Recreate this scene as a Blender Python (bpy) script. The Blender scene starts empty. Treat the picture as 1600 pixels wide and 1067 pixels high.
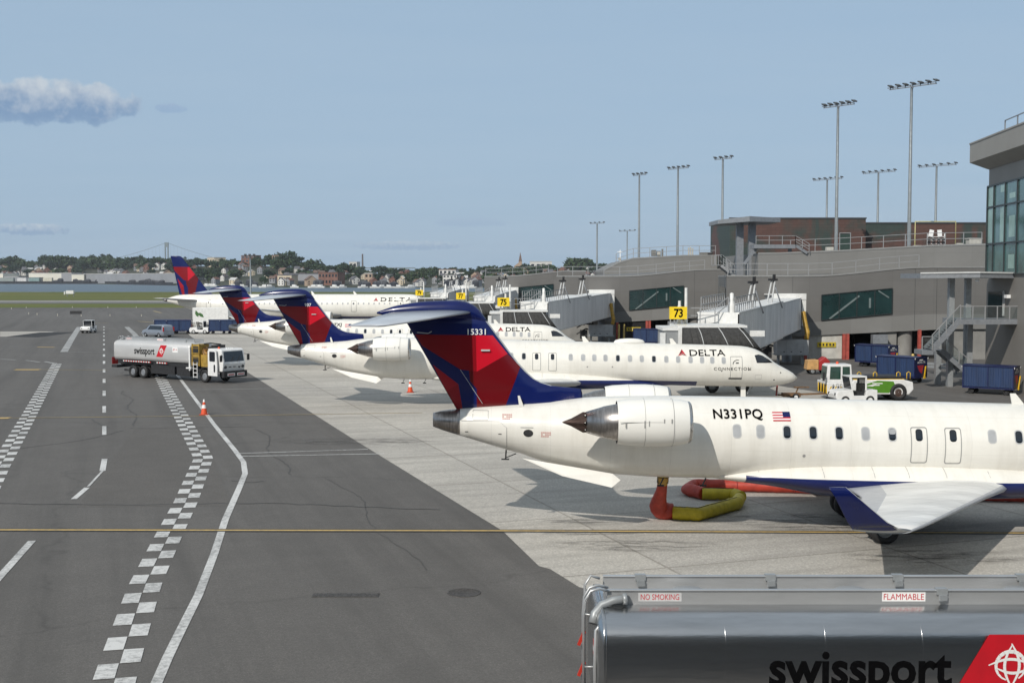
import bpy, math, random
from mathutils import Vector, Matrix
R = math.radians
rnd = random.Random(11)
S = bpy.context.scene
COL = S.collection

# ---------------------------------------------------------------- camera
F, CH, PITCH = 1850.0, 8.35, math.atan(100.5 / 1850.0)
cam = bpy.data.cameras.new('camera')
cam.sensor_width = 36.0
cam.lens = 36.0 * F / 1600.0
cam.clip_start, cam.clip_end = 0.3, 20000
camo = bpy.data.objects.new('camera', cam)
COL.objects.link(camo)
camo.location = (0, 0, CH)
camo.rotation_euler = (R(90) - PITCH, 0, 0)
S.camera = camo

# ---------------------------------------------------------------- sun, sky, exposure
SUN_TO = Vector((-0.70, -1.17, 1.0)).normalized()
sl = bpy.data.lights.new('sun', 'SUN')
sl.energy, sl.angle, sl.color = 3.6, R(0.5), (1.0, 0.945, 0.865)
so = bpy.data.objects.new('sun', sl)
COL.objects.link(so)
so.location = (-40, -60, 60)
so.rotation_euler = SUN_TO.to_track_quat('Z', 'Y').to_euler()
S.view_settings.view_transform = 'Standard'
S.view_settings.look = 'None'
S.view_settings.exposure = 0.0
S.view_settings.gamma = 1.0

W = bpy.data.worlds.new('World')
S.world = W
W.use_nodes = True
nt = W.node_tree
nt.nodes.clear()


def nd(tree, kind, **kw):
    n = tree.nodes.new(kind)
    for k, v in kw.items():
        if k.startswith('i_'):
            key = k[2:]
            key = int(key) if key.isdigit() else key
            n.inputs[key].default_value = v
        else:
            setattr(n, k, v)
    return n


def math_n(tree, op, a, b=None, clamp=False):
    n = tree.nodes.new('ShaderNodeMath')
    n.operation = op
    n.use_clamp = clamp
    for i, v in enumerate((a, b)):
        if v is None:
            continue
        if isinstance(v, (int, float)):
            n.inputs[i].default_value = v
        else:
            tree.links.new(v, n.inputs[i])
    return n.outputs[0]


def mixc(tree, fac, a, b, blend='MIX'):
    n = tree.nodes.new('ShaderNodeMix')
    n.data_type = 'RGBA'
    n.blend_type = blend
    for i, v in ((0, fac), (6, a), (7, b)):
        if isinstance(v, (int, float)):
            n.inputs[i].default_value = v
        elif isinstance(v, (tuple, list)):
            n.inputs[i].default_value = (v[0], v[1], v[2], 1)
        else:
            tree.links.new(v, n.inputs[i])
    return n.outputs[2]


def ramp(tree, fac, stops):
    n = tree.nodes.new('ShaderNodeValToRGB')
    e = n.color_ramp.elements
    while len(e) < len(stops):
        e.new(0.5)
    for q, (p, c) in zip(e, stops):
        q.position = p
        q.color = (c, c, c, 1) if isinstance(c, (int, float)) else (c[0], c[1], c[2], 1)
    tree.links.new(fac, n.inputs[0])
    return n.outputs[0]


def dirpx(px, py):
    u, v = (px - 800) / F, (533.5 - py) / F
    c, s = math.cos(PITCH), math.sin(PITCH)
    return Vector((u, c + v * s, -s + v * c))


def P(px, py, Y):
    d = dirpx(px, py)
    return Vector((0, 0, CH)) + d * (Y / d.y)


def G(px, py, z=0.0):
    d = dirpx(px, py)
    return Vector((0, 0, CH)) + d * ((z - CH) / d.z)


# sky: Nishita seen through a thin high veil, with a few low clouds given by direction
L = nt.links
sky = nd(nt, 'ShaderNodeTexSky', sky_type='NISHITA', sun_disc=False,
         sun_elevation=math.asin(SUN_TO.z), sun_rotation=math.atan2(SUN_TO.x, SUN_TO.y),
         air_density=1.0, dust_density=1.6, ozone_density=1.2)
tc = nd(nt, 'ShaderNodeTexCoord')
sep = nd(nt, 'ShaderNodeSeparateXYZ')
L.new(tc.outputs['Generated'], sep.inputs[0])
dz = math_n(nt, 'MAXIMUM', math_n(nt, 'ADD', sep.outputs[2], 0.06), 0.03)
cmb = nd(nt, 'ShaderNodeCombineXYZ')
L.new(math_n(nt, 'DIVIDE', sep.outputs[0], dz), cmb.inputs[0])
L.new(math_n(nt, 'DIVIDE', sep.outputs[1], dz), cmb.inputs[1])
mp = nd(nt, 'ShaderNodeMapping')
mp.inputs['Scale'].default_value = (0.22, 0.5, 1)
mp.inputs['Rotation'].default_value = (0, 0, 0.35)
L.new(cmb.outputs[0], mp.inputs[0])
nz = nd(nt, 'ShaderNodeTexNoise', i_Scale=1.3, i_Detail=7.0, i_Roughness=0.62)
L.new(mp.outputs[0], nz.inputs['Vector'])
veil = ramp(nt, nz.outputs[0], [(0.35, 0.0), (0.75, 1.0)])
SKYC = nd(nt, 'ShaderNodeHueSaturation', i_Saturation=0.80, i_Value=0.92)
L.new(sky.outputs[0], SKYC.inputs['Color'])
VEIL = (4.40, 6.25, 8.35)
base = mixc(nt, 0.80, SKYC.outputs[0], VEIL)
base = mixc(nt, math_n(nt, 'MULTIPLY', veil, 0.34), base, (5.3, 6.7, 8.1))
# out of view overhead the sky is blended to near white, added as neutral fill
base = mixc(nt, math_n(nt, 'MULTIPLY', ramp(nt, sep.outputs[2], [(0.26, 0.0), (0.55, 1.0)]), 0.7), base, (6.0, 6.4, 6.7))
# streaks near the horizon
mp2 = nd(nt, 'ShaderNodeMapping')
mp2.inputs['Scale'].default_value = (5.0, 5.0, 45.0)
L.new(tc.outputs['Generated'], mp2.inputs[0])
nz2 = nd(nt, 'ShaderNodeTexNoise', i_Scale=1.0, i_Detail=5.0, i_Roughness=0.55)
L.new(mp2.outputs[0], nz2.inputs['Vector'])
lowm = ramp(nt, sep.outputs[2], [(0.012, 0.0), (0.03, 1.0), (0.06, 0.5), (0.11, 0.0)])
st = math_n(nt, 'MULTIPLY', ramp(nt, nz2.outputs[0], [(0.52, 0.0), (0.72, 1.0)]), lowm)
base = mixc(nt, math_n(nt, 'MULTIPLY', st, 0.40), base, (5.4, 6.6, 8.0))


def cloud(base, px, py, hw, hh, seed, amount, bright=(6.9, 7.6, 8.3), dark=(2.7, 4.1, 6.2)):
    """a flat-based cumulus at one direction of the sky; half-sizes in radians"""
    d = dirpx(px, py).normalized()
    right = Vector((d.y, -d.x, 0)).normalized()
    up = right.cross(d)
    def dot(v):
        n = nt.nodes.new('ShaderNodeVectorMath')
        n.operation = 'DOT_PRODUCT'
        L.new(tc.outputs['Generated'], n.inputs[0])
        n.inputs[1].default_value = v
        return n.outputs['Value']
    u = math_n(nt, 'DIVIDE', dot(right), hw)
    v = math_n(nt, 'DIVIDE', dot(up), hh)
    c2 = nd(nt, 'ShaderNodeCombineXYZ')
    L.new(math_n(nt, 'MULTIPLY', u, hw / hh), c2.inputs[0])
    L.new(v, c2.inputs[1])
    c2.inputs[2].default_value = seed
    n1 = nd(nt, 'ShaderNodeTexNoise', i_Scale=1.15, i_Detail=8.0, i_Roughness=0.58)
    L.new(c2.outputs[0], n1.inputs['Vector'])
    n2 = nd(nt, 'ShaderNodeTexNoise', i_Scale=1.9, i_Detail=6.0, i_Roughness=0.55)
    L.new(c2.outputs[0], n2.inputs['Vector'])
    # below the base the cloud is cut short
    vv = math_n(nt, 'ADD', math_n(nt, 'MULTIPLY', math_n(nt, 'MAXIMUM', v, 0.0), 1.0),
                math_n(nt, 'MULTIPLY', math_n(nt, 'MINIMUM', v, 0.0), -1.12))
    r2 = math_n(nt, 'ADD', math_n(nt, 'POWER', math_n(nt, 'ABSOLUTE', u), 3.0), math_n(nt, 'POWER', vv, 2.0))
    body = math_n(nt, 'ADD', math_n(nt, 'SUBTRACT', 1.0, r2), math_n(nt, 'MULTIPLY', math_n(nt, 'SUBTRACT', n1.outputs[0], 0.5), 1.7))
    mask = ramp(nt, body, [(0.30, 0.0), (0.52, 0.8), (0.75, 1.0)])
    front = nd(nt, 'ShaderNodeVectorMath', operation='DOT_PRODUCT')
    L.new(tc.outputs['Generated'], front.inputs[0])
    front.inputs[1].default_value = d
    mask = math_n(nt, 'MULTIPLY', mask, math_n(nt, 'GREATER_THAN', front.outputs['Value'], 0.5))
    tone = math_n(nt, 'ADD', math_n(nt, 'MULTIPLY', v, 0.42), math_n(nt, 'ADD', math_n(nt, 'MULTIPLY', n2.outputs[0], 0.9), 0.02))
    col = mixc(nt, ramp(nt, tone, [(0.34, 0.0), (0.56, 0.45), (0.86, 1.0)]), dark, bright)
    return mixc(nt, math_n(nt, 'MULTIPLY', mask, amount), base, col)


base = cloud(base, 78, 161, 0.076, 0.0225, 1.7, 1.0)
base = cloud(base, 268, 170, 0.014, 0.0050, 8.2, 0.55, (3.9, 5.2, 7.3), (3.2, 4.7, 7.0))
base = cloud(base, 45, 359, 0.034, 0.0060, 4.4, 0.6)
base = cloud(base, 640, 384, 0.055, 0.0050, 5.9, 0.45)
base = cloud(base, 735, 348, 0.035, 0.0050, 6.9, 0.35, (4.4, 5.6, 7.4), (3.5, 4.9, 7.0))
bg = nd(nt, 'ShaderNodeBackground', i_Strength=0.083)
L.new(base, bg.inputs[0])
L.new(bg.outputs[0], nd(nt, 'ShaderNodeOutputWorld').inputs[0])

# ---------------------------------------------------------------- materials
MATS = {}


def mat(name, col, rough=0.5, metal=0.0, var=0.12, scale=3.0, bump=0.0, coat=0.0, spec=0.5, stretch=None, col2=None):
    """painted / raw surface whose colour drifts a little with noise"""
    if name in MATS:
        return MATS[name]
    m = bpy.data.materials.new(name)
    m.use_nodes = True
    t = m.node_tree
    b = t.nodes['Principled BSDF']
    b.inputs['Roughness'].default_value = rough
    b.inputs['Metallic'].default_value = metal
    b.inputs['Specular IOR Level'].default_value = spec
    b.inputs['Coat Weight'].default_value = coat
    b.inputs['Coat Roughness'].default_value = 0.08
    o = nd(t, 'ShaderNodeTexCoord')
    vec = o.outputs['Object']
    if stretch:
        q = nd(t, 'ShaderNodeMapping')
        q.inputs['Scale'].default_value = stretch
        t.links.new(vec, q.inputs[0])
        vec = q.outputs[0]
    n = nd(t, 'ShaderNodeTexNoise', i_Scale=scale, i_Detail=6.0, i_Roughness=0.6)
    t.links.new(vec, n.inputs['Vector'])
    fac = ramp(t, n.outputs[0], [(0.3, 0.0), (0.7, 1.0)])
    c2 = col2 or tuple(max(0, c * (1 - 2 * var)) for c in col)
    c1 = tuple(min(1, c * (1 + var * 0.5)) for c in col)
    cc = mixc(t, fac, c1, c2)
    t.links.new(cc, b.inputs['Base Color'])
    r = ramp(t, n.outputs[0], [(0.2, min(1, rough * 0.85)), (0.8, min(1, rough * 1.2))])
    t.links.new(r, b.inputs['Roughness'])
    if bump:
        bp = nd(t, 'ShaderNodeBump', i_Strength=bump, i_Distance=0.02 if bump > .1 else .15)
        t.links.new(n.outputs[0], bp.inputs['Height'])
        t.links.new(bp.outputs[0], b.inputs['Normal'])
    MATS[name] = m
    return m


WHITE = mat('aircraft_white_paint', (0.80, 0.785, 0.735), 0.30, var=0.05, scale=0.9, coat=0.25, stretch=(0.5, 1, 1.6))
GREYP = mat('grey_composite_paint', (0.40, 0.415, 0.44), 0.35, var=0.06)
NAVY = mat('navy_livery_paint', (0.0035, 0.010, 0.088), 0.25, var=0.10, coat=0.15, spec=.4)
WINGM = mat('weathered_wing_skin', (0.76, 0.76, 0.745), 0.32, 0.0, var=0.14, scale=.9, stretch=(0.5, 1.2, 1))
METAL = mat('bare_metal', (0.55, 0.54, 0.52), 0.26, 0.95, var=0.10, scale=5)
HOTMET = mat('heat_stained_metal', (0.44, 0.41, 0.39), 0.30, 0.95, var=0.22, scale=3.5, stretch=(5, 1, 1))
BURNT = mat('burnt_exhaust_metal', (0.085, 0.055, 0.045), 0.42, 0.7, var=0.2, scale=6)
RUBBER = mat('black_rubber', (0.018, 0.018, 0.019), 0.7, var=0.2)
DARK = mat('dark_machinery', (0.022, 0.022, 0.024), 0.6, var=0.25, scale=6)
BLACK = mat('black_lettering', (0.003, 0.003, 0.0035), 0.9, var=0.0, spec=.05)
GLASSD = mat('dark_window_glass', (0.012, 0.016, 0.022), 0.06, var=0.1, spec=0.8)
BLIND = mat('closed_window_blind', (0.40, 0.41, 0.42), 0.3, var=0.12, scale=2)
LINE = mat('panel_line_grey', (0.30, 0.30, 0.29), 0.5, var=0.05)
RED = mat('logo_red', (0.52, 0.012, 0.022), 0.35, var=0.06)
DKRED = mat('logo_dark_red', (0.20, 0.006, 0.012), 0.35, var=0.06)
WTXT = mat('white_lettering', (0.78, 0.78, 0.77), 0.4, var=0.0)
LGREY = mat('light_grey_paint', (0.50, 0.51, 0.51), 0.45, var=0.08)
WPAINT = mat('white_vehicle_paint', (0.76, 0.76, 0.75), 0.35, var=0.08, coat=0.2)
YEL = mat('yellow_safety_paint', (0.70, 0.44, 0.02), 0.45, var=0.12)
ORANGE = mat('orange_plastic', (0.72, 0.09, 0.025), 0.45, var=0.12)
GALV = mat('galvanised_steel', (0.36, 0.38, 0.39), 0.45, 0.35, var=0.12, scale=4)
GALVD = mat('dull_structural_steel', (0.23, 0.245, 0.265), 0.5, 0.2, var=0.12, scale=4)


def edge_nodes(t, vec, poly):
    """1 inside a convex polygon given in the (x, z) plane of the object, else 0"""
    a = sum(poly[i][0] * poly[(i + 1) % len(poly)][1] - poly[(i + 1) % len(poly)][0] * poly[i][1] for i in range(len(poly)))
    sg = 1 if a > 0 else -1
    out = None
    for i in range(len(poly)):
        (x0, z0), (x1, z1) = poly[i], poly[(i + 1) % len(poly)]
        nx, nz_ = -(z1 - z0) * sg, (x1 - x0) * sg
        n = t.nodes.new('ShaderNodeVectorMath')
        n.operation = 'DOT_PRODUCT'
        t.links.new(vec, n.inputs[0])
        n.inputs[1].default_value = (nx, 0, nz_)
        g = math_n(t, 'GREATER_THAN', n.outputs['Value'], nx * x0 + nz_ * z0)
        out = g if out is None else math_n(t, 'MULTIPLY', out, g)
    return out


def livery(name, tx):
    """the faceted red and blue fin paint; tx maps photo coordinates to (x, z) of the aircraft"""
    m = bpy.data.materials.new(name)
    m.use_nodes = True
    t = m.node_tree
    b = t.nodes['Principled BSDF']
    b.inputs['Roughness'].default_value = 0.25
    b.inputs['Specular IOR Level'].default_value = 0.4
    b.inputs['Coat Weight'].default_value = 0.12
    b.inputs['Coat Roughness'].default_value = 0.06
    vec = nd(t, 'ShaderNodeTexCoord').outputs['Object']
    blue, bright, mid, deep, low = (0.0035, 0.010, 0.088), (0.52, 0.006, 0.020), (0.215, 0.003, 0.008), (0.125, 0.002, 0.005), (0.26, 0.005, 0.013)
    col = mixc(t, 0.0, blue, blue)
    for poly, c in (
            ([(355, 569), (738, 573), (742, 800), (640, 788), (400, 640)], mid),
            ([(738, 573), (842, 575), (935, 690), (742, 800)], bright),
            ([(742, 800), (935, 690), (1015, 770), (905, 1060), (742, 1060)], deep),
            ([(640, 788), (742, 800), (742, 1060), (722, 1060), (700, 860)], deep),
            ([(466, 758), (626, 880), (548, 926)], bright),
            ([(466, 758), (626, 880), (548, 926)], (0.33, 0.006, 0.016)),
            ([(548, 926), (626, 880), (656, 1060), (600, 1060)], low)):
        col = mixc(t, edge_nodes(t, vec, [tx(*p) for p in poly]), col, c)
    t.links.new(col, b.inputs['Base Color'])
    return m
# ---------------------------------------------------------------- mesh helpers


class MB:
    def __init__(self):
        self.v, self.f, self.m, self.s = [], [], [], []

    def add(self, vs, fs, mi=0, smooth=False):
        o = len(self.v)
        self.v += [tuple(p) for p in vs]
        for q in fs:
            self.f.append([i + o for i in q])
            self.m.append(mi)
            self.s.append(smooth)
        return self

    def bx(self, x0, x1, y0, y1, z0, z1, mi=0):
        vs = [(x, y, z) for z in (z0, z1) for y in (y0, y1) for x in (x0, x1)]
        return self.add(vs, [(0, 2, 3, 1), (4, 5, 7, 6), (0, 1, 5, 4), (2, 6, 7, 3), (0, 4, 6, 2), (1, 3, 7, 5)], mi)

    def ob(self, c, size, rz=0, mi=0, rx=0, ry=0):
        M = Matrix.Translation(c) @ Matrix.Rotation(rz, 4, 'Z') @ Matrix.Rotation(ry, 4, 'Y') @ Matrix.Rotation(rx, 4, 'X')
        h = [s / 2 for s in size]
        vs = [M @ Vector((x * h[0], y * h[1], z * h[2])) for z in (-1, 1) for y in (-1, 1) for x in (-1, 1)]
        return self.add(vs, [(0, 2, 3, 1), (4, 5, 7, 6), (0, 1, 5, 4), (2, 6, 7, 3), (0, 4, 6, 2), (1, 3, 7, 5)], mi)

    def beam(self, a, b, w, h, mi=0):
        a, b = Vector(a), Vector(b)
        d = (b - a)
        ln = d.length
        d.normalize()
        up = Vector((0, 0, 1)) if abs(d.z) < 0.95 else Vector((1, 0, 0))
        s = d.cross(up).normalized()
        u = s.cross(d)
        vs = []
        for p in (a, b):
            for i, j in ((-1, -1), (1, -1), (1, 1), (-1, 1)):
                vs.append(p + s * (i * w / 2) + u * (j * h / 2))
        return self.add(vs, [(3, 2, 1, 0), (4, 5, 6, 7), (0, 1, 5, 4), (1, 2, 6, 5), (2, 3, 7, 6), (3, 0, 4, 7)], mi)

    def loft(self, rings, mi=0, smooth=True, caps=True, closed=True):
        n = len(rings[0])
        o = len(self.v)
        for r in rings:
            self.v += [tuple(p) for p in r]
        for k in range(len(rings) - 1):
            for i in range(n if closed else n - 1):
                j = (i + 1) % n
                self.f.append([o + k * n + i, o + k * n + j, o + (k + 1) * n + j, o + (k + 1) * n + i])
                self.m.append(mi(k, i) if callable(mi) else mi)
                self.s.append(smooth)
        if caps:
            mm = mi(0, 0) if callable(mi) else mi
            self.f.append([o + i for i in range(n)][::-1]); self.m.append(mm); self.s.append(False)
            e = o + (len(rings) - 1) * n
            self.f.append([e + i for i in range(n)]); self.m.append(mm); self.s.append(False)
        return self

    def tube(self, pts, r, n=8, mi=0, caps=True, smooth=True):
        pts = [Vector(p) for p in pts]
        rings = []
        prev = None
        for k, p in enumerate(pts):
            d = (pts[min(k + 1, len(pts) - 1)] - pts[max(k - 1, 0)]).normalized()
            ref = prev if prev is not None else (Vector((0, 0, 1)) if abs(d.z) < 0.9 else Vector((1, 0, 0)))
            s = d.cross(ref).normalized()
            u = s.cross(d).normalized()
            prev = u
            rr = r[k] if isinstance(r, (list, tuple)) else r
            rings.append([p + (s * math.cos(2 * math.pi * i / n) + u * math.sin(2 * math.pi * i / n)) * rr for i in range(n)])
        return self.loft(rings, mi, smooth, caps)

    def lathe(self, o, axis, prof, n=24, mi=0, caps=False, smooth=True):
        """profile of (distance along axis, radius) turned round the axis through o"""
        d = Vector(axis).normalized()
        ref = Vector((0, 0, 1)) if abs(d.z) < 0.9 else Vector((1, 0, 0))
        s = d.cross(ref).normalized()
        u = s.cross(d)
        o = Vector(o)
        rings = [[o + d * t + (s * math.cos(2 * math.pi * i / n) + u * math.sin(2 * math.pi * i / n)) * r for i in range(n)] for t, r in prof]
        return self.loft(rings, mi, smooth, caps)

    def wheel(self, c, r, w, axis=(0, 1, 0), mi=0, rim=1):
        h = w / 2
        self.lathe(c, axis, [(-h * .6, r * .55), (-h, r * .62), (-h, r * .9), (-h * .6, r), (h * .6, r), (h, r * .9), (h, r * .62), (h * .6, r * .55)], 20, mi)
        self.lathe(c, axis, [(-h * .6, .02), (-h * .62, r * .3), (-h * .4, r * .5), (-h * .62, r * .56)], 16, rim, smooth=False)
        self.lathe(c, axis, [(h * .62, r * .56), (h * .4, r * .5), (h * .62, r * .3), (h * .6, .02)], 16, rim, smooth=False)
        return self

    def prism(self, poly, fn, t0, t1, mi=0):
        """2-D outline extruded from t0 to t1; fn(a, b, t) -> point"""
        n = len(poly)
        vs = [fn(a, b, t0) for a, b in poly] + [fn(a, b, t1) for a, b in poly]
        fs = [list(range(n))[::-1], list(range(n, 2 * n))] + [(i, (i + 1) % n, n + (i + 1) % n, n + i) for i in range(n)]
        return self.add(vs, fs, mi)

    def build(self, name, mats, parent=None, label=None, bevel=0.0, recalc=True):
        me = bpy.data.meshes.new(name)
        me.from_pydata(self.v, [], self.f)
        mats = mats if isinstance(mats, (list, tuple)) else [mats]
        for m in mats:
            me.materials.append(m)
        me.polygons.foreach_set('material_index', self.m)
        me.polygons.foreach_set('use_smooth', self.s)
        me.update()
        if recalc:
            import bmesh
            bm = bmesh.new()
            bm.from_mesh(me)
            bmesh.ops.recalc_face_normals(bm, faces=bm.faces)
            bm.to_mesh(me)
            bm.free()
        o = bpy.data.objects.new(name, me)
        COL.objects.link(o)
        if parent:
            o.parent = parent
        if label:
            o['label'] = label
        if bevel:
            md = o.modifiers.new('bevel', 'BEVEL')
            md.width, md.segments, md.limit_method = bevel, 2, 'ANGLE'
            md.angle_limit = R(40)
        return o


def thing(name, label, cat, loc=(0, 0, 0), rz=0.0, group=None):
    o = bpy.data.objects.new(name, None)
    COL.objects.link(o)
    o.empty_display_size = 0.5
    o.location, o.rotation_euler = loc, (0, 0, rz)
    return tag(o, label, cat, group)


def tag(o, label, cat, group=None):
    o['label'], o['category'] = label, cat
    if group:
        o['group'] = group
    return o


def struct(o, kind='structure'):
    o['kind'] = kind
    return o


def kids(o):
    return [c for c in COL.objects if c.parent == o]


def dup(o, loc=None, rz=None, label=None, parent=None):
    c = o.copy()
    COL.objects.link(c)
    if parent:
        c.parent = parent
    if loc is not None:
        c.location = loc
    if rz is not None:
        c.rotation_euler = (0, 0, rz)
    if label:
        c['label'] = label
    for k in kids(o):
        dup(k, parent=c)
    return c


def text2d(txt, size, spacing=1.0, bold=0.0, width=None, shear=0.0):
    """letters as flat 2-D triangles: (points, faces), starting at x = 0 on the base line"""
    cu = bpy.data.curves.new('letters', 'FONT')
    cu.body, cu.size, cu.space_character, cu.offset, cu.shear = txt, size, spacing, bold, shear
    cu.resolution_u = 3
    ob = bpy.data.objects.new('letters', cu)
    COL.objects.link(ob)
    bpy.context.view_layer.update()
    me = bpy.data.meshes.new_from_object(ob.evaluated_get(bpy.context.evaluated_depsgraph_get()))
    vs = [(v.co.x, v.co.y) for v in me.vertices]
    fs = [tuple(p.vertices) for p in me.polygons]
    bpy.data.objects.remove(ob)
    bpy.data.curves.remove(cu)
    bpy.data.meshes.remove(me)
    x0, x1 = min(v[0] for v in vs), max(v[0] for v in vs)
    k = (width / (x1 - x0)) if width else 1.0
    return [((x - x0) * k, y) for x, y in vs], fs


def rrect(cx, cz, w, h, r, n=4):
    out = []
    for qx, qz, a0 in ((1, 1, 0), (-1, 1, 90), (-1, -1, 180), (1, -1, 270)):
        for k in range(n + 1):
            a = R(a0 + 90 * k / n)
            out.append((cx + qx * (w / 2 - r) + r * math.cos(a), cz + qz * (h / 2 - r) + r * math.sin(a)))
    return out


def fine(poly, step=.14):
    out = []
    for a, b in zip(poly, poly[1:] + poly[:1]):
        n = max(1, math.ceil(math.hypot(b[0] - a[0], b[1] - a[1]) / step))
        out += [(a[0] + (b[0] - a[0]) * k / n, a[1] + (b[1] - a[1]) * k / n) for k in range(n)]
    return out


def fine2(p1, p2, step=.14):
    o1, o2 = [], []
    for k in range(len(p1)):
        a, b, c, d = p1[k], p1[(k + 1) % len(p1)], p2[k], p2[(k + 1) % len(p2)]
        n = max(1, math.ceil(math.hypot(b[0] - a[0], b[1] - a[1]) / step))
        for i in range(n):
            q = i / n
            o1.append((a[0] + (b[0] - a[0]) * q, a[1] + (b[1] - a[1]) * q))
            o2.append((c[0] + (d[0] - c[0]) * q, c[1] + (d[1] - c[1]) * q))
    return o1, o2


def foil(n=9):
    """closed symmetric section: list of (chord fraction from the leading edge, half thickness -1..1)"""
    xs = [0.5 * (1 - math.cos(math.pi * k / (n - 1))) for k in range(n)]
    th = [2.6 * (0.2969 * math.sqrt(x) - 0.126 * x - 0.3516 * x * x + 0.2843 * x ** 3 - 0.1015 * x ** 4) * 1.6 for x in xs]
    mx = max(th)
    up = [(x, t / mx) for x, t in zip(xs, th)]
    return up + [(x, -t) for x, t in up[-2:0:-1]]


class Fus:
    """fuselage skin: stations (x, top, bottom, half width), smoothly interpolated"""

    def __init__(self, st):
        self.st = st

    def at(self, x):
        st = self.st
        if x <= st[0][0]:
            return st[0][1:]
        for k in range(len(st) - 1):
            if x <= st[k + 1][0]:
                a, b = st[k], st[k + 1]
                h = b[0] - a[0]
                t = (x - a[0]) / h
                out = []
                for c in (1, 2, 3):
                    s1 = (b[c] - a[c]) / h
                    s0 = (a[c] - st[k - 1][c]) / (a[0] - st[k - 1][0]) if k > 0 else s1
                    s2 = (st[k + 2][c] - b[c]) / (st[k + 2][0] - b[0]) if k + 2 < len(st) else s1
                    m0 = 0 if s0 * s1 <= 0 else 2 * s0 * s1 / (s0 + s1)
                    m1 = 0 if s1 * s2 <= 0 else 2 * s1 * s2 / (s1 + s2)
                    if k == 0: m0 = s1
                    if k + 2 >= len(st): m1 = s1
                    out.append((2 * t**3 - 3 * t**2 + 1) * a[c] + (t**3 - 2 * t**2 + t) * h * m0 + (-2 * t**3 + 3 * t**2) * b[c] + (t**3 - t**2) * h * m1)
                return out
        return st[-1][1:]

    def ring(self, x, n=44):
        zt, zb, hw = self.at(x)
        zc, rz = (zt + zb) / 2, (zt - zb) / 2
        return [(x, hw * math.sin(2 * math.pi * i / n), zc + rz * math.cos(2 * math.pi * i / n)) for i in range(n)]

    def surf(self, x, z, side=-1, off=0.006):
        zt, zb, hw = self.at(x)
        zc, rz = (zt + zb) / 2, (zt - zb) / 2
        q = max(-0.995, min(0.995, (z - zc) / rz))
        y = side * hw * math.sqrt(1 - q * q)
        ny, nz_ = y / (hw * hw), (z - zc) / (rz * rz)
        ln = math.hypot(ny, nz_)
        return (x, y + off * ny / ln, z + off * nz_ / ln)

    def skin(self, x0, x1, step=0.35):
        n = max(2, int((x1 - x0) / step))
        xs = [x0 + (x1 - x0) * k / n for k in range(n + 1)]
        return [self.ring(x) for x in xs]

    def patch(self, mb, poly, mi=0, side=-1, off=0.006):
        """small closed outline in (x, z) laid on the skin"""
        poly = fine(poly)
        cx, cz = sum(p[0] for p in poly) / len(poly), sum(p[1] for p in poly) / len(poly)
        n = len(poly)
        vs = [self.surf(cx, cz, side, off)]
        for k in (1 / 3, 2 / 3, 1):
            vs += [self.surf(cx + (x - cx) * k, cz + (z - cz) * k, side, off) for x, z in poly]
        fs = [(0, 1 + i, 1 + (i + 1) % n) for i in range(n)]
        for r in (0, 1):
            fs += [(1 + r * n + i, 1 + (r + 1) * n + i, 1 + (r + 1) * n + (i + 1) % n, 1 + r * n + (i + 1) % n) for i in range(n)]
        mb.add(vs, fs, mi, True)

    def band(self, mb, outer, inner, mi=0, side=-1, off=0.006):
        outer, inner = fine2(outer, inner)
        n = len(outer)
        vs = [self.surf(x, z, side, off) for x, z in outer] + [self.surf(x, z, side, off) for x, z in inner]
        mb.add(vs, [(i, (i + 1) % n, n + (i + 1) % n, n + i) for i in range(n)], mi, True)

    def text(self, mb, txt, x, z, size, spacing=1.0, bold=0.0, width=None, mi=0, side=-1, off=0.02, shear=0.0):
        vs, fs = text2d(txt, size, spacing, bold, width, shear)
        mb.add([self.surf(x + a, z + b, side, off) for a, b in vs], fs, mi)

    def poly(self, mb, pts, mi=0, side=-1, off=0.02):
        mb.add([self.surf(a, b, side, off) for a, b in pts], [tuple(range(len(pts)))], mi)
# ---------------------------------------------------------------- aircraft


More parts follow.
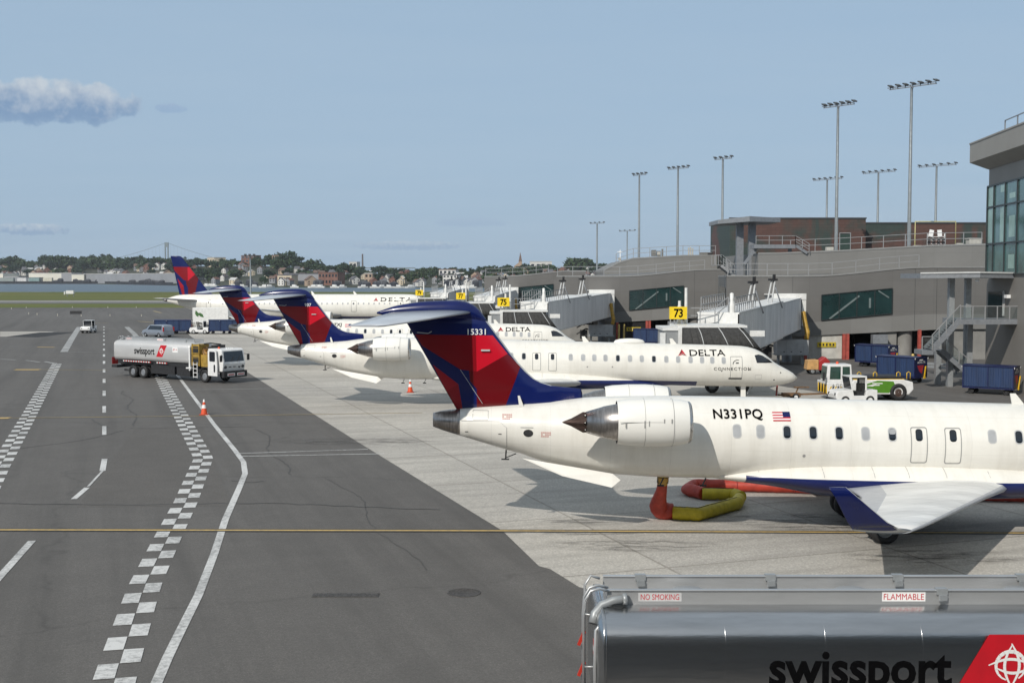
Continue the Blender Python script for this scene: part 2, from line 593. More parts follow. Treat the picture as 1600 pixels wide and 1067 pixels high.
def split_paint(name, hi, lo, k, c, x0=None, x1=None):
    """white above, blue below the line z + k x = c (the painted belly)"""
    m = bpy.data.materials.new(name)
    m.use_nodes = True
    t = m.node_tree
    b = t.nodes['Principled BSDF']
    b.inputs['Roughness'].default_value = 0.3
    b.inputs['Coat Weight'].default_value = 0.25
    vec = nd(t, 'ShaderNodeTexCoord').outputs['Object']
    d = t.nodes.new('ShaderNodeVectorMath')
    d.operation = 'DOT_PRODUCT'
    t.links.new(vec, d.inputs[0])
    d.inputs[1].default_value = (k, 0, 1)
    low = math_n(t, 'LESS_THAN', d.outputs['Value'], c)
    sx = nd(t, 'ShaderNodeSeparateXYZ')
    t.links.new(vec, sx.inputs[0])
    if x0 is not None:
        low = math_n(t, 'MULTIPLY', low, math_n(t, 'GREATER_THAN', sx.outputs[0], x0))
        low = math_n(t, 'MULTIPLY', low, math_n(t, 'LESS_THAN', sx.outputs[0], x1))
    mp_ = nd(t, 'ShaderNodeMapping')
    mp_.inputs['Scale'].default_value = (0.35, 1, 1.5)
    t.links.new(vec, mp_.inputs[0])
    n = nd(t, 'ShaderNodeTexNoise', i_Scale=1.1, i_Detail=7.0, i_Roughness=0.65)
    t.links.new(mp_.outputs[0], n.inputs['Vector'])
    f = ramp(t, n.outputs[0], [(0.3, 0.0), (0.75, 1.0)])
    w = mixc(t, f, hi, tuple(q * 0.90 for q in hi))
    # circumferential skin joints every 1.9 m
    fr = math_n(t, 'FRACT', math_n(t, 'DIVIDE', sx.outputs[0], 1.93))
    j = math_n(t, 'LESS_THAN', fr, 0.008)
    w = mixc(t, math_n(t, 'MULTIPLY', j, 0.22), w, (0.4, 0.4, 0.38))
    # lap joints along the skin, and grime drawn down and back along the lower half
    for zc in (1.55, 2.78, 3.95):
        dl = math_n(t, 'ABSOLUTE', math_n(t, 'SUBTRACT', d.outputs['Value'], zc + k * 10))
        w = mixc(t, math_n(t, 'MULTIPLY', math_n(t, 'LESS_THAN', dl, 0.006), 0.20), w, (0.4, 0.4, 0.38))
    mg = nd(t, 'ShaderNodeMapping')
    mg.inputs['Scale'].default_value = (2.6, 1, .22)
    t.links.new(vec, mg.inputs[0])
    ng = nd(t, 'ShaderNodeTexNoise', i_Scale=1.0, i_Detail=7.0, i_Roughness=0.7)
    t.links.new(mg.outputs[0], ng.inputs['Vector'])
    gr = math_n(t, 'MULTIPLY', ramp(t, ng.outputs[0], [(0.46, 0.0), (0.74, 1.0)]), 0.26)
    w = mixc(t, gr, w, (0.47, 0.44, 0.375))
    t.links.new(mixc(t, low, w, lo), b.inputs['Base Color'])
    wb = nd(t, 'ShaderNodeBump', i_Strength=0.05, i_Distance=0.25)
    t.links.new(n.outputs[0], wb.inputs['Height'])
    t.links.new(wb.outputs[0], b.inputs['Normal'])
    return m


def panelled(base, name, rot, w, h, line, strength, plane='xy', bump=0.0):
    """a copy of a surface with fine panel joints ruled on it"""
    m = base.copy()
    m.name = name
    t = m.node_tree
    b = t.nodes['Principled BSDF']
    src = b.inputs['Base Color'].links[0].from_socket
    q = nd(t, 'ShaderNodeMapping')
    q.inputs['Rotation'].default_value = (R(90), 0, rot) if plane == 'xz' else (0, 0, rot)
    t.links.new(nd(t, 'ShaderNodeTexCoord').outputs['Object'], q.inputs[0])
    br = nd(t, 'ShaderNodeTexBrick', offset=0.0)
    for k_, v_ in (('Scale', 1.0), ('Brick Width', w), ('Row Height', h), ('Mortar Size', line), ('Mortar Smooth', .2)):
        br.inputs[k_].default_value = v_
    br.inputs['Color1'].default_value, br.inputs['Color2'].default_value = (1, 1, 1, 1), (.93, .93, .925, 1)
    br.inputs['Mortar'].default_value = (strength, strength, strength, 1)
    t.links.new(q.outputs[0], br.inputs['Vector'])
    t.links.new(mixc(t, 1.0, src, br.outputs['Color'], 'MULTIPLY'), b.inputs['Base Color'])
    return m


WINGM = panelled(WINGM, 'panelled_wing_skin', R(-33), 1.5, .75, .012, .62)


HI, LO = (0.79, 0.77, 0.71), (0.0035, 0.010, 0.088)
CRJ_SKIN = split_paint('jet_fuselage_paint', HI, LO, 0.018, 2.12, 10.2, 26.5)
AIR_SKIN = split_paint('airliner_fuselage_paint', HI, LO, 0.0, 1.85, 9.0, 38.0)


def wing(mb, secs, side, nf=11):
    """secs: (y, x leading edge, x trailing edge, z, half thickness)"""
    fo = foil(nf)
    rings = [[(le + (te - le) * c, side * y, z + t * h) for c, h in fo] for y, le, te, z, t in secs]
    def mi(k, i):
        c = 0.5 * (fo[i][0] + fo[(i + 1) % len(fo)][0])
        return 1 if c < 0.05 else (2 if c > 0.80 else 0)
    mb.loft(rings, mi, True, True)


def engine(parent, x0, x1, y, z, r, lip, xn, rn, xc, pylon, inner_r=0.5):
    """nacelle from x0 (rear) to x1 (intake); nozzle to xn, cone tip at xc"""
    ln = x1 - x0
    m = MB()
    m.lathe((x0, y, z), (1, 0, 0), [(0, r * .89), (ln * .12, r * .955), (ln * .36, r), (ln * .62, r * 1.0), (ln * .85, r * .95), (ln * .955, lip * 1.06)], 32, 0)
    m.lathe((x0, y, z), (1, 0, 0), [(0, r * .885), (0.35, r * .84)], 32, 1)
    e = m.build('engine', [WHITE, DARK], parent)
    m = MB()
    m.lathe((x0, y, z), (1, 0, 0), [(ln * .955, lip * 1.06), (ln * .985, lip * 1.03), (ln, lip * .97), (ln * .985, lip * .90), (ln * .93, lip * .86)], 32, 0)
    m.build('intake_lip', METAL, e)
    m = MB()
    m.lathe((x0, y, z), (1, 0, 0), [(ln * .93, lip * .86), (ln * .72, lip * .84)], 32, 0)
    m.lathe((x0, y, z), (1, 0, 0), [(ln * .72, lip * .84), (ln * .72, .05)], 32, 0)
    m.lathe((x0, y, z), (1, 0, 0), [(ln * .72, .16), (ln * .80, .10), (ln * .84, .01)], 16, 1)
    m.build('intake_fan', [DARK, METAL], e)
    m = MB()
    m.lathe((x0, y, z), (1, 0, 0), [(0.3, r * .84), (0.0, r * .765), ((xn - x0) * .45, r * .66), ((xn - x0) * .46, r * .645), (xn - x0, rn), (xn - x0, rn * .93), ((xn - x0) * .6, rn * .95)], 32, 0)
    m.build('exhaust_nozzle', HOTMET, e)
    m = MB()
    n = 16
    rings = [[(xn + (0.06 if i % 2 else -0.10), y + rn * .98 * math.cos(2 * math.pi * i / n), z + rn * .98 * math.sin(2 * math.pi * i / n)) for i in range(n)]]
    rings.append([(xc + 0.28, y + rn * .38 * math.cos(2 * math.pi * i / n), z + rn * .38 * math.sin(2 * math.pi * i / n)) for i in range(n)])
    rings.append([(xc, y + .015 * math.cos(2 * math.pi * i / n), z + .015 * math.sin(2 * math.pi * i / n)) for i in range(n)])
    m.loft(rings, 0, False, False)
    m.build('exhaust_cone', BURNT, e)
    m = MB()
    sd = -1 if y < 0 else 1
    for k, fx in enumerate((0.36, 0.74)):
        m.tube([(x0 + ln * fx, y + r * 1.003 * math.cos(a), z + r * 1.003 * math.sin(a)) for a in [2 * math.pi * q / 32 for q in range(33)]], 0.006, 4)
    for fx, zz, h in ((.09, .0, .16), (.34, .02, .22), (.40, .04, .17), (.60, .12, .13), (.70, .12, .13)):
        m.bx(x0 + ln * fx, x0 + ln * fx + .035, y + sd * (r * .985) - .012, y + sd * (r * .985) + .012, z + zz - h / 2, z + zz + h / 2)
    m.bx(x0 + ln * .02, x0 + ln * .62, y + sd * (r * .98) - .012, y + sd * (r * .98) + .012, z + .08, z + .09)
    m.build('cowl_seam', LINE, e)
    m = MB()
    xa, xb, ya, za, t = pylon
    fo = foil(9)
    m.loft([[(xb + (xa - xb) * c, yy, za + t * h) for c, h in fo] for yy in (ya, y - sd * r * .8)], 0)
    m.build('engine_pylon', WHITE, parent)
    return e


def gear(parent, x, y, ztop, r, w, n=2, gap=0.4):
    m = MB()
    m.tube([(x, y, r), (x, y, r + .5), (x, y, ztop)], [.06, .06, .09], 10)
    m.tube([(x + .1, y, r + .25), (x + .8, y, ztop)], .035, 8)
    m.tube([(x, y - gap, r), (x, y + gap, r)], .05, 8)
    g = m.build('landing_gear', GALV, parent)
    for k in range(n):
        q = MB()
        q.wheel((x, y + (gap if k else -gap) * (1 if n > 1 else 0), r), r, w)
        q.build('wheel', [RUBBER, GALV], g)
    m = MB()
    dw = .35 if r > .3 else .16
    m.bx(x - dw, x + dw, y - .55 * (dw / .35), y - .55 * (dw / .35) + .03, r + .75 * (dw / .35), ztop)
    m.build('gear_door', WHITE, g)
    return g


def chock(x, y, w=0.5):
    return [(x, y)]


def widget(fus, mb, x, z, w, h, off=0.02, side=-1):
    """the two-tone triangular emblem beside the airline's name"""
    mx = x + w / 2
    fus.poly(mb, [(mx, z + h), (mx, z + h * .42), (x + w * .12, z + h * .16)], 0, side, off)
    fus.poly(mb, [(mx, z + h), (x + w * .88, z + h * .16), (mx, z + h * .42)], 1, side, off)
    fus.poly(mb, [(x, z), (x + w * .09, z + .11 * h), (mx, z + h * .34), (mx, z + h * .18)], 1, side, off)
    fus.poly(mb, [(x + w, z), (mx, z + h * .18), (mx, z + h * .34), (x + w * .91, z + .11 * h)], 0, side, off)


def stab_secs(side, root, tip):
    return [root, tip]


def crj(label, loc, rz, windows, doors, nums=None, reg=None, nose_text=True, group=None, wx=0.0):
    t = thing('regional_jet', label, 'airplane', loc, rz, group)
    fus = Fus([(0.9, 4.00, 3.10, .45), (2.5, 4.14, 2.62, .74), (3.85, 4.24, 2.28, .95), (4.9, 4.36, 2.05, 1.1), (6.2, 4.41, 1.82, 1.24), (8.0, 4.42, 1.72, 1.33),
               (9.75, 4.40, 1.705, 1.345), (14, 4.29, 1.60, 1.345), (20, 4.145, 1.455, 1.345), (27, 3.975, 1.285, 1.345), (29.0, 3.91, 1.25, 1.33), (29.6, 3.87, 1.24, 1.30),
               (30.16, 3.76, 1.235, 1.24), (30.74, 3.52, 1.235, 1.15), (31.16, 3.24, 1.245, 1.06), (31.74, 2.76, 1.29, .88), (32.4, 2.40, 1.42, .62), (32.9, 2.10, 1.58, .36), (33.1, 1.92, 1.70, .16), (33.15, 1.86, 1.76, .05)])
    m = MB()
    m.loft(fus.skin(0.9, 33.15, 0.3), 0)
    body = m.build('fuselage', CRJ_SKIN, t)
    cone = Fus([(0, 3.86, 3.40, .2), (.35, 3.94, 3.27, .34), (.9, 4.00, 3.10, .45)])
    m = MB()
    m.loft(cone.skin(0, .9, .1), 0)
    m.lathe((0.0, 0, 3.63), (1, 0, 0), [(-.005, .14), (.12, .12)], 16, 1, True)
    m.build('tail_cone', [HOTMET, DARK], t)
    # belly fairing
    bf = Fus([(9.4, 2.0, 1.68, .6), (11, 2.25, 1.50, 1.36), (13, 2.42, 1.15, 1.62), (15, 2.44, 1.05, 1.68), (18, 2.36, 1.05, 1.66), (20, 2.2, 1.1, 1.46), (22, 1.95, 1.18, 1.1), (24.8, 1.55, 1.33, .4)])
    m = MB()
    m.loft(bf.skin(9.4, 24.8, .4), 0)
    for xx in (10.6, 12.6, 14.2, 15.3, 16.5, 17.9):
        bf.band(m, [(xx, 1.95), (xx + .018, 1.95), (xx + .018, bf.at(xx)[0] - .02), (xx, bf.at(xx)[0] - .02)], [(xx + .009, 1.96), (xx + .01, 1.96), (xx + .01, bf.at(xx)[0] - .03), (xx + .009, bf.at(xx)[0] - .03)], 1, off=.004)
    m.build('belly_fairing', [CRJ_SKIN, LINE], t)
    # fin
    tx = lambda cx, cy: ((560 + cx / 4 - 677) / 47.3, 8.35 - (380 + cy / 4 - 433) / 47.3)
    LEs = [(3.9, 4.96), (4.30, 4.95), (4.52, 4.94), (4.66, 4.90), (4.705, 4.45), (4.76, 3.95), (4.86, 3.62), (4.99, 3.36), (5.22, 3.10), (5.52, 2.82), (5.9, 2.53), (6.4, 2.16), (6.79, 1.87), (7.15, 1.60)]
    fo = foil(13)
    rings = []
    for z, le in LEs:
        te = -.655 + (6.47 - z) * .573
        hw = 0.17 if z > 4.9 else 0.17
        rings.append([(le + (te - le) * c, hw * h * (0.55 if le > 4.4 and c < .2 else 1), z) for c, h in fo])
    def fmi(k, i):
        c = .5 * (fo[i][0] + fo[(i + 1) % len(fo)][0])
        zz = LEs[k][0]
        return 1 if (c < .035 and 4.75 <= zz < 6.8) else 0
    m = MB()
    m.loft(rings, fmi, True)
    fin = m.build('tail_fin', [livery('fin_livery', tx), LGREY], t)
    if nums:
        m = MB()
        vs, fs = text2d(nums, .27, 1.0, .004, .60 if len(nums) > 3 else .42)
        m.add([(1.15 + a, -.19, 6.46 + b) for a, b in vs], fs)
        m.build('fin_number', WTXT, fin)
    m = MB()
    a, b = tx(640, 788), tx(778, 1000)
    m.beam((a[0], -.172, a[1]), (b[0], -.176, b[1]), .012, .012)
    m.bx(tx(770, 668)[0], tx(825, 668)[0], -.24, -.15, tx(0, 672)[1], tx(0, 662)[1])
    a, b = tx(370, 556), tx(440, 562)
    m.beam((a[0], -.12, a[1]), (b[0], -.16, b[1]), .02, .03)
    m.beam((b[0], -.16, b[1]), (tx(462, 550)[0], -.16, tx(462, 550)[1]), .02, .03)
    m.build('rudder_trim', LGREY, fin)
    bl = Fus([(-1.85, 7.20, 7.14, .03), (-1.16, 7.42, 7.02, .15), (-.1, 7.56, 6.95, .24), (.7, 7.585, 6.92, .26), (1.12, 7.53, 6.90, .24), (1.44, 7.36, 6.88, .19), (1.69, 7.06, 6.85, .10), (1.78, 6.92, 6.84, .03)])
    m = MB()
    m.loft(bl.skin(-1.85, 1.78, .12), 0)
    m.build('tail_fairing', NAVY, fin)
    m = MB()
    for s in (-1, 1):
        fo9 = [(.12, 1.32, -1.35, 7.20, .085), (2.2, .10, -1.85, 7.05, .07), (4.05, -1.05, -2.22, 6.92, .045), (4.24, -1.35, -2.27, 6.91, .03)]
        q = MB()
        wing(q, fo9, s)
        q.build('tailplane', [mat('pale_tailplane_paint', (.50, .53, .57), .35, var=.08, scale=1.2), GREYP, GREYP], fin)
    # ventral strakes
    for s in (-1, 1):
        m = MB()
        pts = [(2.95, 2.42, .48), (5.9, 1.95, .72), (6.15, 1.75, .78), (5.85, 1.53, .92), (4.25, 1.90, .88)]
        m.add([(x, s * y, z) for x, z, y in pts] + [(x, s * (y + .035), z) for x, z, y in pts], [(0, 1, 2, 3, 4), (9, 8, 7, 6, 5)] + [(i, (i + 1) % 5, 5 + (i + 1) % 5, 5 + i) for i in range(5)])
        m.build('ventral_strake', WHITE, t)
    for s in (-1, 1):
        engine(t, 5.87, 8.17, s * 2.42, 3.84, .75, .625, 4.92, .33, 4.18, (5.9, 8.0, s * .9, 3.55, .13))
        # wing
        secs = [(0.9, 19.0, 13.45, 1.56, .30), (1.7, 18.35, 13.3, 1.62, .27), (4.3, 16.7, 12.95, 1.84, .19), (7.5, 14.68, 11.95, 2.10, .14), (11.0, 12.47, 10.84, 2.38, .09), (11.75, 11.95, 10.6, 2.44, .07)]
        droop = lambda y: -.045 * (y - 1.5) if s > 0 else 0.0     # the jet leans a little to its left
        secs = [(y, le + wx, te + wx, z + droop(y), th) for y, le, te, z, th in secs]
        q = MB()
        wing(q, secs, s)
        w = q.build('wing', [WINGM, GREYP, GREYP], t)
        q = MB()
        fo9 = foil(9)
        ws = [(11.75, 11.95, 10.6, 2.44, .07), (11.92, 11.6, 10.5, 2.52, .05), (12.05, 11.3, 10.35, 2.70, .04), (12.28, 10.5, 9.98, 3.35, .03), (12.36, 10.22, 9.82, 3.58, .02)]
        ws = [(y, le + wx, te + wx, z + droop(11.75), th) for y, le, te, z, th in ws]
        q.loft([[(le + (te - le) * c, s * (y + .6 * th * h), z + (th * h if k < 2 else 0)) for c, h in fo9] for k, (y, le, te, z, th) in enumerate(ws)],
               lambda k, i: 1 if (k < 1 or .5 * (fo9[i][0] + fo9[(i + 1) % len(fo9)][0]) < .04) else 0)
        q.build('winglet', [NAVY, LGREY], t)
        q = MB()
        q.lathe((11.30 + wx, s * 11.72, 2.44 + droop(11.7)), (1, -s * .25, 0), [(0, .055), (.3, .07), (.5, .055), (.62, .012)], 12)
        q.build('tip_light', GLASSD, w)
        for yy in (3.3, 6.0, 8.6):
            q = MB()
            te = 13.45 - .2 * yy + wx
            q.lathe((te - .05, s * yy, 1.32 + .075 * yy + droop(yy)), (1, 0, 0), [(0, .01), (.4, .09), (1.1, .12), (1.9, .01)], 10)
            q.build('flap_track_fairing', WHITE, w)
        gear(t, 14.3 + wx, s * 2.05, 1.6, .46, .30, 2, .27)
    g = gear(t, 29.6, 0, 1.4, .23, .15, 2, .16)
    # windows: glazed panes set in pale frames
    zw = lambda x: 3.41 - .0215 * (x - 10)
    for x, kind in windows:
        m = MB()
        o, i = rrect(x, zw(x), .285, .44, .11), rrect(x, zw(x), .225, .375, .09)
        fus.band(m, o, i, 0, off=.008)
        fus.patch(m, i, 1 if kind == 'b' else 2, off=.003)
        if kind == 'h':
            fus.patch(m, rrect(x, zw(x) + .09, .21, .17, .06), 1, off=.006)
        m.build('window', [LGREY, BLIND, GLASSD], t)
    if not nose_text or True:
        m = MB()   # far-side windows, one strip of panes a side
    for x in doors:
        m = MB()
        zc = zw(x) - .33
        fus.band(m, rrect(x, zc, .54, 1.16, .08), rrect(x, zc, .48, 1.10, .06), 0, off=.006)
        fus.patch(m, rrect(x, zw(x), .225, .375, .09), 1, off=.008)
        m.build('emergency_exit', [LINE, GLASSD], t)
    m = MB()
    fus.band(m, rrect(28.95, 2.56, .78, 1.44, .08), rrect(28.95, 2.56, .71, 1.37, .06), 0, off=.006)
    fus.patch(m, rrect(28.9, 1.86, .85, .09, .03), 1, off=.012)
    fus.patch(m, rrect(29.0, 2.86, .2, .07, .03), 1, off=.012)
    pts = [(28.72 + .3 * (1 - math.cos(a)) , 2.78 + .27 * math.sin(a)) for a in [math.pi * q / 10 for q in range(7)]]
    for p, q in zip(pts, pts[1:]):
        m.beam(fus.surf(p[0], p[1], -1, .014), fus.surf(q[0], q[1], -1, .014), .03, .03, 1)
    m.build('service_door', [LINE, DARK], t)
    m = MB()
    for s in (-1, 1):
        fus.patch(m, [(30.17, 3.33), (30.45, 3.37), (30.72, 3.30), (31.1, 3.07), (31.42, 2.84), (30.28, 2.86)], 0, s, .012)
    m.add([fus.surf(31.02, 3.20, s, .014) for s in (-1, 1)] + [fus.surf(31.55, 2.84, s, .014) for s in (1, -1)], [(0, 1, 2, 3)], 0)
    m.build('cockpit_window', GLASSD, t)
    m = MB()
    fus.text(m, 'DELTA', 25.97, 3.31, .53, 1.0, .006, 2.3, 2)
    widget(fus, m, 25.2, 3.31, .58, .40)
    fus.text(m, 'CONNECTION', 27.5, 2.40, .27, 1.3, 0, 2.38, 2)
    m.build('airline_lettering', [DKRED, RED, BLACK], t)
    if reg:
        m = MB()
        fus.text(m, reg, 9.11, 3.80, .385, 1.05, .008, 1.60, 0)
        m.build('registration_lettering', BLACK, t)
    m = MB()
    for k in range(7):
        fus.poly(m, [(11.03, 3.99 - .039 * k), (11.60, 3.99 - .039 * k), (11.60, 3.951 - .039 * k), (11.03, 3.951 - .039 * k)], 0 if k % 2 == 0 else 1, off=.012)
    fus.poly(m, [(11.36, 3.99), (11.60, 3.99), (11.60, 3.834), (11.36, 3.834)], 2, off=.018)
    m.build('flag_decal', [RED, WTXT, NAVY], t)
    # rear fuselage fittings: outflow port, access panels, stencils, drain masts, beacon
    m = MB()
    fus.patch(m, [(3.14 + .16 * math.cos(a), 3.29 + .12 * math.sin(a)) for a in [2 * math.pi * q / 16 for q in range(16)]], 0, off=.01)
    m.build('outflow_port', DARK, t)
    m = MB()
    fus.band(m, rrect(1.58, 3.83, .52, .30, .02), rrect(1.58, 3.83, .49, .27, .02), 1)
    fus.band(m, [(.95, 3.66), (2.2, 3.66), (2.45, 3.45), (2.45, 2.78), (2.43, 2.78), (2.43, 3.44), (2.19, 3.64), (.95, 3.64)],
             [(.96, 3.65), (2.2, 3.655), (2.44, 3.45), (2.44, 2.79), (2.435, 2.79), (2.435, 3.44), (2.19, 3.645), (.96, 3.645)], 1)
    fus.band(m, rrect(30.4, 1.95, .42, .3, .03), rrect(30.4, 1.95, .40, .28, .03), 1)
    m.build('access_panel', [DARK, LINE], t)
    m = MB()
    for xx, zz, w_ in ((1.12, 3.29, .11), (2.22, 3.24, .11), (3.1, 3.47, .42)):
        m = MB()
        fus.patch(m, rrect(xx, zz, w_, .025, .01), 1 if w_ > .2 else 0, off=.008)
        m.build('panel_latch', [DARK, LINE], t)
    for xx, zz in ((2.32, 3.86), (3.58, 3.32)):
        m = MB()
        for r_ in range(3):
            for c_ in range(5):
                if (r_ + c_ * 2) % 7 != 3:
                    fus.patch(m, rrect(xx + c_ * .066, zz - r_ * .062, .05, .036, .005), 0, off=.008)
        m.build('stencil_text', mat('red_stencil', (0.55, 0.25, 0.22), .5, var=.1), t)
    for xx in (12.0, 19.4, 21.0):
        m = MB()
        fus.patch(m, [(xx + .05 * math.cos(a), 2.62 + .05 * math.sin(a)) for a in [2 * math.pi * q / 10 for q in range(10)]], 0, off=.008)
        m.build('drain_hole', LINE, t)
    for xx, zz in ((29.75, 2.42), (31.45, 1.75), (31.9, 2.2), (28.0, 2.36)):
        m = MB()
        fus.patch(m, [(xx + .045 * math.cos(a), zz + .045 * math.sin(a)) for a in [2 * math.pi * q / 8 for q in range(8)]], 0, off=.01)
        m.build('static_port', DARK, t)
    m = MB()
    for xx in (2.4,):
        m.beam((xx + .02, 0, 2.62), (xx, 0, 2.32), .06, .05); m.bx(xx - .14, xx + .12, -.03, .03, 2.29, 2.33); m.beam((xx, 0, 2.36), (xx + .35, 0, 2.5), .03, .03)
    for xx in (7.6, 9.0):
        m.beam((xx, -.4, 1.75), (xx - .12, -.4, 1.50), .10, .03); m.bx(xx - .2, xx + .02, -.415, -.385, 1.47, 1.53)
    m.build('drain_mast', DARK, t)
    m = MB()
    m.prism([(2.85, 4.16), (3.0, 4.16), (2.87, 4.52), (2.80, 4.52)], lambda a, b, q: (a, -.35 + q, b - .06), 0, .05)
    for xx, h in ((19.2, .34), (24.9, .34)):
        zt = fus.at(xx)[0]
        m.prism([(xx, zt - .05), (xx + .42, zt - .05), (xx + .10, zt + h), (xx - .08, zt + h)], lambda a, b, q: (a, q, b), -.02, .02)
    m.build('blade_antenna', WHITE, t)
    m = MB()
    zt = fus.at(22.2)[0]
    m.loft([[(22.2 + 1.0 * math.cos(a) * k, .34 * math.sin(a) * k, zt + h) for a in [2 * math.pi * q / 20 for q in range(20)]] for k, h in ((1.0, -.06), (1.0, .06), (.9, .17), (.6, .25), (.2, .28))], 0)
    m.build('antenna_dome', WHITE, t)
    return t


def big_airliner(label, loc):
    t = thing('airliner', label, 'airplane', loc)
    fus = Fus([(0, 4.86, 4.2, .3), (2.1, 5.40, 3.56, .8), (4.2, 5.50, 2.85, 1.25), (6.4, 5.52, 2.15, 1.6), (9.0, 5.52, 1.55, 1.88), (12, 5.52, 1.42, 1.97), (38.5, 5.52, 1.42, 1.97), (40.5, 5.48, 1.45, 1.9),
               (42.2, 5.05, 1.62, 1.6), (43.2, 4.45, 1.85, 1.25), (44.1, 3.75, 2.25, .7), (44.5, 3.15, 2.75, .15)])
    m = MB()
    m.loft(fus.skin(0, 44.5, .5), 0)
    m.build('fuselage', AIR_SKIN, t)
    m = MB()
    m.lathe((-.75, 0, 4.55), (1, 0, 0), [(0, .12), (.3, .24), (.78, .32)], 16, 0, True)
    m.build('tail_cone', HOTMET, t)
    tx = lambda cx, cy: ((271 + (cx - 355) * .0605 - 262) / 9.4, 8.35 - (417 + (cy - 570) * .0957 - 433) / 9.4)
    fo = foil(11)
    LEs = [(5.2, 7.9), (5.55, 7.5), (5.9, 6.9), (6.4, 6.45), (11.3, 2.75), (11.75, 2.35), (11.85, 2.0)]
    m = MB()
    m.loft([[(le + ((2.0 - (z - 5.4) * .215) - le) * c, .26 * h * (1.15 - z * .05), z) for c, h in fo] for z, le in LEs], 0)
    fin = m.build('tail_fin', livery('large_fin_livery', tx), t)
    for s in (-1, 1):
        m = MB()
        wing(m, [(.7, 5.9, 1.8, 4.45, .2), (6.2, 1.2, -.55, 4.95, .07)], s)
        m.build('tailplane', [GREYP, LGREY, GREYP], t)
        m = MB()
        wing(m, [(1.5, 29.2, 20.5, 2.0, .45), (6.0, 25.4, 20.2, 2.45, .3), (16.6, 18.6, 17.1, 3.5, .1)], s)
        m.build('wing', [WINGM, GREYP, GREYP], t)
        engine(t, 24.2, 28.2, s * 5.75, 1.75, 1.12, .95, 22.9, .42, 22.0, (23.5, 27.3, s * 5.75, 2.2, .15))
        gear(t, 20.9, s * 3.8, 2.0, .58, .4, 2, .46)
    gear(t, 39.4, 0, 1.6, .38, .22, 2, .25)
    m = MB()
    zw = 4.0
    for k in range(33):
        x = 9.6 + k * .86
        fus.patch(m, rrect(x, zw, .24, .34, .1), 0, off=.01)
    o = m.build('window_row', BLIND, t)
    for x, w_, h in ((7.2, .8, 1.75), (31.2, .9, 1.8), (38.9, .9, 1.85)):
        m = MB()
        zc = 3.55 if x > 10 else 3.75
        fus.band(m, rrect(x, zc, w_, h, .1), rrect(x, zc, w_ - .12, h - .12, .08), 0, off=.012)
        fus.patch(m, rrect(x, zc + .45, .18, .24, .06), 1, off=.012)
        m.build('cabin_door', [LINE, GLASSD], t)
    m = MB()
    fus.text(m, 'DELTA', 35.6, 4.35, .88, 1.25, .01, 5.2, 2)
    widget(fus, m, 34.4, 4.35, .85, .62)
    m.build('airline_lettering', [DKRED, RED, BLACK], t)
    m = MB()
    for s in (-1, 1):
        fus.patch(m, [(42.1, 4.55), (42.6, 4.6), (43.3, 4.2), (43.1, 3.85), (42.2, 3.95)], 0, s, .02)
    m.build('cockpit_window', GLASSD, t)
    m = MB()
    for xx in (24.0, 31.0):
        m.prism([(xx, 5.5), (xx + .5, 5.5), (xx + .05, 6.0), (xx - .15, 6.0)], lambda a, b, q: (a, q, b), -.03, .03)
    m.build('blade_antenna', WHITE, t)
    return t


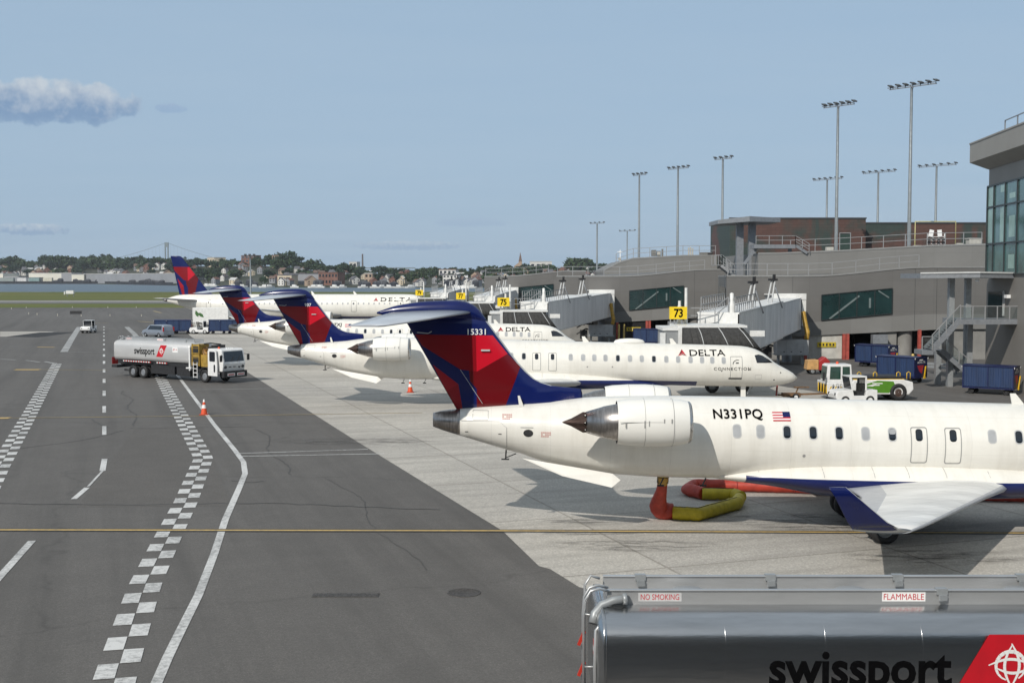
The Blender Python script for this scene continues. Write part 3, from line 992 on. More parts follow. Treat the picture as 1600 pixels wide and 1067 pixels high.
# ---------------------------------------------------------------- ground
def surface(name, col, scale, cracks=0.0, rough=0.85, joints=None, streak=None, col2=None, big=0.02, spec=0.3, rot=0.0):
    m = bpy.data.materials.new(name)
    m.use_nodes = True
    t = m.node_tree
    b = t.nodes['Principled BSDF']
    b.inputs['Roughness'].default_value = rough
    b.inputs['Specular IOR Level'].default_value = spec
    vec = nd(t, 'ShaderNodeTexCoord').outputs['Object']
    rm = nd(t, 'ShaderNodeMapping')
    rm.inputs['Rotation'].default_value = (0, 0, rot)
    t.links.new(vec, rm.inputs[0])
    vec = rm.outputs[0]
    n1 = nd(t, 'ShaderNodeTexNoise', i_Scale=big, i_Detail=5.0, i_Roughness=0.6, i_Distortion=0.6)
    n2 = nd(t, 'ShaderNodeTexNoise', i_Scale=scale, i_Detail=4.0, i_Roughness=0.7)
    n3 = nd(t, 'ShaderNodeTexNoise', i_Scale=scale * 0.06, i_Detail=8.0, i_Roughness=0.65)
    for n in (n1, n2, n3):
        t.links.new(vec, n.inputs['Vector'])
    c2 = col2 or tuple(c * .72 for c in col)
    c = mixc(t, ramp(t, n1.outputs[0], [(0.35, 0.0), (0.65, 1.0)]), col, c2)
    c = mixc(t, math_n(t, 'MULTIPLY', ramp(t, n2.outputs[0], [(0.40, 0.0), (0.62, 1.0)]), 0.55), c, tuple(q * .55 for q in col))
    n6 = nd(t, 'ShaderNodeTexNoise', i_Scale=scale * 2.7, i_Detail=2.0, i_Roughness=0.6)
    t.links.new(vec, n6.inputs['Vector'])
    c = mixc(t, math_n(t, 'MULTIPLY', ramp(t, n6.outputs[0], [(0.50, 0.0), (0.66, 1.0)]), 0.45), c, tuple(min(1, q * 1.55) for q in col))
    n7 = nd(t, 'ShaderNodeTexNoise', i_Scale=scale * .22, i_Detail=5.0, i_Roughness=0.7)
    t.links.new(vec, n7.inputs['Vector'])
    c = mixc(t, math_n(t, 'MULTIPLY', ramp(t, n7.outputs[0], [(0.44, 0.0), (0.66, 1.0)]), 0.22), c, tuple(q * .6 for q in col))
    c = mixc(t, math_n(t, 'MULTIPLY', ramp(t, n3.outputs[0], [(0.42, 0.0), (0.72, 1.0)]), 0.40), c, tuple(q * .62 for q in col))
    if streak:
        q = nd(t, 'ShaderNodeMapping')
        q.inputs['Scale'].default_value = streak
        t.links.new(vec, q.inputs[0])
        n4 = nd(t, 'ShaderNodeTexNoise', i_Scale=1.0, i_Detail=6.0, i_Roughness=0.65)
        t.links.new(q.outputs[0], n4.inputs['Vector'])
        c = mixc(t, math_n(t, 'MULTIPLY', ramp(t, n4.outputs[0], [(0.45, 0.0), (0.68, 1.0)]), 0.55), c, tuple(q_ * .50 for q_ in col))
    if cracks:
        v = nd(t, 'ShaderNodeTexVoronoi', feature='DISTANCE_TO_EDGE', i_Scale=0.055)
        ds = nd(t, 'ShaderNodeVectorMath', operation='ADD')
        n5 = nd(t, 'ShaderNodeTexNoise', i_Scale=0.35, i_Detail=4.0)
        t.links.new(vec, n5.inputs['Vector'])
        sc = nd(t, 'ShaderNodeVectorMath', operation='SCALE')
        sc.inputs['Scale'].default_value = 3.0
        t.links.new(n5.outputs['Color'], sc.inputs[0])
        t.links.new(vec, ds.inputs[0])
        t.links.new(sc.outputs[0], ds.inputs[1])
        t.links.new(ds.outputs[0], v.inputs['Vector'])
        line = math_n(t, 'MULTIPLY', ramp(t, v.outputs['Distance'], [(0.0, 1.0), (0.004, 0.6), (0.008, 0.0)]), cracks)
        line = math_n(t, 'MULTIPLY', line, ramp(t, n3.outputs[0], [(0.4, 0.2), (0.6, 1.0)]))
        c = mixc(t, line, c, tuple(q * .35 for q in col))
    if joints:
        br = nd(t, 'ShaderNodeTexBrick', offset=0.0)
        br.inputs['Scale'].default_value = 1.0
        br.inputs['Mortar Size'].default_value = 0.055
        br.inputs['Mortar Smooth'].default_value = 0.3
        br.inputs['Brick Width'].default_value = joints
        br.inputs['Row Height'].default_value = joints
        br.inputs['Color1'].default_value = (1, 1, 1, 1)
        br.inputs['Color2'].default_value = (.86, .86, .87, 1)
        br.inputs['Mortar'].default_value = (.66, .65, .64, 1)
        t.links.new(vec, br.inputs['Vector'])
        c = mixc(t, 1.0, c, br.outputs['Color'], 'MULTIPLY')
    t.links.new(c, b.inputs['Base Color'])
    bp = nd(t, 'ShaderNodeBump', i_Strength=0.35, i_Distance=0.02)
    t.links.new(n2.outputs[0], bp.inputs['Height'])
    t.links.new(bp.outputs[0], b.inputs['Normal'])
    return m


ROADA = math.atan2((163 - 800) / F, 1.0)          # the service road runs this far left of the view
UD = Vector((math.sin(ROADA), math.cos(ROADA)))
ASPH = surface('worn_asphalt', (0.145, 0.138, 0.130), 9.0, cracks=0.4, col2=(0.112, 0.105, 0.097), streak=(.55, .02, 1), rot=ROADA)
CONC = surface('stained_concrete', (0.55, 0.52, 0.465), 5.0, cracks=0.0, joints=7.6, streak=(.10, 1.1, 1), col2=(0.415, 0.392, 0.352), big=.07, rot=ROADA)
GRASSM = surface('rough_grass', (0.10, 0.125, 0.024), 1.2, rough=.95, col2=(0.17, 0.155, 0.04), streak=(.004, .05, 1), big=.006)
WATERM = bpy.data.materials.new('bay_water')
WATERM.use_nodes = True
_t = WATERM.node_tree
_b = _t.nodes['Principled BSDF']
_b.inputs['Base Color'].default_value = (0.030, 0.050, 0.066, 1)
_b.inputs['Roughness'].default_value = 0.32
_n = nd(_t, 'ShaderNodeTexNoise', i_Scale=0.25, i_Detail=5.0)
_mp = nd(_t, 'ShaderNodeMapping')
_mp.inputs['Scale'].default_value = (.25, 1, 1)
_t.links.new(nd(_t, 'ShaderNodeTexCoord').outputs['Object'], _mp.inputs[0])
_t.links.new(_mp.outputs[0], _n.inputs['Vector'])
_bp = nd(_t, 'ShaderNodeBump', i_Strength=1.0, i_Distance=1.2)
_t.links.new(_n.outputs[0], _bp.inputs['Height'])
_t.links.new(_bp.outputs[0], _b.inputs['Normal'])


def sheet(name, pts, z, m, rot0=True):
    mb = MB()
    mb.add([(p[0], p[1], z) for p in pts], [tuple(range(len(pts)))])
    return struct(mb.build(name, m))


sheet('water', [(-5600, 640), (5600, 640), (5600, 5700), (-5600, 5700)], -3.0, WATERM)
mb = MB()
mb.add([(-1500, -40, -.03), (1500, -40, -.03), (1500, 668, -.03), (-1500, 668, -.03), (1500, 690, -4), (-1500, 690, -4)], [(0, 1, 2, 3), (3, 2, 4, 5)])
struct(mb.build('grass_field', GRASSM))
sheet('apron', [(-900, -30), (900, -30), (900, 326), (-900, 322)], 0.0, ASPH)
sheet('taxiway', [(-1400, 372), (1400, 376), (1400, 428), (-1400, 424)], 0.0, surface('taxiway_asphalt', (0.15, 0.148, 0.145), 6.0, col2=(.2, .195, .185), streak=(.01, .3, 1)))
sheet('taxiway_shoulder', [(-1400, 398), (1400, 400), (1400, 420), (-1400, 417)], 0.012, surface('pale_shoulder', (0.36, 0.35, 0.32), 6.0, streak=(.01, .3, 1)))

# concrete parking stands: a strip along the road, its edge stepping beside the nearest jet
def roadline(px, py, y):
    p = G(px, py)
    return p.x + UD.x / UD.y * (y - p.y), y


e0, e1 = G(560, 700), G(905, 917)
ptsC = [tuple(e1)[:2], tuple(G(860, 889))[:2], tuple(G(842, 884))[:2], tuple(G(785, 829))[:2], tuple(G(560, 691))[:2], tuple(G(400, 590))[:2], tuple(G(300, 527))[:2], tuple(G(268, 499))[:2]]
far = Vector(ptsC[-1])
ptsC += [(far.x + 46, far.y + 4), tuple(Vector((21.5, 88)) + UD * 96), (21.5, 88), tuple(Vector((21.5, 88)) - UD * 95), (Vector((21.5, 88)) - UD * 95 + Vector((-22, -2)))[:2]]
sheet('concrete_stand', ptsC, 0.006, CONC)
sheet('concrete_patch', [tuple(G(*p))[:2] for p in ((0, 518), (85, 518), (62, 526), (0, 526))], 0.005, CONC)
sheet('dark_asphalt_patch', [tuple(G(*p))[:2] for p in ((10, 526), (62, 519.5), (120, 519), (60, 527))], 0.009, surface('fresh_asphalt', (0.045, 0.045, 0.046), 8))
sheet('asphalt_repair', [tuple(G(*p))[:2] for p in ((211, 669), (318, 668), (360, 790), (120, 792))], 0.004, surface('repaired_asphalt', (0.128, 0.120, 0.111), 9, col2=(.104, .098, .091)))

# tar-sealed seams and oil stains
TAR = surface('tar_seal', (.088, .086, .083), 7, rough=.7)
mb = None


def seam(pl, w):
    m = MB()
    q = walk(gpts(pl), .5)
    ph = rnd.uniform(0, 6)
    q = [p + Vector((rnd.uniform(-.06, .06) + .25 * math.sin(k * .31 + ph), rnd.uniform(-.08, .08) + .22 * math.sin(k * .23 + ph))) for k, p in enumerate(q)]
    stripe(m, q, w, .0105)
    struct(m.build('tar_seam', TAR))


def stain_mat():
    m = bpy.data.materials.new('oil_stain')
    m.use_nodes = True
    t = m.node_tree
    b = t.nodes['Principled BSDF']
    b.inputs['Base Color'].default_value = (.055, .05, .045, 1)
    b.inputs['Roughness'].default_value = .6
    o = nd(t, 'ShaderNodeTexCoord')
    mp_ = nd(t, 'ShaderNodeMapping'); mp_.inputs['Scale'].default_value = (.45, 1.7, 1)
    t.links.new(nd(t, 'ShaderNodeNewGeometry').outputs['Position'], mp_.inputs[0])
    n = nd(t, 'ShaderNodeTexNoise', i_Scale=1.6, i_Detail=9.0, i_Roughness=.72)
    t.links.new(mp_.outputs[0], n.inputs['Vector'])
    g_ = nd(t, 'ShaderNodeTexGradient', gradient_type='SPHERICAL')
    t.links.new(o.outputs['Object'], g_.inputs[0])
    a = math_n(t, 'MULTIPLY', ramp(t, n.outputs[0], [(.46, 0), (.66, 1)]), ramp(t, g_.outputs[0], [(0, 0), (.45, 1)]))
    t.links.new(math_n(t, 'MULTIPLY', a, .60), b.inputs['Alpha'])
    return m


def stains():
    SM = stain_mat()
    for px, py, w_, d_ in ((905, 815, 3.2, 1.2), (985, 852, 6.0, 2.0), (900, 832, 6.5, .9), (1240, 812, 6.0, 3.2), (1330, 824, 7.0, 1.5), (1460, 870, 6.0, 2.4), (560, 690, 9.0, 3.0), (760, 612, 14.0, 5.0)):
        p = G(px, py)
        m = MB()
        m.add([(-1, -1, 0), (1, -1, 0), (1, 1, 0), (-1, 1, 0)], [(0, 1, 2, 3)])
        o = struct(m.build('oil_stain', SM))
        o.location, o.scale = (p.x, p.y, .0125), (w_ / 2, d_ / 2, 1)


# painted markings
def paint(name, c, worn=.5, sc=6.0):
    m = bpy.data.materials.new(name)
    m.use_nodes = True
    t = m.node_tree
    b = t.nodes['Principled BSDF']
    b.inputs['Roughness'].default_value = .7
    vec = nd(t, 'ShaderNodeTexCoord').outputs['Object']
    n = nd(t, 'ShaderNodeTexNoise', i_Scale=sc, i_Detail=8.0, i_Roughness=.75)
    n2 = nd(t, 'ShaderNodeTexNoise', i_Scale=sc * .06, i_Detail=3.0)
    t.links.new(vec, n.inputs['Vector'])
    t.links.new(vec, n2.inputs['Vector'])
    f = ramp(t, math_n(t, 'ADD', math_n(t, 'MULTIPLY', n.outputs[0], .7), math_n(t, 'MULTIPLY', n2.outputs[0], .4)), [(.50, 0), (.68, 1)])
    t.links.new(mixc(t, math_n(t, 'MULTIPLY', f, worn), c, (.12, .12, .118)), b.inputs['Base Color'])
    return m


PW = paint('worn_white_road_paint', (0.60, 0.60, 0.585), .75)
PWF = paint('faded_white_road_paint', (0.36, 0.36, 0.35), .85)
PY = paint('worn_yellow_road_paint', (0.62, 0.42, 0.13), .55)
PYF = paint('faded_yellow_road_paint', (0.42, 0.32, 0.14), .8)
PK = paint('black_line_border', (0.03, 0.028, 0.026), .4)


def gpts(pl):
    return [Vector(G(*p)[:2]) for p in pl]


def stripe(mb, pl, w, z=.014, off=0.0, d0=None, d1=None, mi=0):
    """painted line along ground points, with a width in metres"""
    L_, Rr = [], []
    for k, p in enumerate(pl):
        a = (pl[k] - pl[k - 1]).normalized() if k else None
        b_ = (pl[k + 1] - pl[k]).normalized() if k + 1 < len(pl) else None
        d = ((a or b_) + (b_ or a)).normalized()
        n = Vector((-d.y, d.x))
        L_.append(p + n * (off + w / 2)); Rr.append(p + n * (off - w / 2))
    for k in range(len(pl) - 1):
        mb.add([(*L_[k], z), (*Rr[k], z), (*Rr[k + 1], z), (*L_[k + 1], z)], [(0, 1, 2, 3)], mi)


def walk(pl, step):
    """points every step metres along a polyline"""
    out, rest = [], 0.0
    for a, b in zip(pl, pl[1:]):
        ln = (b - a).length
        s = rest
        while s < ln:
            out.append(a + (b - a) * (s / ln))
            s += step
        rest = s - ln
    return out


def zipper(pl, w, step):
    mb = MB()
    q = walk(pl, step)
    for k in range(len(q) - 1):
        stripe(mb, [q[k], q[k + 1]], w, off=(w / 2 + .01) * (1 if k % 2 else -1))
    return mb


for pl, w in (([(-30, 786), (150, 786.5), (420, 788), (700, 795)], .10), ([(140, 655), (163, 662), (183, 668.5)], .07), ([(212, 668), (240, 668.5), (400, 667)], .06), ([(403, 670), (425, 700), (452, 745)], .05), ([(372, 750), (405, 752), (432, 748)], .07),
              ([(196, 610), (206, 640), (214, 668)], .06), ([(40, 700), (110, 690), (200, 672)], .05), ([(520, 745), (600, 830), (660, 890)], .03)):
    seam(pl, w)
stains()
struct(zipper(gpts([(172, 1085), (190, 1025), (226, 915), (262, 840), (290, 785), (318, 716), (283, 650), (262, 612), (243, 575)]), .43, .98).build('road_marking', PW))
struct(zipper(gpts([(-52, 830), (0, 728), (45, 650), (86, 574), (90, 567)]), .43, .98).build('road_marking', PW))
mb = MB()
stripe(mb, gpts([(100, 550), (113, 528), (124, 511)]), .8)
stripe(mb, gpts([(217, 531), (210, 522), (198, 511)]), .75)
stripe(mb, gpts([(230, 533), (222, 520)]), .25)
struct(mb.build('road_marking', PWF))
mb = MB()
a, b_ = G(163, 700), G(163, 500)
y = 200.0
while y > 56:
    x0, x1 = G(163, 600).x, 0
    p, q = Vector((UD.x / UD.y * (y - G(163, 690).y) + G(163, 690).x, y)), Vector((UD.x / UD.y * (y - 3.7 - G(163, 690).y) + G(163, 690).x, y - 3.7))
    stripe(mb, [p, q], .22)
    y -= 10.3
stripe(mb, gpts([(163.5, 717), (160, 736)]), .25)
stripe(mb, gpts([(160, 736), (138, 760)]), .10)
stripe(mb, gpts([(136, 762), (115, 780)]), .22)
stripe(mb, gpts([(50, 845), (-30, 934)]), .24)
struct(mb.build('dashed_centre_line', PW))
mb = MB()
stripe(mb, gpts([(242, 1073), (262, 1027), (280, 990), (310, 930), (335, 865), (352, 812), (374, 762), (383, 740), (380.5, 722), (365, 701), (335, 664), (318, 641), (283, 594), (268, 574)]), .24)
struct(mb.build('road_edge_line', PW))
mb = MB()
mb2 = MB()
stripe(mb2, gpts([(375, 708.5), (575, 702)]), .13)
stripe(mb2, gpts([(378, 713), (600, 709)]), .13)
struct(mb2.build('road_marking', PW))
stripe(mb, gpts([(300, 609), (545, 605.5)]), .16)
stripe(mb, gpts([(105, 550.5), (165, 549.5)]), .3)
stripe(mb, gpts([(0, 561), (25, 562.5)]), .3); stripe(mb, gpts([(40, 563), (62, 566)]), .3); stripe(mb, gpts([(70, 565), (85, 568)]), .3)
stripe(mb, gpts([(0, 529), (105, 529)]), .18)
stripe(mb, gpts([(75, 518.5), (88, 518)]), .9)
struct(mb.build('road_marking', PWF))
mb = MB()
l2 = gpts([(-60, 828.0), (770, 829.5), (1700, 833.5)])
stripe(mb, l2, .16, .020)
struct(mb.build('lead_in_line', PY))
mb = MB()
stripe(mb, l2, .42, .016)
struct(mb.build('lead_in_line_border', PK))
mb = MB()
stripe(mb, gpts([(-20, 653.6), (320, 650), (660, 645)]), .15, .018)
stripe(mb, gpts([(60, 577.5), (168, 578.5)]), .18, .018)
stripe(mb, gpts([(145, 504.7), (168, 505)]), .5, .018); stripe(mb, gpts([(215, 502), (240, 504)]), .5, .018)
stripe(mb, gpts([(240, 486), (252, 489)]), .6, .018)
struct(mb.build('lead_in_line', PYF))
mb = MB()
stripe(mb, gpts([(-8, 653.6), (15, 653.4)]), .7, .022)
stripe(mb, gpts([(23, 577.8), (62, 577.8)]), .8, .022)
stripe(mb, gpts([(58, 542.4), (85, 542.8)]), .5, .022)
struct(mb.build('yellow_block_marking', PY))
# drain covers set flush in the asphalt
for name, cx, cy, w_, d_, lab in (('drain_grate', 540, 930, 1.75, .38, 'long grey metal drain grate set flush in the dark asphalt'), ('manhole_cover', 725, 926, 0, .45, 'round dark manhole cover sunk in the asphalt')):
    p = G(cx, cy)
    mb = MB()
    if w_:
        mb.bx(p.x - w_ / 2, p.x + w_ / 2, p.y - d_ / 2, p.y + d_ / 2, -.02, .012)
        for k in range(5):
            mb.bx(p.x - w_ / 2 + k * w_ / 5 + .01, p.x - w_ / 2 + (k + 1) * w_ / 5 - .01, p.y - d_ / 2 + .02, p.y + d_ / 2 - .02, .0125, .018, 1)
    else:
        mb.lathe((p.x, p.y, -.02), (0, 0, 1), [(0, d_), (.034, d_), (.035, d_ - .04), (.03, d_ - .05), (.032, .02)], 24, 1)
    o = mb.build(name, [mat('cast_iron', (.13, .125, .12), .6, .5, var=.2, scale=9), mat('rusty_iron', (.10, .092, .085), .65, .4, var=.3, scale=14)])
    tag(o, lab, name.replace('_', ' '))


# ---------------------------------------------------------------- fuel trucks
TANK = mat('polished_tank_aluminium', (0.56, 0.565, 0.57), 0.24, 1.0, var=0.14, scale=0.8, stretch=(.5, 3, 3), bump=.07)
ALU = mat('dull_aluminium_rail', (0.50, 0.51, 0.515), 0.42, 0.6, var=0.10, scale=2, stretch=(.4, 2, 2))


def flat_text(mb, txt, x, z, y, size, spacing=1.0, bold=0.0, width=None, mi=0):
    vs, fs = text2d(txt, size, spacing, bold, width)
    mb.add([(x + a, y, z + b) for a, b in vs], fs, mi)


TANKD = mat('dull_silver_tank_paint', (0.60, 0.60, 0.595), 0.42, 0.35, var=0.08, scale=0.8, stretch=(.5, 3, 3))


def tanker(label, loc, rz, txtx, txtw, logo, cab=True, group=None, skin=TANK):
    """rear of the tank at x = 0, driving towards +x, right side towards -y"""
    t = thing('fuel_truck', label, 'fuel truck', loc, rz, group)
    LN = 9.3
    prof = [(-.95, 1.42), (-1.15, 1.5), (-1.25, 1.75), (-1.25, 2.62), (-1.235, 2.74), (-1.19, 2.85), (-1.11, 2.94), (-1.0, 3.0), (-.86, 3.045), (-.55, 3.075)]
    ring = prof + [(-y, z) for y, z in prof[::-1]]
    m = MB()
    def rg(x, k):
        return [(x, y * k, 2.25 + (z - 2.25) * k) for y, z in ring]
    m.loft([rg(-.10, .80), rg(-.05, .93), rg(0, .985), rg(.02, 1.0), rg(.05, 1.0), rg(LN - .05, 1), rg(LN, .985), rg(LN + .08, .9)], 0, True)
    tank = m.build('tank', skin, t)
    m = MB()
    for x in (1.9, 3.45, 4.96, 7.2):
        m.loft([[(x + dx, y * k, 2.25 + (z - 2.25) * k) for y, z in ring] for dx, k in ((-.007, 1.0), (-.004, 1.0015), (.004, 1.0015), (.007, 1.0))], 0, True, False)
    m.loft([[(x, y * k, 2.25 + (z - 2.25) * k) for y, z in ring] for x, k in ((-.005, 1.0), (-.005, 1.018), (.05, 1.018), (.05, 1.0))], 0, True, False)
    m.build('tank_seam', skin, tank)
    for y in (-.45, .45):
        m = MB()
        m.bx(.12, LN - .2, y - .02, y + .02, 3.06, 3.30)
        m.bx(.12, LN - .2, y - .05, y + .05, 3.295, 3.315)
        r = m.build('walkway_rail', ALU, t, bevel=.006)
        m = MB()
        for x in ((.75, 2.95, 5.1, 7.2) if y > 0 else (5.52, 8.1)):
            m.bx(x - .09, x + .09, y - .06, y + .06, 3.24, 3.335)
            m.ob((x, y - .09, 3.20), (.13, .05, .09), .2)
        m.build('hinge', GALV, r)
    m = MB()
    m.bx(.14, LN - .22, -.43, .43, 3.07, 3.095)
    m.build('walkway', mat('walkway_tread', (.30, .30, .30), .6, .4, var=.15, scale=25, bump=.4), t)
    m = MB()
    for x in (1.5, 4.2, 7.0):
        m.lathe((x, 0, 3.09), (0, 0, 1), [(0, .30), (.07, .30), (.10, .26), (.11, .02)], 20)
    m.build('hatch', ALU, t)
    # lettering and the red flag emblem
    m = MB()
    z0 = 2.02
    flat_text(m, 'swissport', txtx, z0, -1.256, .80, 1.0, .020, txtw)
    m.build('operator_lettering', BLACK, tank)
    lx, lw, lh = logo
    m = MB()
    zb, zt = z0 - .17, z0 + .80
    sl = .58
    m.add([(lx, -1.255, zb), (lx + lw, -1.255, zb), (lx + lw + sl * (zt - zb), -1.255, zt), (lx + sl * (zt - zb), -1.255, zt)], [(0, 1, 2, 3)], 0)
    cx, cz, r = lx + lw / 2 + sl * (zt - zb) * .5, (zb + zt) / 2 - .01, lh
    lift = [0]
    def curve(f, w=.03):
        lift[0] += 1
        yy = -1.2575 - .0015 * lift[0]
        ps = [f(k / 16) for k in range(17)]
        for k in range(16):
            (x0, a0), (x1, a1) = ps[k], ps[k + 1]
            d = Vector((x1 - x0, a1 - a0)).normalized()
            wa, wb = w * (.35 + .65 * math.sin(math.pi * k / 16)), w * (.35 + .65 * math.sin(math.pi * (k + 1) / 16))
            m.add([(x0 - d.y * wa, yy, a0 + d.x * wa), (x0 + d.y * wa, yy, a0 - d.x * wa), (x1 + d.y * wb, yy, a1 - d.x * wb), (x1 - d.y * wb, yy, a1 + d.x * wb)], [(0, 1, 2, 3)], 1)
    curve(lambda q: (cx + r * math.cos(2 * math.pi * q * .86 - 1.0), cz + r * math.sin(2 * math.pi * q * .86 - 1.0)), r * .13)
    curve(lambda q: (cx - r * 1.5 + 3.0 * r * q, cz + r * .05 + .42 * r * math.sin(math.pi * q)), r * .10)
    curve(lambda q: (cx - r * 1.0 + 2.3 * r * q, cz - r * .12 - .36 * r * math.sin(math.pi * q)), r * .10)
    curve(lambda q: (cx + r * .1 - .52 * r * math.sin(math.pi * q), cz - r * 1.5 + 3.0 * r * q), r * .10)
    curve(lambda q: (cx + r * .02 + .55 * r * math.sin(math.pi * q), cz - r * 1.45 + 3.0 * r * q), r * .10)
    m.build('emblem', [RED, WTXT], tank)
    m = MB()
    m.bx(4.56, 5.26, -.474, -.471, 3.125, 3.275, 0)
    flat_text(m, 'FLAMMABLE', 4.585, 3.15, -.4765, .145, 1.0, .0, .65, 1)
    m.bx(.62, 1.32, -.474, -.471, 3.125, 3.265, 2)
    flat_text(m, 'NO SMOKING', .66, 3.15, -.4765, .135, 1.0, .0, .62, 1)
    m.bx(7.35, 8.0, -1.258, -1.254, 2.28, 2.72, 0)
    flat_text(m, 'JET A', 7.42, 2.44, -1.262, .2, 1.0, .002, .5, 1)
    m.build('warning_sign', [WTXT, mat('sign_red', (.50, .02, .035), .5, var=.02), mat('pale_grey_sign', (.55, .55, .55), .5)], t)
    # rear handrails, vent pipe and ladder
    m = MB()
    for y in (-.40, -.62):
        m.tube([(.14, y + .1, 3.30), (-.02, y, 3.37), (-.16, y - .0, 3.33), (-.25, y, 3.18), (-.27, y, 2.9), (-.27, y, 1.2)], .022, 8)
    for z in (1.5, 1.85, 2.2, 2.55, 2.9):
        m.tube([(-.27, -.40, z), (-.27, -.62, z)], .016, 6)
    m.tube([(-.27, -.40, 2.9), (0, -.40, 2.86)], .016, 6); m.tube([(-.27, -.62, 2.1), (0, -.62, 2.1)], .016, 6)
    m.tube([(.05, -.95, 2.98), (-.1, -.98, 2.8), (-.12, -1.02, 2.2), (-.1, -1.0, 1.3)], .028, 8)
    m.tube([(.05, .3, 3.3), (-.1, .25, 3.36), (-.2, .25, 3.2), (-.2, .25, 1.2)], .022, 8)
    lad = m.build('handrail', ALU, t)
    m = MB()
    m.tube([(.42, -.58, 3.20), (.20, -.58, 3.17), (.02, -.60, 3.10), (-.10, -.66, 2.98), (-.14, -.74, 2.84)], .065, 12)
    m.lathe((.36, -.58, 3.19), (1, 0, .1), [(0, .068), (0, .09), (.07, .09), (.07, .05), (.03, .04)], 14)
    m.build('vent_pipe', GALV, t)
    m = MB()
    for z in (2.55, 2.05):
        m.ob((-.30, -.56, z), (.05, .05, .26), 0, 0, .25, .35)
    m.bx(-.125, -.12, -.86, -.72, 2.35, 2.6, 0); m.bx(-.128, -.126, -.84, -.74, 2.42, 2.5, 1)
    m.build('reflector', [mat('reflector_red', (.62, .05, .03), .3), WTXT], t)
    # chassis
    m = MB()
    for y in (-.45, .45):
        m.bx(-.1, 12.2, y - .06, y + .06, .85, 1.12)
    m.bx(.2, 9.2, -1.05, 1.05, 1.12, 1.4)
    m.bx(4.5, 7.4, -1.1, -.5, .45, 1.12); m.bx(4.7, 7.0, .5, 1.1, .5, 1.12); m.bx(7.6, 9.2, -1.05, -.4, .4, 1.1)
    m.bx(-.5, .2, -1.15, 1.15, .75, .95); m.bx(9.2, 10.5, -.8, .8, .7, 1.1)
    for x in (1.0, 3.0, 6.0, 8.4):
        m.tube([(x, -1.0, .6), (x + .8, -.9, .55)], .08, 8)
    m.build('chassis', DARK, t)
    m = MB()
    n = 22
    for k in range(n):
        m.bx(1.15 + k * .16, 1.15 + (k + 1) * .16, -1.262, -1.25, 1.33, 1.42, k % 2)
    m.bx(1.1, 4.75, -1.25, -.7, 1.30, 1.34, 2)
    for k in range(8):
        m.bx(5.4 + k * .16, 5.4 + (k + 1) * .16, -1.262, -1.25, 1.33, 1.42, k % 2)
    m.bx(-.52, -.505, -1.1, -.5, 1.0, 1.6, 1); m.bx(-.53, -.52, -1.0, -.8, 1.1, 1.45, 0)
    m.build('reflective_tape', [WTXT, mat('tape_red', (.50, .03, .03), .4), DARK], t)
    for x in (2.25, 3.55, 11.0):
        for s in (-1, 1):
            q = MB()
            q.wheel((x, s * 1.02, .52), .52, .34)
            if x < 5:
                q.wheel((x, s * .68, .52), .52, .3)
            o = q.build('wheel', [RUBBER, GALVD], t)
    # pumping equipment: yellow cabinet, ladder, hose reel
    m = MB()
    m.bx(9.62, 10.5, -1.18, -.2, 1.35, 3.0); m.bx(9.6, 9.68, -1.22, -1.1, 1.3, 3.05); m.bx(10.42, 10.5, -1.22, -1.1, 1.3, 3.05); m.bx(9.6, 10.5, -1.22, -1.1, 2.15, 2.22)
    m.bx(10.5, 11.35, -1.05, 1.05, 1.25, 2.2)
    m.bx(9.75, 10.38, -1.205, -1.18, 2.35, 2.85, 1); m.bx(9.75, 10.38, -1.205, -1.18, 1.5, 2.0, 1)
    for k in range(4):
        m.tube([(9.7, -1.24, 1.5 + .4 * k), (10.45, -1.24, 1.5 + .4 * k)], .02, 6)
    cabn = m.build('pump_cabinet', [mat('faded_yellow_steel', (.42, .27, .05), .5, var=.25, scale=3), DARK], t)
    m = MB()
    m.lathe((10.95, -1.0, 2.5), (0, 1, 0), [(0, .36), (.05, .36), (.05, .16), (.7, .16), (.7, .36), (.75, .36)], 20)
    for k in range(5):
        m.tube([(10.95 + .27 * math.cos(a), -.9 + k * .12, 2.5 + .27 * math.sin(a)) for a in [2 * math.pi * q / 16 for q in range(17)]], .06, 6, 1)
    m.tube([(10.6, -.8, 3.05), (11.1, -.6, 3.12), (11.4, .2, 3.0), (11.2, .6, 2.6)], .05, 8, 1); m.bx(11.0, 11.5, -.4, .6, 2.7, 2.95, 1)
    m.build('hose_reel', [mat('rusty_yellow', (.40, .22, .06), .6, var=.3, scale=5), DARK], t)
    m = MB()
    for y0 in (-1.27,):
        for x in (9.85, 10.3):
            m.bx(x - .025, x + .025, y0 - .02, y0 + .02, .35, 1.6)
        for k in range(4):
            m.bx(9.85, 10.3, y0 - .03, y0 + .03, .4 + k * .33, .45 + k * .33)
    m.bx(9.28, 9.42, -1.24, -1.1, .9, 2.75); m.bx(9.0, 9.6, -1.3, -1.05, 1.05, 1.15); m.bx(9.28, 9.42, 1.1, 1.24, .9, 2.75)
    m.build('boarding_ladder', WPAINT, t)
    if cab:
        m = MB()
        out = [(11.45, .95), (13.05, .95), (13.18, 1.55), (12.98, 2.62), (12.75, 2.72), (11.45, 2.72)]
        m.prism(out, lambda a, b, y: (a, y, b), -1.16, 1.16)
        c = m.build('cab', WPAINT, t, bevel=.05)
        fx = lambda z: 13.18 - (z - 1.55) * .187 + .012
        m = MB()
        m.add([(fx(z), y, z) for y, z in ((-1.02, 1.72), (1.02, 1.72), (.98, 2.52), (-.98, 2.52))], [(0, 1, 2, 3)])
        m.build('windscreen', GLASSD, c)
        m = MB()
        for y in (-.35, .3):
            m.beam((fx(1.72) + .02, y, 1.70), (fx(2.1) + .02, y + .35, 2.1), .03, .02)
        m.build('wiper', DARK, c)
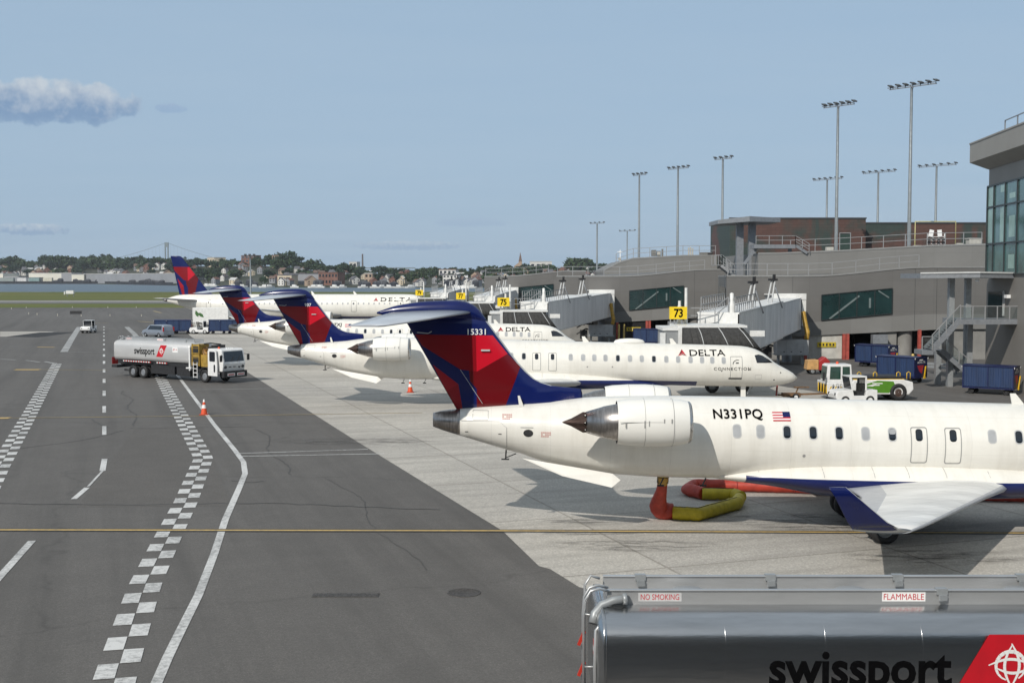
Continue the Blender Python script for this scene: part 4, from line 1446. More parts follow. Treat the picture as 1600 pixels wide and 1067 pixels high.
        for y in (-.9, .9):
            m = MB()
            m.lathe((13.10, y, 1.30), (1, 0, 0), [(.0, .12), (.07, .12), (.07, .10), (.05, .09), (.04, .02)], 14)
            m.build('headlight', [GLASSD], c)
        m = MB()
        m.bx(13.02, 13.32, -1.22, 1.22, .48, .98)
        b_ = m.build('bumper', DARK, t, bevel=.04)
        m = MB()
        for y in (-.85, .15):
            m.bx(13.322, 13.33, y, y + .75, .60, .82, 0); m.bx(13.331, 13.335, y + .06, y + .69, .66, .76, 1)
        m.build('bumper_plate', [WTXT, mat('plate_red', (.42, .05, .06), .5)], b_)
        m = MB()
        for y in (-.45, .0):
            m.bx(13.165, 13.18, y - .12, y + .12, 1.27, 1.33)
        m.ob((13.12, .55, 1.32), (.02, .22, .22), 0, 0, R(45))
        m.build('front_badge', DARK, c)
        m = MB()
        for q in (-.3, -.1, .1, .3):
            m.bx(12.6, 12.75, q - .05, q + .05, 2.72, 2.78)
        m.lathe((12.2, -.7, 2.72), (0, 0, 1), [(0, .09), (.12, .08), (.14, .01)], 10, 1)
        m.build('roof_light', [WTXT, ORANGE], c)
        # the door on this side stands open
        m = MB()
        fr = lambda a, b, y: (a, y, b)
        m.prism([(0, .60), (1.28, .60), (1.28, 1.5), (1.12, 2.66), (.12, 2.66), (0, 2.5)], fr, -.03, .03)
        m.prism(rrect(.62, 2.12, .80, .78, .1), fr, -.036, -.031, 1)
        m.prism(rrect(.92, 1.2, .22, .62, .1), fr, -.036, -.031, 1)
        d = m.build('cab_door', [WPAINT, GLASSD], t)
        d.location, d.rotation_euler = (11.50, -1.20, 0), (0, 0, R(-9))
        m = MB()
        for s in (-1, 1):
            m.beam((12.95, s * 1.15, 2.3), (13.25, s * 1.42, 2.2), .03, .03); m.bx(13.18, 13.26, s * 1.42 - .11, s * 1.42 + .11, 1.75, 2.25)
        m.build('wing_mirror', DARK, c)
        m = MB()
        m.tube([(11.0 + .66 * math.cos(a), -1.05, .55 + .66 * math.sin(a)) for a in [math.pi * q / 10 for q in range(11)]], .05, 6)
        m.build('mudguard', DARK, t)
    return t
# ---------------------------------------------------------------- terminal
FAC = panelled(mat('grey_facade_panel', (0.150, 0.146, 0.140), 0.55, 0.0, var=0.07, scale=.25), 'jointed_facade_panel', 0, 4.2, 1.6, .018, .80, 'xz')
FACL = panelled(mat('light_grey_facade_panel', (0.205, 0.203, 0.195), 0.55, 0.0, var=0.07, scale=.25), 'jointed_light_facade_panel', 0, 4.2, 2.2, .018, .82, 'xz')
CAPM = mat('parapet_coping', (0.33, 0.33, 0.32), 0.4, 0.3, var=.08)
TEAL = mat('teal_glass', (0.018, 0.046, 0.047), 0.07, 0.0, var=.25, scale=.3, spec=.9)
TEALP = mat('pale_green_glass', (0.13, 0.235, 0.215), 0.12, 0.0, var=.2, scale=.4, spec=.8)
FRAME = mat('dark_window_frame', (0.05, 0.06, 0.062), .4, .4, var=.1)
CORRU = mat('white_corrugated_wall', (0.55, 0.54, 0.50), .6, var=.12, scale=1.2)
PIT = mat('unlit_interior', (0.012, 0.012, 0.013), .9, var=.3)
RAIL = mat('pale_grey_railing', (0.34, 0.345, 0.35), .45, .3, var=.08)


def railing(name, label, pts, h=1.05, step=1.6, r=.028, mids=(.5,), group=None, parent=None, matl=None):
    """posts and rails along a 3-D polyline"""
    m = MB()
    pts = [Vector(p) for p in pts]
    for a, b in zip(pts, pts[1:]):
        n = max(1, round((b - a).length / step))
        for k in range(n + (1 if b is pts[-1] or (b - pts[-1]).length < 1e-6 else 0)):
            p = a + (b - a) * (k / n)
            m.beam(p, p + Vector((0, 0, h)), r * 2, r * 2)
        for q in (h,) + tuple(h * w for w in mids):
            m.beam(a + Vector((0, 0, q)), b + Vector((0, 0, q)), r * 1.7, r * 1.7)
    o = m.build(name, matl or RAIL, parent)
    if not parent:
        tag(o, label, 'railing', group)
    return o


K12 = 1.2


def bay(i, ulen, label, u0=0.0):
    ox, Y0 = 21.72 - 15.9 * i, 120.0 + 36 * i
    t = thing('concourse', label, 'terminal', (ox, Y0, 0), 0, 'bays of the grey terminal concourse')
    sm_ = lambda q: q * q * (3 - 2 * q)
    zk = lambda z: 8.35 + (z - 8.35) * K12
    zt = lambda u: zk(8.45 + .75 * sm_(max(0, min(1, (u / K12 - 7) / 10.0))))
    zb = lambda u: zk(3.35 + .62 * max(0, min(1, (u / K12 - 6) / 11.0)))
    zs = lambda u: zk(4.42 + .80 * max(0, min(1, (u / K12 - 5.5) / 11.0)))
    us = [u0 + (ulen - u0) * k / 18 for k in range(19)]
    plan = [(u, 0) for u in us] + [(ulen, 30), (u0 + 8, 36), (u0 + 3.0, 22)]
    m = MB()
    n = len(plan)
    uu = lambda x, y: x if y == 0 else (u0 if x < u0 + 9 else ulen)
    vs = [(x, y, zb(uu(x, y))) for x, y in plan] + [(x, y, zs(uu(x, y))) for x, y in plan] + [(x, y, zt(uu(x, y))) for x, y in plan]
    fs1 = [(k, (k + 1) % n, n + (k + 1) % n, n + k) for k in range(n)]
    fs2 = [(n + k, n + (k + 1) % n, 2 * n + (k + 1) % n, 2 * n + k) for k in range(n)]
    m.add(vs, fs2, 0)
    m.add(vs, fs1, 1)
    m.add(vs, [tuple(range(n))[::-1]], 1)
    m.add(vs, [tuple(range(2 * n, 3 * n))], 0)
    w = m.build('wall', [FAC, FACL], t)
    m = MB()
    for a, b in zip(us, us[1:]):
        m.add([(a, -.06, zt(a) - .10), (b, -.06, zt(b) - .10), (b, -.06, zt(b) + .06), (a, -.06, zt(a) + .06), (a, .35, zt(a) + .06), (b, .35, zt(b) + .06)], [(0, 1, 2, 3), (3, 2, 5, 4)])
    m.add([(u0 - .05, 0, 8.35), (u0 + 2.95, 22, 8.35), (u0 + 2.95, 22, 8.53), (u0 - .05, 0, 8.53)], [(0, 1, 2, 3)])
    m.build('parapet', CAPM, w)
    for u in ([6.7, 19.1, 21.3] if i == 0 else [2.9 + u0, 18.2]):
        m = MB()
        m.bx(u - .014, u + .014, -.006, .02, zb(u), zt(u) - .1)
        m.build('panel_joint', FRAME, w)
    # raking ribbon window
    zl = lambda u: zk(4.72 + .62 * (u / K12 - 8.0) / 6.6)
    WH = 2.12 * K12
    U = [k * K12 for k in (8.02, 9.5, 11.0, 12.5, 13.98)]
    f = lambda a, b, y: (a, y, b)
    m = MB()
    q = [(U[0], zl(U[0])), (U[4], zl(U[4])), (U[4], zl(U[4]) + WH), (U[0], zl(U[0]) + WH)]
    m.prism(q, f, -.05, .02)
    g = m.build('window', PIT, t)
    m = MB()
    m.prism(q, f, -.062, -.055)
    m.build('glazing', TEAL, g)
    m = MB()
    m.beam((8.7 * K12, -.09, zl(8.7 * K12) + .05), (11.2 * K12, -.09, zl(11.2 * K12) + 2.1), .05, .17, 1)
    m.beam((12.8 * K12, -.09, zl(U[4]) + 2.3), (13.7 * K12, -.09, zl(U[4]) + 1.6), .05, .12, 1)
    m.beam((12.1 * K12, -.09, zl(U[2]) + .9), (12.1 * K12, -.09, zl(U[2]) + 1.9), .05, .2, 1)
    for u in U:
        m.beam((u, -.10, zl(u)), (u, -.10, zl(u) + WH), .07, .08)
    m.beam((U[0], -.10, zl(U[0])), (U[4], -.10, zl(U[4])), .08, .08); m.beam((U[0], -.10, zl(U[0]) + WH), (U[4], -.10, zl(U[4]) + WH), .08, .08)
    m.build('window_frame', [FRAME, mat('interior_brace_white', (.16, .20, .20), .5)], g)
    # narrow window in the return wall
    d = Vector((3.0, 22, 0)).normalized()
    nn = Vector((-d.y, d.x, 0))
    m = MB()
    a, b = Vector((u0, 0, 0)) + d * 2, Vector((u0, 0, 0)) + d * 18
    m.add([a + nn * .05 + Vector((0, 0, 5.8)), b + nn * .05 + Vector((0, 0, 5.8)), b + nn * .05 + Vector((0, 0, 7.3)), a + nn * .05 + Vector((0, 0, 7.3))], [(0, 1, 2, 3)])
    m.build('window', TEAL, t)
    # ground floor
    CW = mat('concrete_wall', (.24, .235, .22), .8, var=.12, scale=.8)
    yb = .30
    for a, b, dy in ((u0 + .4, 8.0, .0), (15.6, 17.4, 0), (22.8, ulen - .4, 0)):
        m = MB(); m.bx(a, b, yb + dy, yb + dy + .3, 0, 4); m.build('ground_floor_wall', CW, t)
    m = MB(); m.lathe((18.4, 1.2, 0), (0, 0, 1), [(0, .85), (4, .85)], 20); m.build('round_column', CW, t)
    m = MB()
    N = 60
    pts = [(8.2 + k * 3.6 / N, yb - .12 + (.05 if k % 2 else 0)) for k in range(N + 1)]
    for p, q_ in zip(pts, pts[1:]):
        m.add([(p[0], p[1], 0.05), (q_[0], q_[1], 0.05), (q_[0], q_[1], 3.5), (p[0], p[1], 3.5)], [(0, 1, 2, 3)])
    m.bx(9.3, 11.2, yb - .2, yb - .14, 1.25, 1.75, 1)
    for k in range(5):
        m.bx(9.5 + k * .34, 9.66 + k * .34, yb - .215, yb - .202, 1.38, 1.62, 2)
    m.build('corrugated_panel', [CORRU if i == 0 else DARK, mat('yellow_stencil', (.60, .45, .03), .6, var=.2), DARK], t)
    m = MB()
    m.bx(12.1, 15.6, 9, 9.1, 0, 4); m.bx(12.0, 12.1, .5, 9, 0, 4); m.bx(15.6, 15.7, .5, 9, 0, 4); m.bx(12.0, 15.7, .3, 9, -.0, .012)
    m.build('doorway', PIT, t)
    m = MB(); m.bx(19.6, 22.8, 2.0, 2.1, 0, 4)
    for k in range(4):
        m.bx(20.3 + k * .62, 20.7 + k * .62, 1.97, 1.995, 1.7, 2.0, 1)
    m.build('roller_door', [PIT, mat('dim_door_light', (.20, .21, .20), .4)], t)
    for u in (8.05, 11.95, 12.3, 19.6):
        m = MB(); m.bx(u - .15, u + .15, -.22, .1, 0, zb(u) - .02); m.build('red_column', mat('dull_red_steel', (.40, .075, .055), .6, var=.2), t)
    m = MB()
    m.ob((15.4, -.5, 2.1), (1.5, .8, .9))
    m.build('ventilation_unit', GALVD, t)
    return t, zt


for i, (ul, lab) in enumerate(((34.0, 'nearest grey concourse bay with sloping parapet, behind the gate 73 jet bridge'), (23.5, 'middle grey concourse bay with teal ribbon window, behind the gate 75 jet bridge'), (22.0, 'farthest grey concourse bay at the left end of the terminal'))):
    b, zt = bay(i, ul, lab, 0 if i < 2 else 5.6)
    ox, Y0 = 21.72 - 15.9 * i, 120.0 + 36 * i
    us = [0.2, 4.2, 8.4, 10.8, 13.2, 15.6, 19.6] if i < 2 else [5.8, 8.4, 12, 16]
    railing('roof_railing', ('pale railing along the parapet above the gate 73 jet bridge', 'pale railing along the parapet above the gate 75 jet bridge', 'pale railing on the parapet at the far left end of the terminal')[i],
            [(ox + u, Y0 + .5, zt(u)) for u in us], 1.25, 2.1, .036, (.5,), 'roof railings')
# set-back upper storey
U2 = lambda pts, k: [(x * k, 8.35 + (z - 8.35) * k) for x, z in pts]
for lab, Y0, dep, pts in (('long light grey upper storey set back above the nearest concourse bay', 130.0, 20, U2([(22.4, 7.6), (44, 7.6), (44, 11.35), (38, 11.2), (30, 10.75), (24.3, 10.52), (22.4, 10.5)], 1.204)),
                          ('light grey upper storey with a sloping left end behind the gate 75 bay', 175.0, 20, U2([(11.3, 7.6), (32, 7.6), (32, 11.0), (21, 10.98), (14.7, 10.62), (13.0, 10.1), (11.3, 9.2)], 1.207)),):
    t = thing('upper_storey', lab, 'terminal', (0, Y0, 0), 0)
    m = MB()
    m.prism(pts, lambda a, b, y: (a, y, b), 0, dep)
    m.build('wall', FACL, t)
    m = MB()
    tp = [p for p in pts if p[1] > 8.5][::-1]
    for p, q in zip(tp, tp[1:]):
        m.add([(p[0], -.05, p[1] - .1), (q[0], -.05, q[1] - .1), (q[0], -.05, q[1] + .08), (p[0], -.05, p[1] + .08), (p[0], .4, p[1] + .08), (q[0], .4, q[1] + .08)], [(0, 1, 2, 3), (3, 2, 5, 4)])
    m.build('parapet', CAPM, t)
railing('roof_railing', 'railing on the light grey upper storey below the rust clad rooftop block', [(x, 130.9, z + .05) for x, z in U2([(25.5, 10.6), (30, 10.78), (38, 11.24), (43, 11.32)], 1.204)], 1.3, 2.3, .036, (.5,), 'roof railings')
railing('roof_railing', 'railing on the far upper storey among the grey roof cabinets', [(x, 176, z + .03) for x, z in U2([(12.8, 10.0), (14.9, 10.65), (21, 11.0), (31, 11.02)], 1.207)], 1.4, 2.3, .04, (.5,), 'roof railings')

# rust and green clad plant block on the roof
CLAD = bpy.data.materials.new('rust_and_green_cladding')
CLAD.use_nodes = True
t_ = CLAD.node_tree
b_ = t_.nodes['Principled BSDF']
b_.inputs['Roughness'].default_value = .6
vec = nd(t_, 'ShaderNodeTexCoord').outputs['Object']
n1 = nd(t_, 'ShaderNodeTexNoise', i_Scale=.16, i_Detail=4.0, i_Distortion=1.2)
n2 = nd(t_, 'ShaderNodeTexNoise', i_Scale=3.0, i_Detail=5.0)
t_.links.new(vec, n1.inputs['Vector']); t_.links.new(vec, n2.inputs['Vector'])
c = mixc(t_, ramp(t_, n1.outputs[0], [(.44, 0), (.56, 1)]), (.115, .055, .043), (.035, .062, .055))
c = mixc(t_, math_n(t_, 'MULTIPLY', n2.outputs[0], .5), c, (.05, .04, .036))
br = nd(t_, 'ShaderNodeTexBrick', offset=.5)
br.inputs['Brick Width'].default_value, br.inputs['Row Height'].default_value, br.inputs['Scale'].default_value, br.inputs['Mortar Size'].default_value = 1.2, .4, 1.0, .02
br.inputs['Color1'].default_value, br.inputs['Color2'].default_value, br.inputs['Mortar'].default_value = (1, 1, 1, 1), (.85, .85, .85, 1), (.6, .6, .6, 1)
q = nd(t_, 'ShaderNodeMapping'); q.inputs['Rotation'].default_value = (R(90), 0, 0)
t_.links.new(vec, q.inputs[0]); t_.links.new(q.outputs[0], br.inputs['Vector'])
t_.links.new(mixc(t_, 1.0, c, br.outputs['Color'], 'MULTIPLY'), b_.inputs['Base Color'])
a = P(1140, 400, 165); b2 = P(1352, 400, 165)
t = thing('rooftop_plant_block', 'rust brown and green clad block standing on the terminal roof behind the tall masts', 'building', (0, 165, 0))
m = MB()
m.bx(a.x, b2.x, 0, 16, 8, 16.4)
m.bx(b2.x - .2, b2.x + 36, 3, 16, 8, 15.9)
m.build('wall', CLAD, t)
m = MB()
m.bx(a.x - .1, b2.x + .1, -.1, .3, 16.4, 16.6); m.bx(b2.x + .12, b2.x + 36, 2.9, 3.3, 15.9, 16.08)
m.build('roof_edge', mat('dark_roof_edge', (.06, .065, .07), .5), t)
m = MB()
p = P(1320, 385, 165)
m.bx(p.x - .7, p.x + .7, -.08, -.02, 11, 14.3)
m.bx(p.x - .8, p.x - .7, -.1, 0, 11, 14.4, 1); m.bx(p.x + .7, p.x + .8, -.1, 0, 11, 14.4, 1); m.bx(p.x - .8, p.x + .8, -.1, 0, 14.4, 14.5, 1)
m.build('door', [mat('dark_green_door', (.03, .055, .045), .5), RAIL], t)

# canopy with columns and stairs on the roof
t = thing('roof_canopy', 'flat grey canopy on two columns standing on the terminal roof beside the rust clad block', 'canopy', (0, 134, 0))
s = 1850 / 134
X = lambda px: (px - 800) / s
Z = lambda py: CH + (433 - py) / s
m = MB()
m.add([(X(1118), -1, Z(345)), (X(1160), -3.5, Z(341)), (X(1214), -1.2, Z(342)), (X(1214), 5, Z(342)), (X(1118), 5, Z(345))] + [(X(1118), -1, Z(351)), (X(1160), -3.5, Z(349)), (X(1214), -1.2, Z(348.5)), (X(1214), 5, Z(348.5)), (X(1118), 5, Z(351))],
      [(0, 1, 2, 3, 4), (9, 8, 7, 6, 5)] + [(k, (k + 1) % 5, 5 + (k + 1) % 5, 5 + k) for k in range(5)])
m.build('canopy_roof', GALVD, t)
for px in (1154.5, 1173.5):
    m = MB()
    m.bx(X(px) - .38, X(px) + .38, -.4, .3, 8.3, Z(350))
    m.build('column', GALVD, t)
t = thing('roof_stair', 'grey steel stair and landing with railings under the rooftop canopy', 'stairs', (0, 131, 0))
s = 1850 / 131
m = MB()
m.bx(X(1173), X(1237), -1.4, .8, Z(389), Z(383)); m.bx(X(1229), X(1234), -.6, -.3, 8.4, Z(389))
m.beam((X(1160), -.6, Z(413)), (X(1180), -.6, Z(387)), .2, .3); m.beam((X(1237), -1.2, Z(384)), (X(1256), -1.2, Z(396)), .12, .3)
m.build('landing', GALVD, t)
railing('landing_railing', '', [(X(1176), -1.4, Z(383)), (X(1237), -1.4, Z(383))], .95, 1.3, .03, (.5,), parent=t)
railing('landing_railing', '', [(X(1237), -1.4, Z(383)), (X(1258), -1.4, Z(395))], .95, .8, .03, (.35, .65), parent=t)
t = thing('roof_stair', 'short pale steel stair climbing over the parapet step left of the roof canopy', 'stairs', (0, 121, 0))
s = 1850 / 121
m = MB()
for k in range(7):
    q = k / 6
    x, z = X(1128) + (X(1146) - X(1128)) * q, Z(414) + (Z(429) - Z(414)) * q
    m.bx(x - .18, x + .18, 0, 1.8, z - .06, z)
for y in (0, 1.8):
    m.beam((X(1126), y, Z(415)), (X(1147), y, Z(431)), .08, .25)
m.bx(X(1116), X(1128), 0, 1.8, Z(415), Z(414))
m.build('stair_flight', RAIL, t)
for y in (0, 1.8):
    railing('handrail', '', [(X(1116), y, Z(414)), (X(1128), y, Z(414))], 1.0, .35, .025, (), parent=t)
    railing('handrail', '', [(X(1128), y, Z(414)), (X(1147), y, Z(430))], 1.0, .5, .025, (.5,), parent=t)

# glazed tower at the right edge
t = thing('control_tower_block', 'tall grey corner building with teal curtain wall glazing and overhanging roof', 'building')
A0, A1 = Vector((38.05, 95.0)), Vector((33.6, 52.0))
dv = (A1 - A0).normalized()
nv = Vector((dv.y, -dv.x))
if nv.x > 0: nv = -nv
def tw(sy, off, z):
    p = A0 + dv * sy + nv * off
    return (p.x, p.y, z)
LT = (A1 - A0).length
m = MB()
def slab(mb, s0, s1, o0, o1, z0, z1, mi=0):
    vs = [tw(a, o, z) for z in (z0, z1) for a, o in ((s0, o0), (s1, o0), (s1, o1), (s0, o1))]
    mb.add(vs, [(3, 2, 1, 0), (4, 5, 6, 7), (0, 1, 5, 4), (1, 2, 6, 5), (2, 3, 7, 6), (3, 0, 4, 7)], mi)
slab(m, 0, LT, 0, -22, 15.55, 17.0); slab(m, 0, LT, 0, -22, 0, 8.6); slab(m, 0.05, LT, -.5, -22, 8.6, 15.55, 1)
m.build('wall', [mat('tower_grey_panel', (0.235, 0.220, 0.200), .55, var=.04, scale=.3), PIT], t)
m = MB()
vs = [tw(-1.2, 1.2, 19.0), tw(LT, 1.2, 19.0), tw(LT, -22, 19.0), tw(-1.2, -22, 19.0), tw(-1.2, 1.2, 17.55), tw(LT, 1.2, 17.55), tw(LT, -22, 17.55), tw(-1.2, -22, 17.55), tw(-.05, .05, 16.9), tw(LT, .05, 16.9), tw(LT, -22, 16.9), tw(-.05, -22, 16.9)]
m.add(vs, [(0, 1, 2, 3), (0, 1, 5, 4), (1, 2, 6, 5), (2, 3, 7, 6), (3, 0, 4, 7), (4, 5, 9, 8), (5, 6, 10, 9), (6, 7, 11, 10), (7, 4, 8, 11)])
slab(m, -1.25, LT, 1.25, .9, 19.0, 19.12)
m.build('roof', mat('tower_roof_panel', (0.27, 0.258, 0.235), .55, var=.05, scale=.3), t)
cols = [0, 1.75, 4.6, 7.5, 10.4, 13.3, 16.2, 19.1, 22, 25, 28, 31, 34, 37, 40, LT]
rows = [8.6, 10.95, 13.85, 15.55]
for k in range(len(cols) - 1):
    for r_ in range(3):
        m = MB()
        slab(m, cols[k], cols[k + 1], .03, .05, rows[r_], rows[r_ + 1])
        if r_ and k in (1, 4, 6, 9):
            w0 = cols[k] + (cols[k + 1] - cols[k]) * .55
            slab(m, w0, cols[k + 1] - .1, .055, .06, rows[r_] + (.1 if r_ == 1 else 1.0 if k % 2 else .1), rows[r_ + 1] - .1, 1)
        elif k == 0 and r_:
            slab(m, .2, 1.6, .055, .06, rows[r_] + .1, rows[r_ + 1] - .1, 1)
        elif k % 3 == 2:
            slab(m, cols[k] + .9, cols[k + 1] - .6, .055, .06, rows[r_] + .4, rows[r_ + 1] - .9, 1)
        m.build('glass_pane', [mat('tower_teal_glass', (.085, .185, .18), .10, var=.3, scale=.35, spec=.9), mat('tower_pale_glass', (.32, .48, .43), .15, var=.2, scale=.4)], t)
m = MB()
for c_ in cols:
    slab(m, c_ - .06, c_ + .06, .05, .15, 8.6, 15.55)
for r_ in rows:
    slab(m, 0, LT, .06, .13, r_ - .06, r_ + .06)
m.build('mullion', FRAME, t)
m = MB()
slab(m, 0.6, 4.4, .01, .05, 5.15, 7.2)
m.build('door', mat('dark_blue_door_glass', (.012, .028, .04), .1, var=.2), t)
m = MB()
for k in range(3):
    slab(m, 4.8 + .02, 4.9, .05, .2, 5.4, 7.3)
p = tw(6.0, .2, 6.9)
m.ob(p, (.3, .5, .25))
m.build('wall_light', WTXT, t)
railing('roof_railing', 'thin railing on the roof of the glazed tower block at the right edge', [tw(5.2, .4, 19.1), tw(14, .4, 19.1), tw(LT - 2, .4, 19.1)], 1.0, 3.0, .04, (), 'roof railings', matl=GALVD)

# entrance canopy and outside stair in front of the tower
t = thing('entrance_canopy', 'flat grey steel canopy on posts above the outside stair at the tower', 'canopy', (0, 89, 0))
s = 1850 / 89.0
m = MB()
vs = [(X(1437), 0, Z(427.5)), (X(1517), -1.6, Z(426.5)), (X(1590), -.6, Z(427.5)), (X(1585), 5, Z(427.5)), (X(1440), 5, Z(427.5))]
vs += [(x, y, z - .36) for x, y, z in vs]
m.add(vs, [(0, 1, 2, 3, 4), (9, 8, 7, 6, 5)] + [(k, (k + 1) % 5, 5 + (k + 1) % 5, 5 + k) for k in range(5)])
for k in range(3):
    a, b = Vector(vs[k]), Vector(vs[(k + 1) % 5])
    if k < 2: m.beam(a + Vector((0, -.04, .03)), b + Vector((0, -.04, .03)), .1, .12, 1)
m.build('canopy_roof', [GALVD, LGREY], t)
for px, y, z1 in ((1495, 1.0, Z(434)), (1523, 1.2, Z(434)), (1491, 3.0, Z(540)), (1523.5, .8, Z(500))):
    m = MB()
    m.bx(X(px) - .2, X(px) + .2, y, y + .45, 0, z1)
    m.build('post', GALV, t)
m = MB()
m.lathe((X(1518), -1.0, Z(436)), (0, 0, -1), [(0, .10), (.12, .16), (.2, .1), (.22, .01)], 10)
m.build('lamp', WTXT, t)
t = thing('outside_stair', 'grey steel outside stair with glass railings leading up to a landing by the tower', 'stairs', (0, 88, 0))
s = 1850 / 88.0
m = MB()
x0, x1, z0, z1 = X(1452), X(1495), Z(546), Z(499)
for y in (-.7, .7):
    m.beam((x0, y, z0), (x1, y, z1), .08, .42)
for k in range(14):
    q = (k + .5) / 14
    m.bx(x0 + (x1 - x0) * q - .1, x0 + (x1 - x0) * q + .12, -.68, .68, z0 + (z1 - z0) * q - .02, z0 + (z1 - z0) * q + .03)
m.bx(X(1436), x0 + .1, -.8, .9, z0 - .35, z0 - .02); m.bx(x1 - .1, X(1590), -.8, 2.6, z1 - .34, z1 + .04)
m.build('stair_flight', GALVD, t)
m = MB()
for y in (1.1, 2.3):
    m.beam((X(1480), y, Z(548)), (X(1520), y, Z(582)), .08, .4)
for k in range(8):
    q = (k + .5) / 8
    m.bx(X(1480) + (X(1520) - X(1480)) * q - .12, X(1480) + (X(1520) - X(1480)) * q + .12, 1.1, 2.3, Z(548) + (Z(582) - Z(548)) * q, Z(548) + (Z(582) - Z(548)) * q + .04)
m.build('stair_flight', GALVD, t)
for pts in ([(X(1436), -.8, z0), (x0, -.8, z0)], [(x0, -.72, z0 + .1), (x1, -.72, z1 + .1)], [(x1, -.75, z1), (X(1590), -.75, z1)], [(X(1482), 1.0, Z(548)), (X(1521), 1.0, Z(582))]):
    railing('railing', '', pts, 1.0, .85, .032, (), parent=t)
    m = MB()
    a, b = Vector(pts[0]), Vector(pts[1])
    m.add([a + Vector((0, .03, .12)), b + Vector((0, .03, .12)), b + Vector((0, .03, .92)), a + Vector((0, .03, .92))], [(0, 1, 2, 3)])
    gm = MATS.get('rail_glass')
    if not gm:
        gm = bpy.data.materials.new('rail_glass')
        gm.use_nodes = True
        q_ = gm.node_tree
        q_.nodes.clear()
        o_ = nd(q_, 'ShaderNodeOutputMaterial')
        mx = nd(q_, 'ShaderNodeMixShader', i_0=.22)
        tr = nd(q_, 'ShaderNodeBsdfTransparent'); tr.inputs[0].default_value = (.80, .88, .88, 1)
        gl = nd(q_, 'ShaderNodeBsdfGlossy'); gl.inputs['Roughness'].default_value = .05
        q_.links.new(tr.outputs[0], mx.inputs[1]); q_.links.new(gl.outputs[0], mx.inputs[2]); q_.links.new(mx.outputs[0], o_.inputs[0])
        MATS['rail_glass'] = gm
    m.build('glass_panel', gm, t)

# guard rail and bollards along the terminal road
pA, pB = G(1443, 580), G(1512, 590)
t = thing('guard_rail', 'low galvanised guard rail in front of the terminal between the blue carts', 'guard rail')
m = MB()
for z in (.45, .72):
    m.beam((pA.x, pA.y, z), (pB.x + 6, pB.y - 5, z), .06, .2)
m.build('rail', GALV, t)
for k in range(5):
    q = k / 4
    m = MB()
    x, y = pA.x + (pB.x + 6 - pA.x) * q, pA.y + (pB.y - 5 - pA.y) * q
    m.bx(x - .06, x + .06, y + .05, y + .2, 0, .8)
    m.build('post', GALVD, t)
for px, py in ((1268, 556), (1305, 561), (1426, 575), (967, 534), (975, 534)):
    p = G(px, py)
    m = MB()
    m.lathe((p.x, p.y, 0), (0, 0, 1), [(0, .13), (1.25 if px > 1000 else 2.2, .13), (1.3 if px > 1000 else 2.26, .08), (1.32 if px > 1000 else 2.3, .01)], 12)
    o = m.build('bollard', mat('pale_yellow_paint', (.62, .46, .14), .6, var=.15))
    tag(o, 'pale yellow steel bollard standing by the terminal wall', 'bollard', 'yellow bollards')


# ---------------------------------------------------------------- jet bridges
RIB = mat('corrugated_bridge_panel', (0.82, 0.81, 0.80), .45, .1, var=.10, scale=.7, stretch=(1, 1, .3))
CANOPY = mat('black_canopy_fabric', (0.045, 0.044, 0.042), .8, var=.2, scale=6, bump=.5)
BWHITE = mat('white_bridge_paint', (0.70, 0.70, 0.68), .45, var=.08)


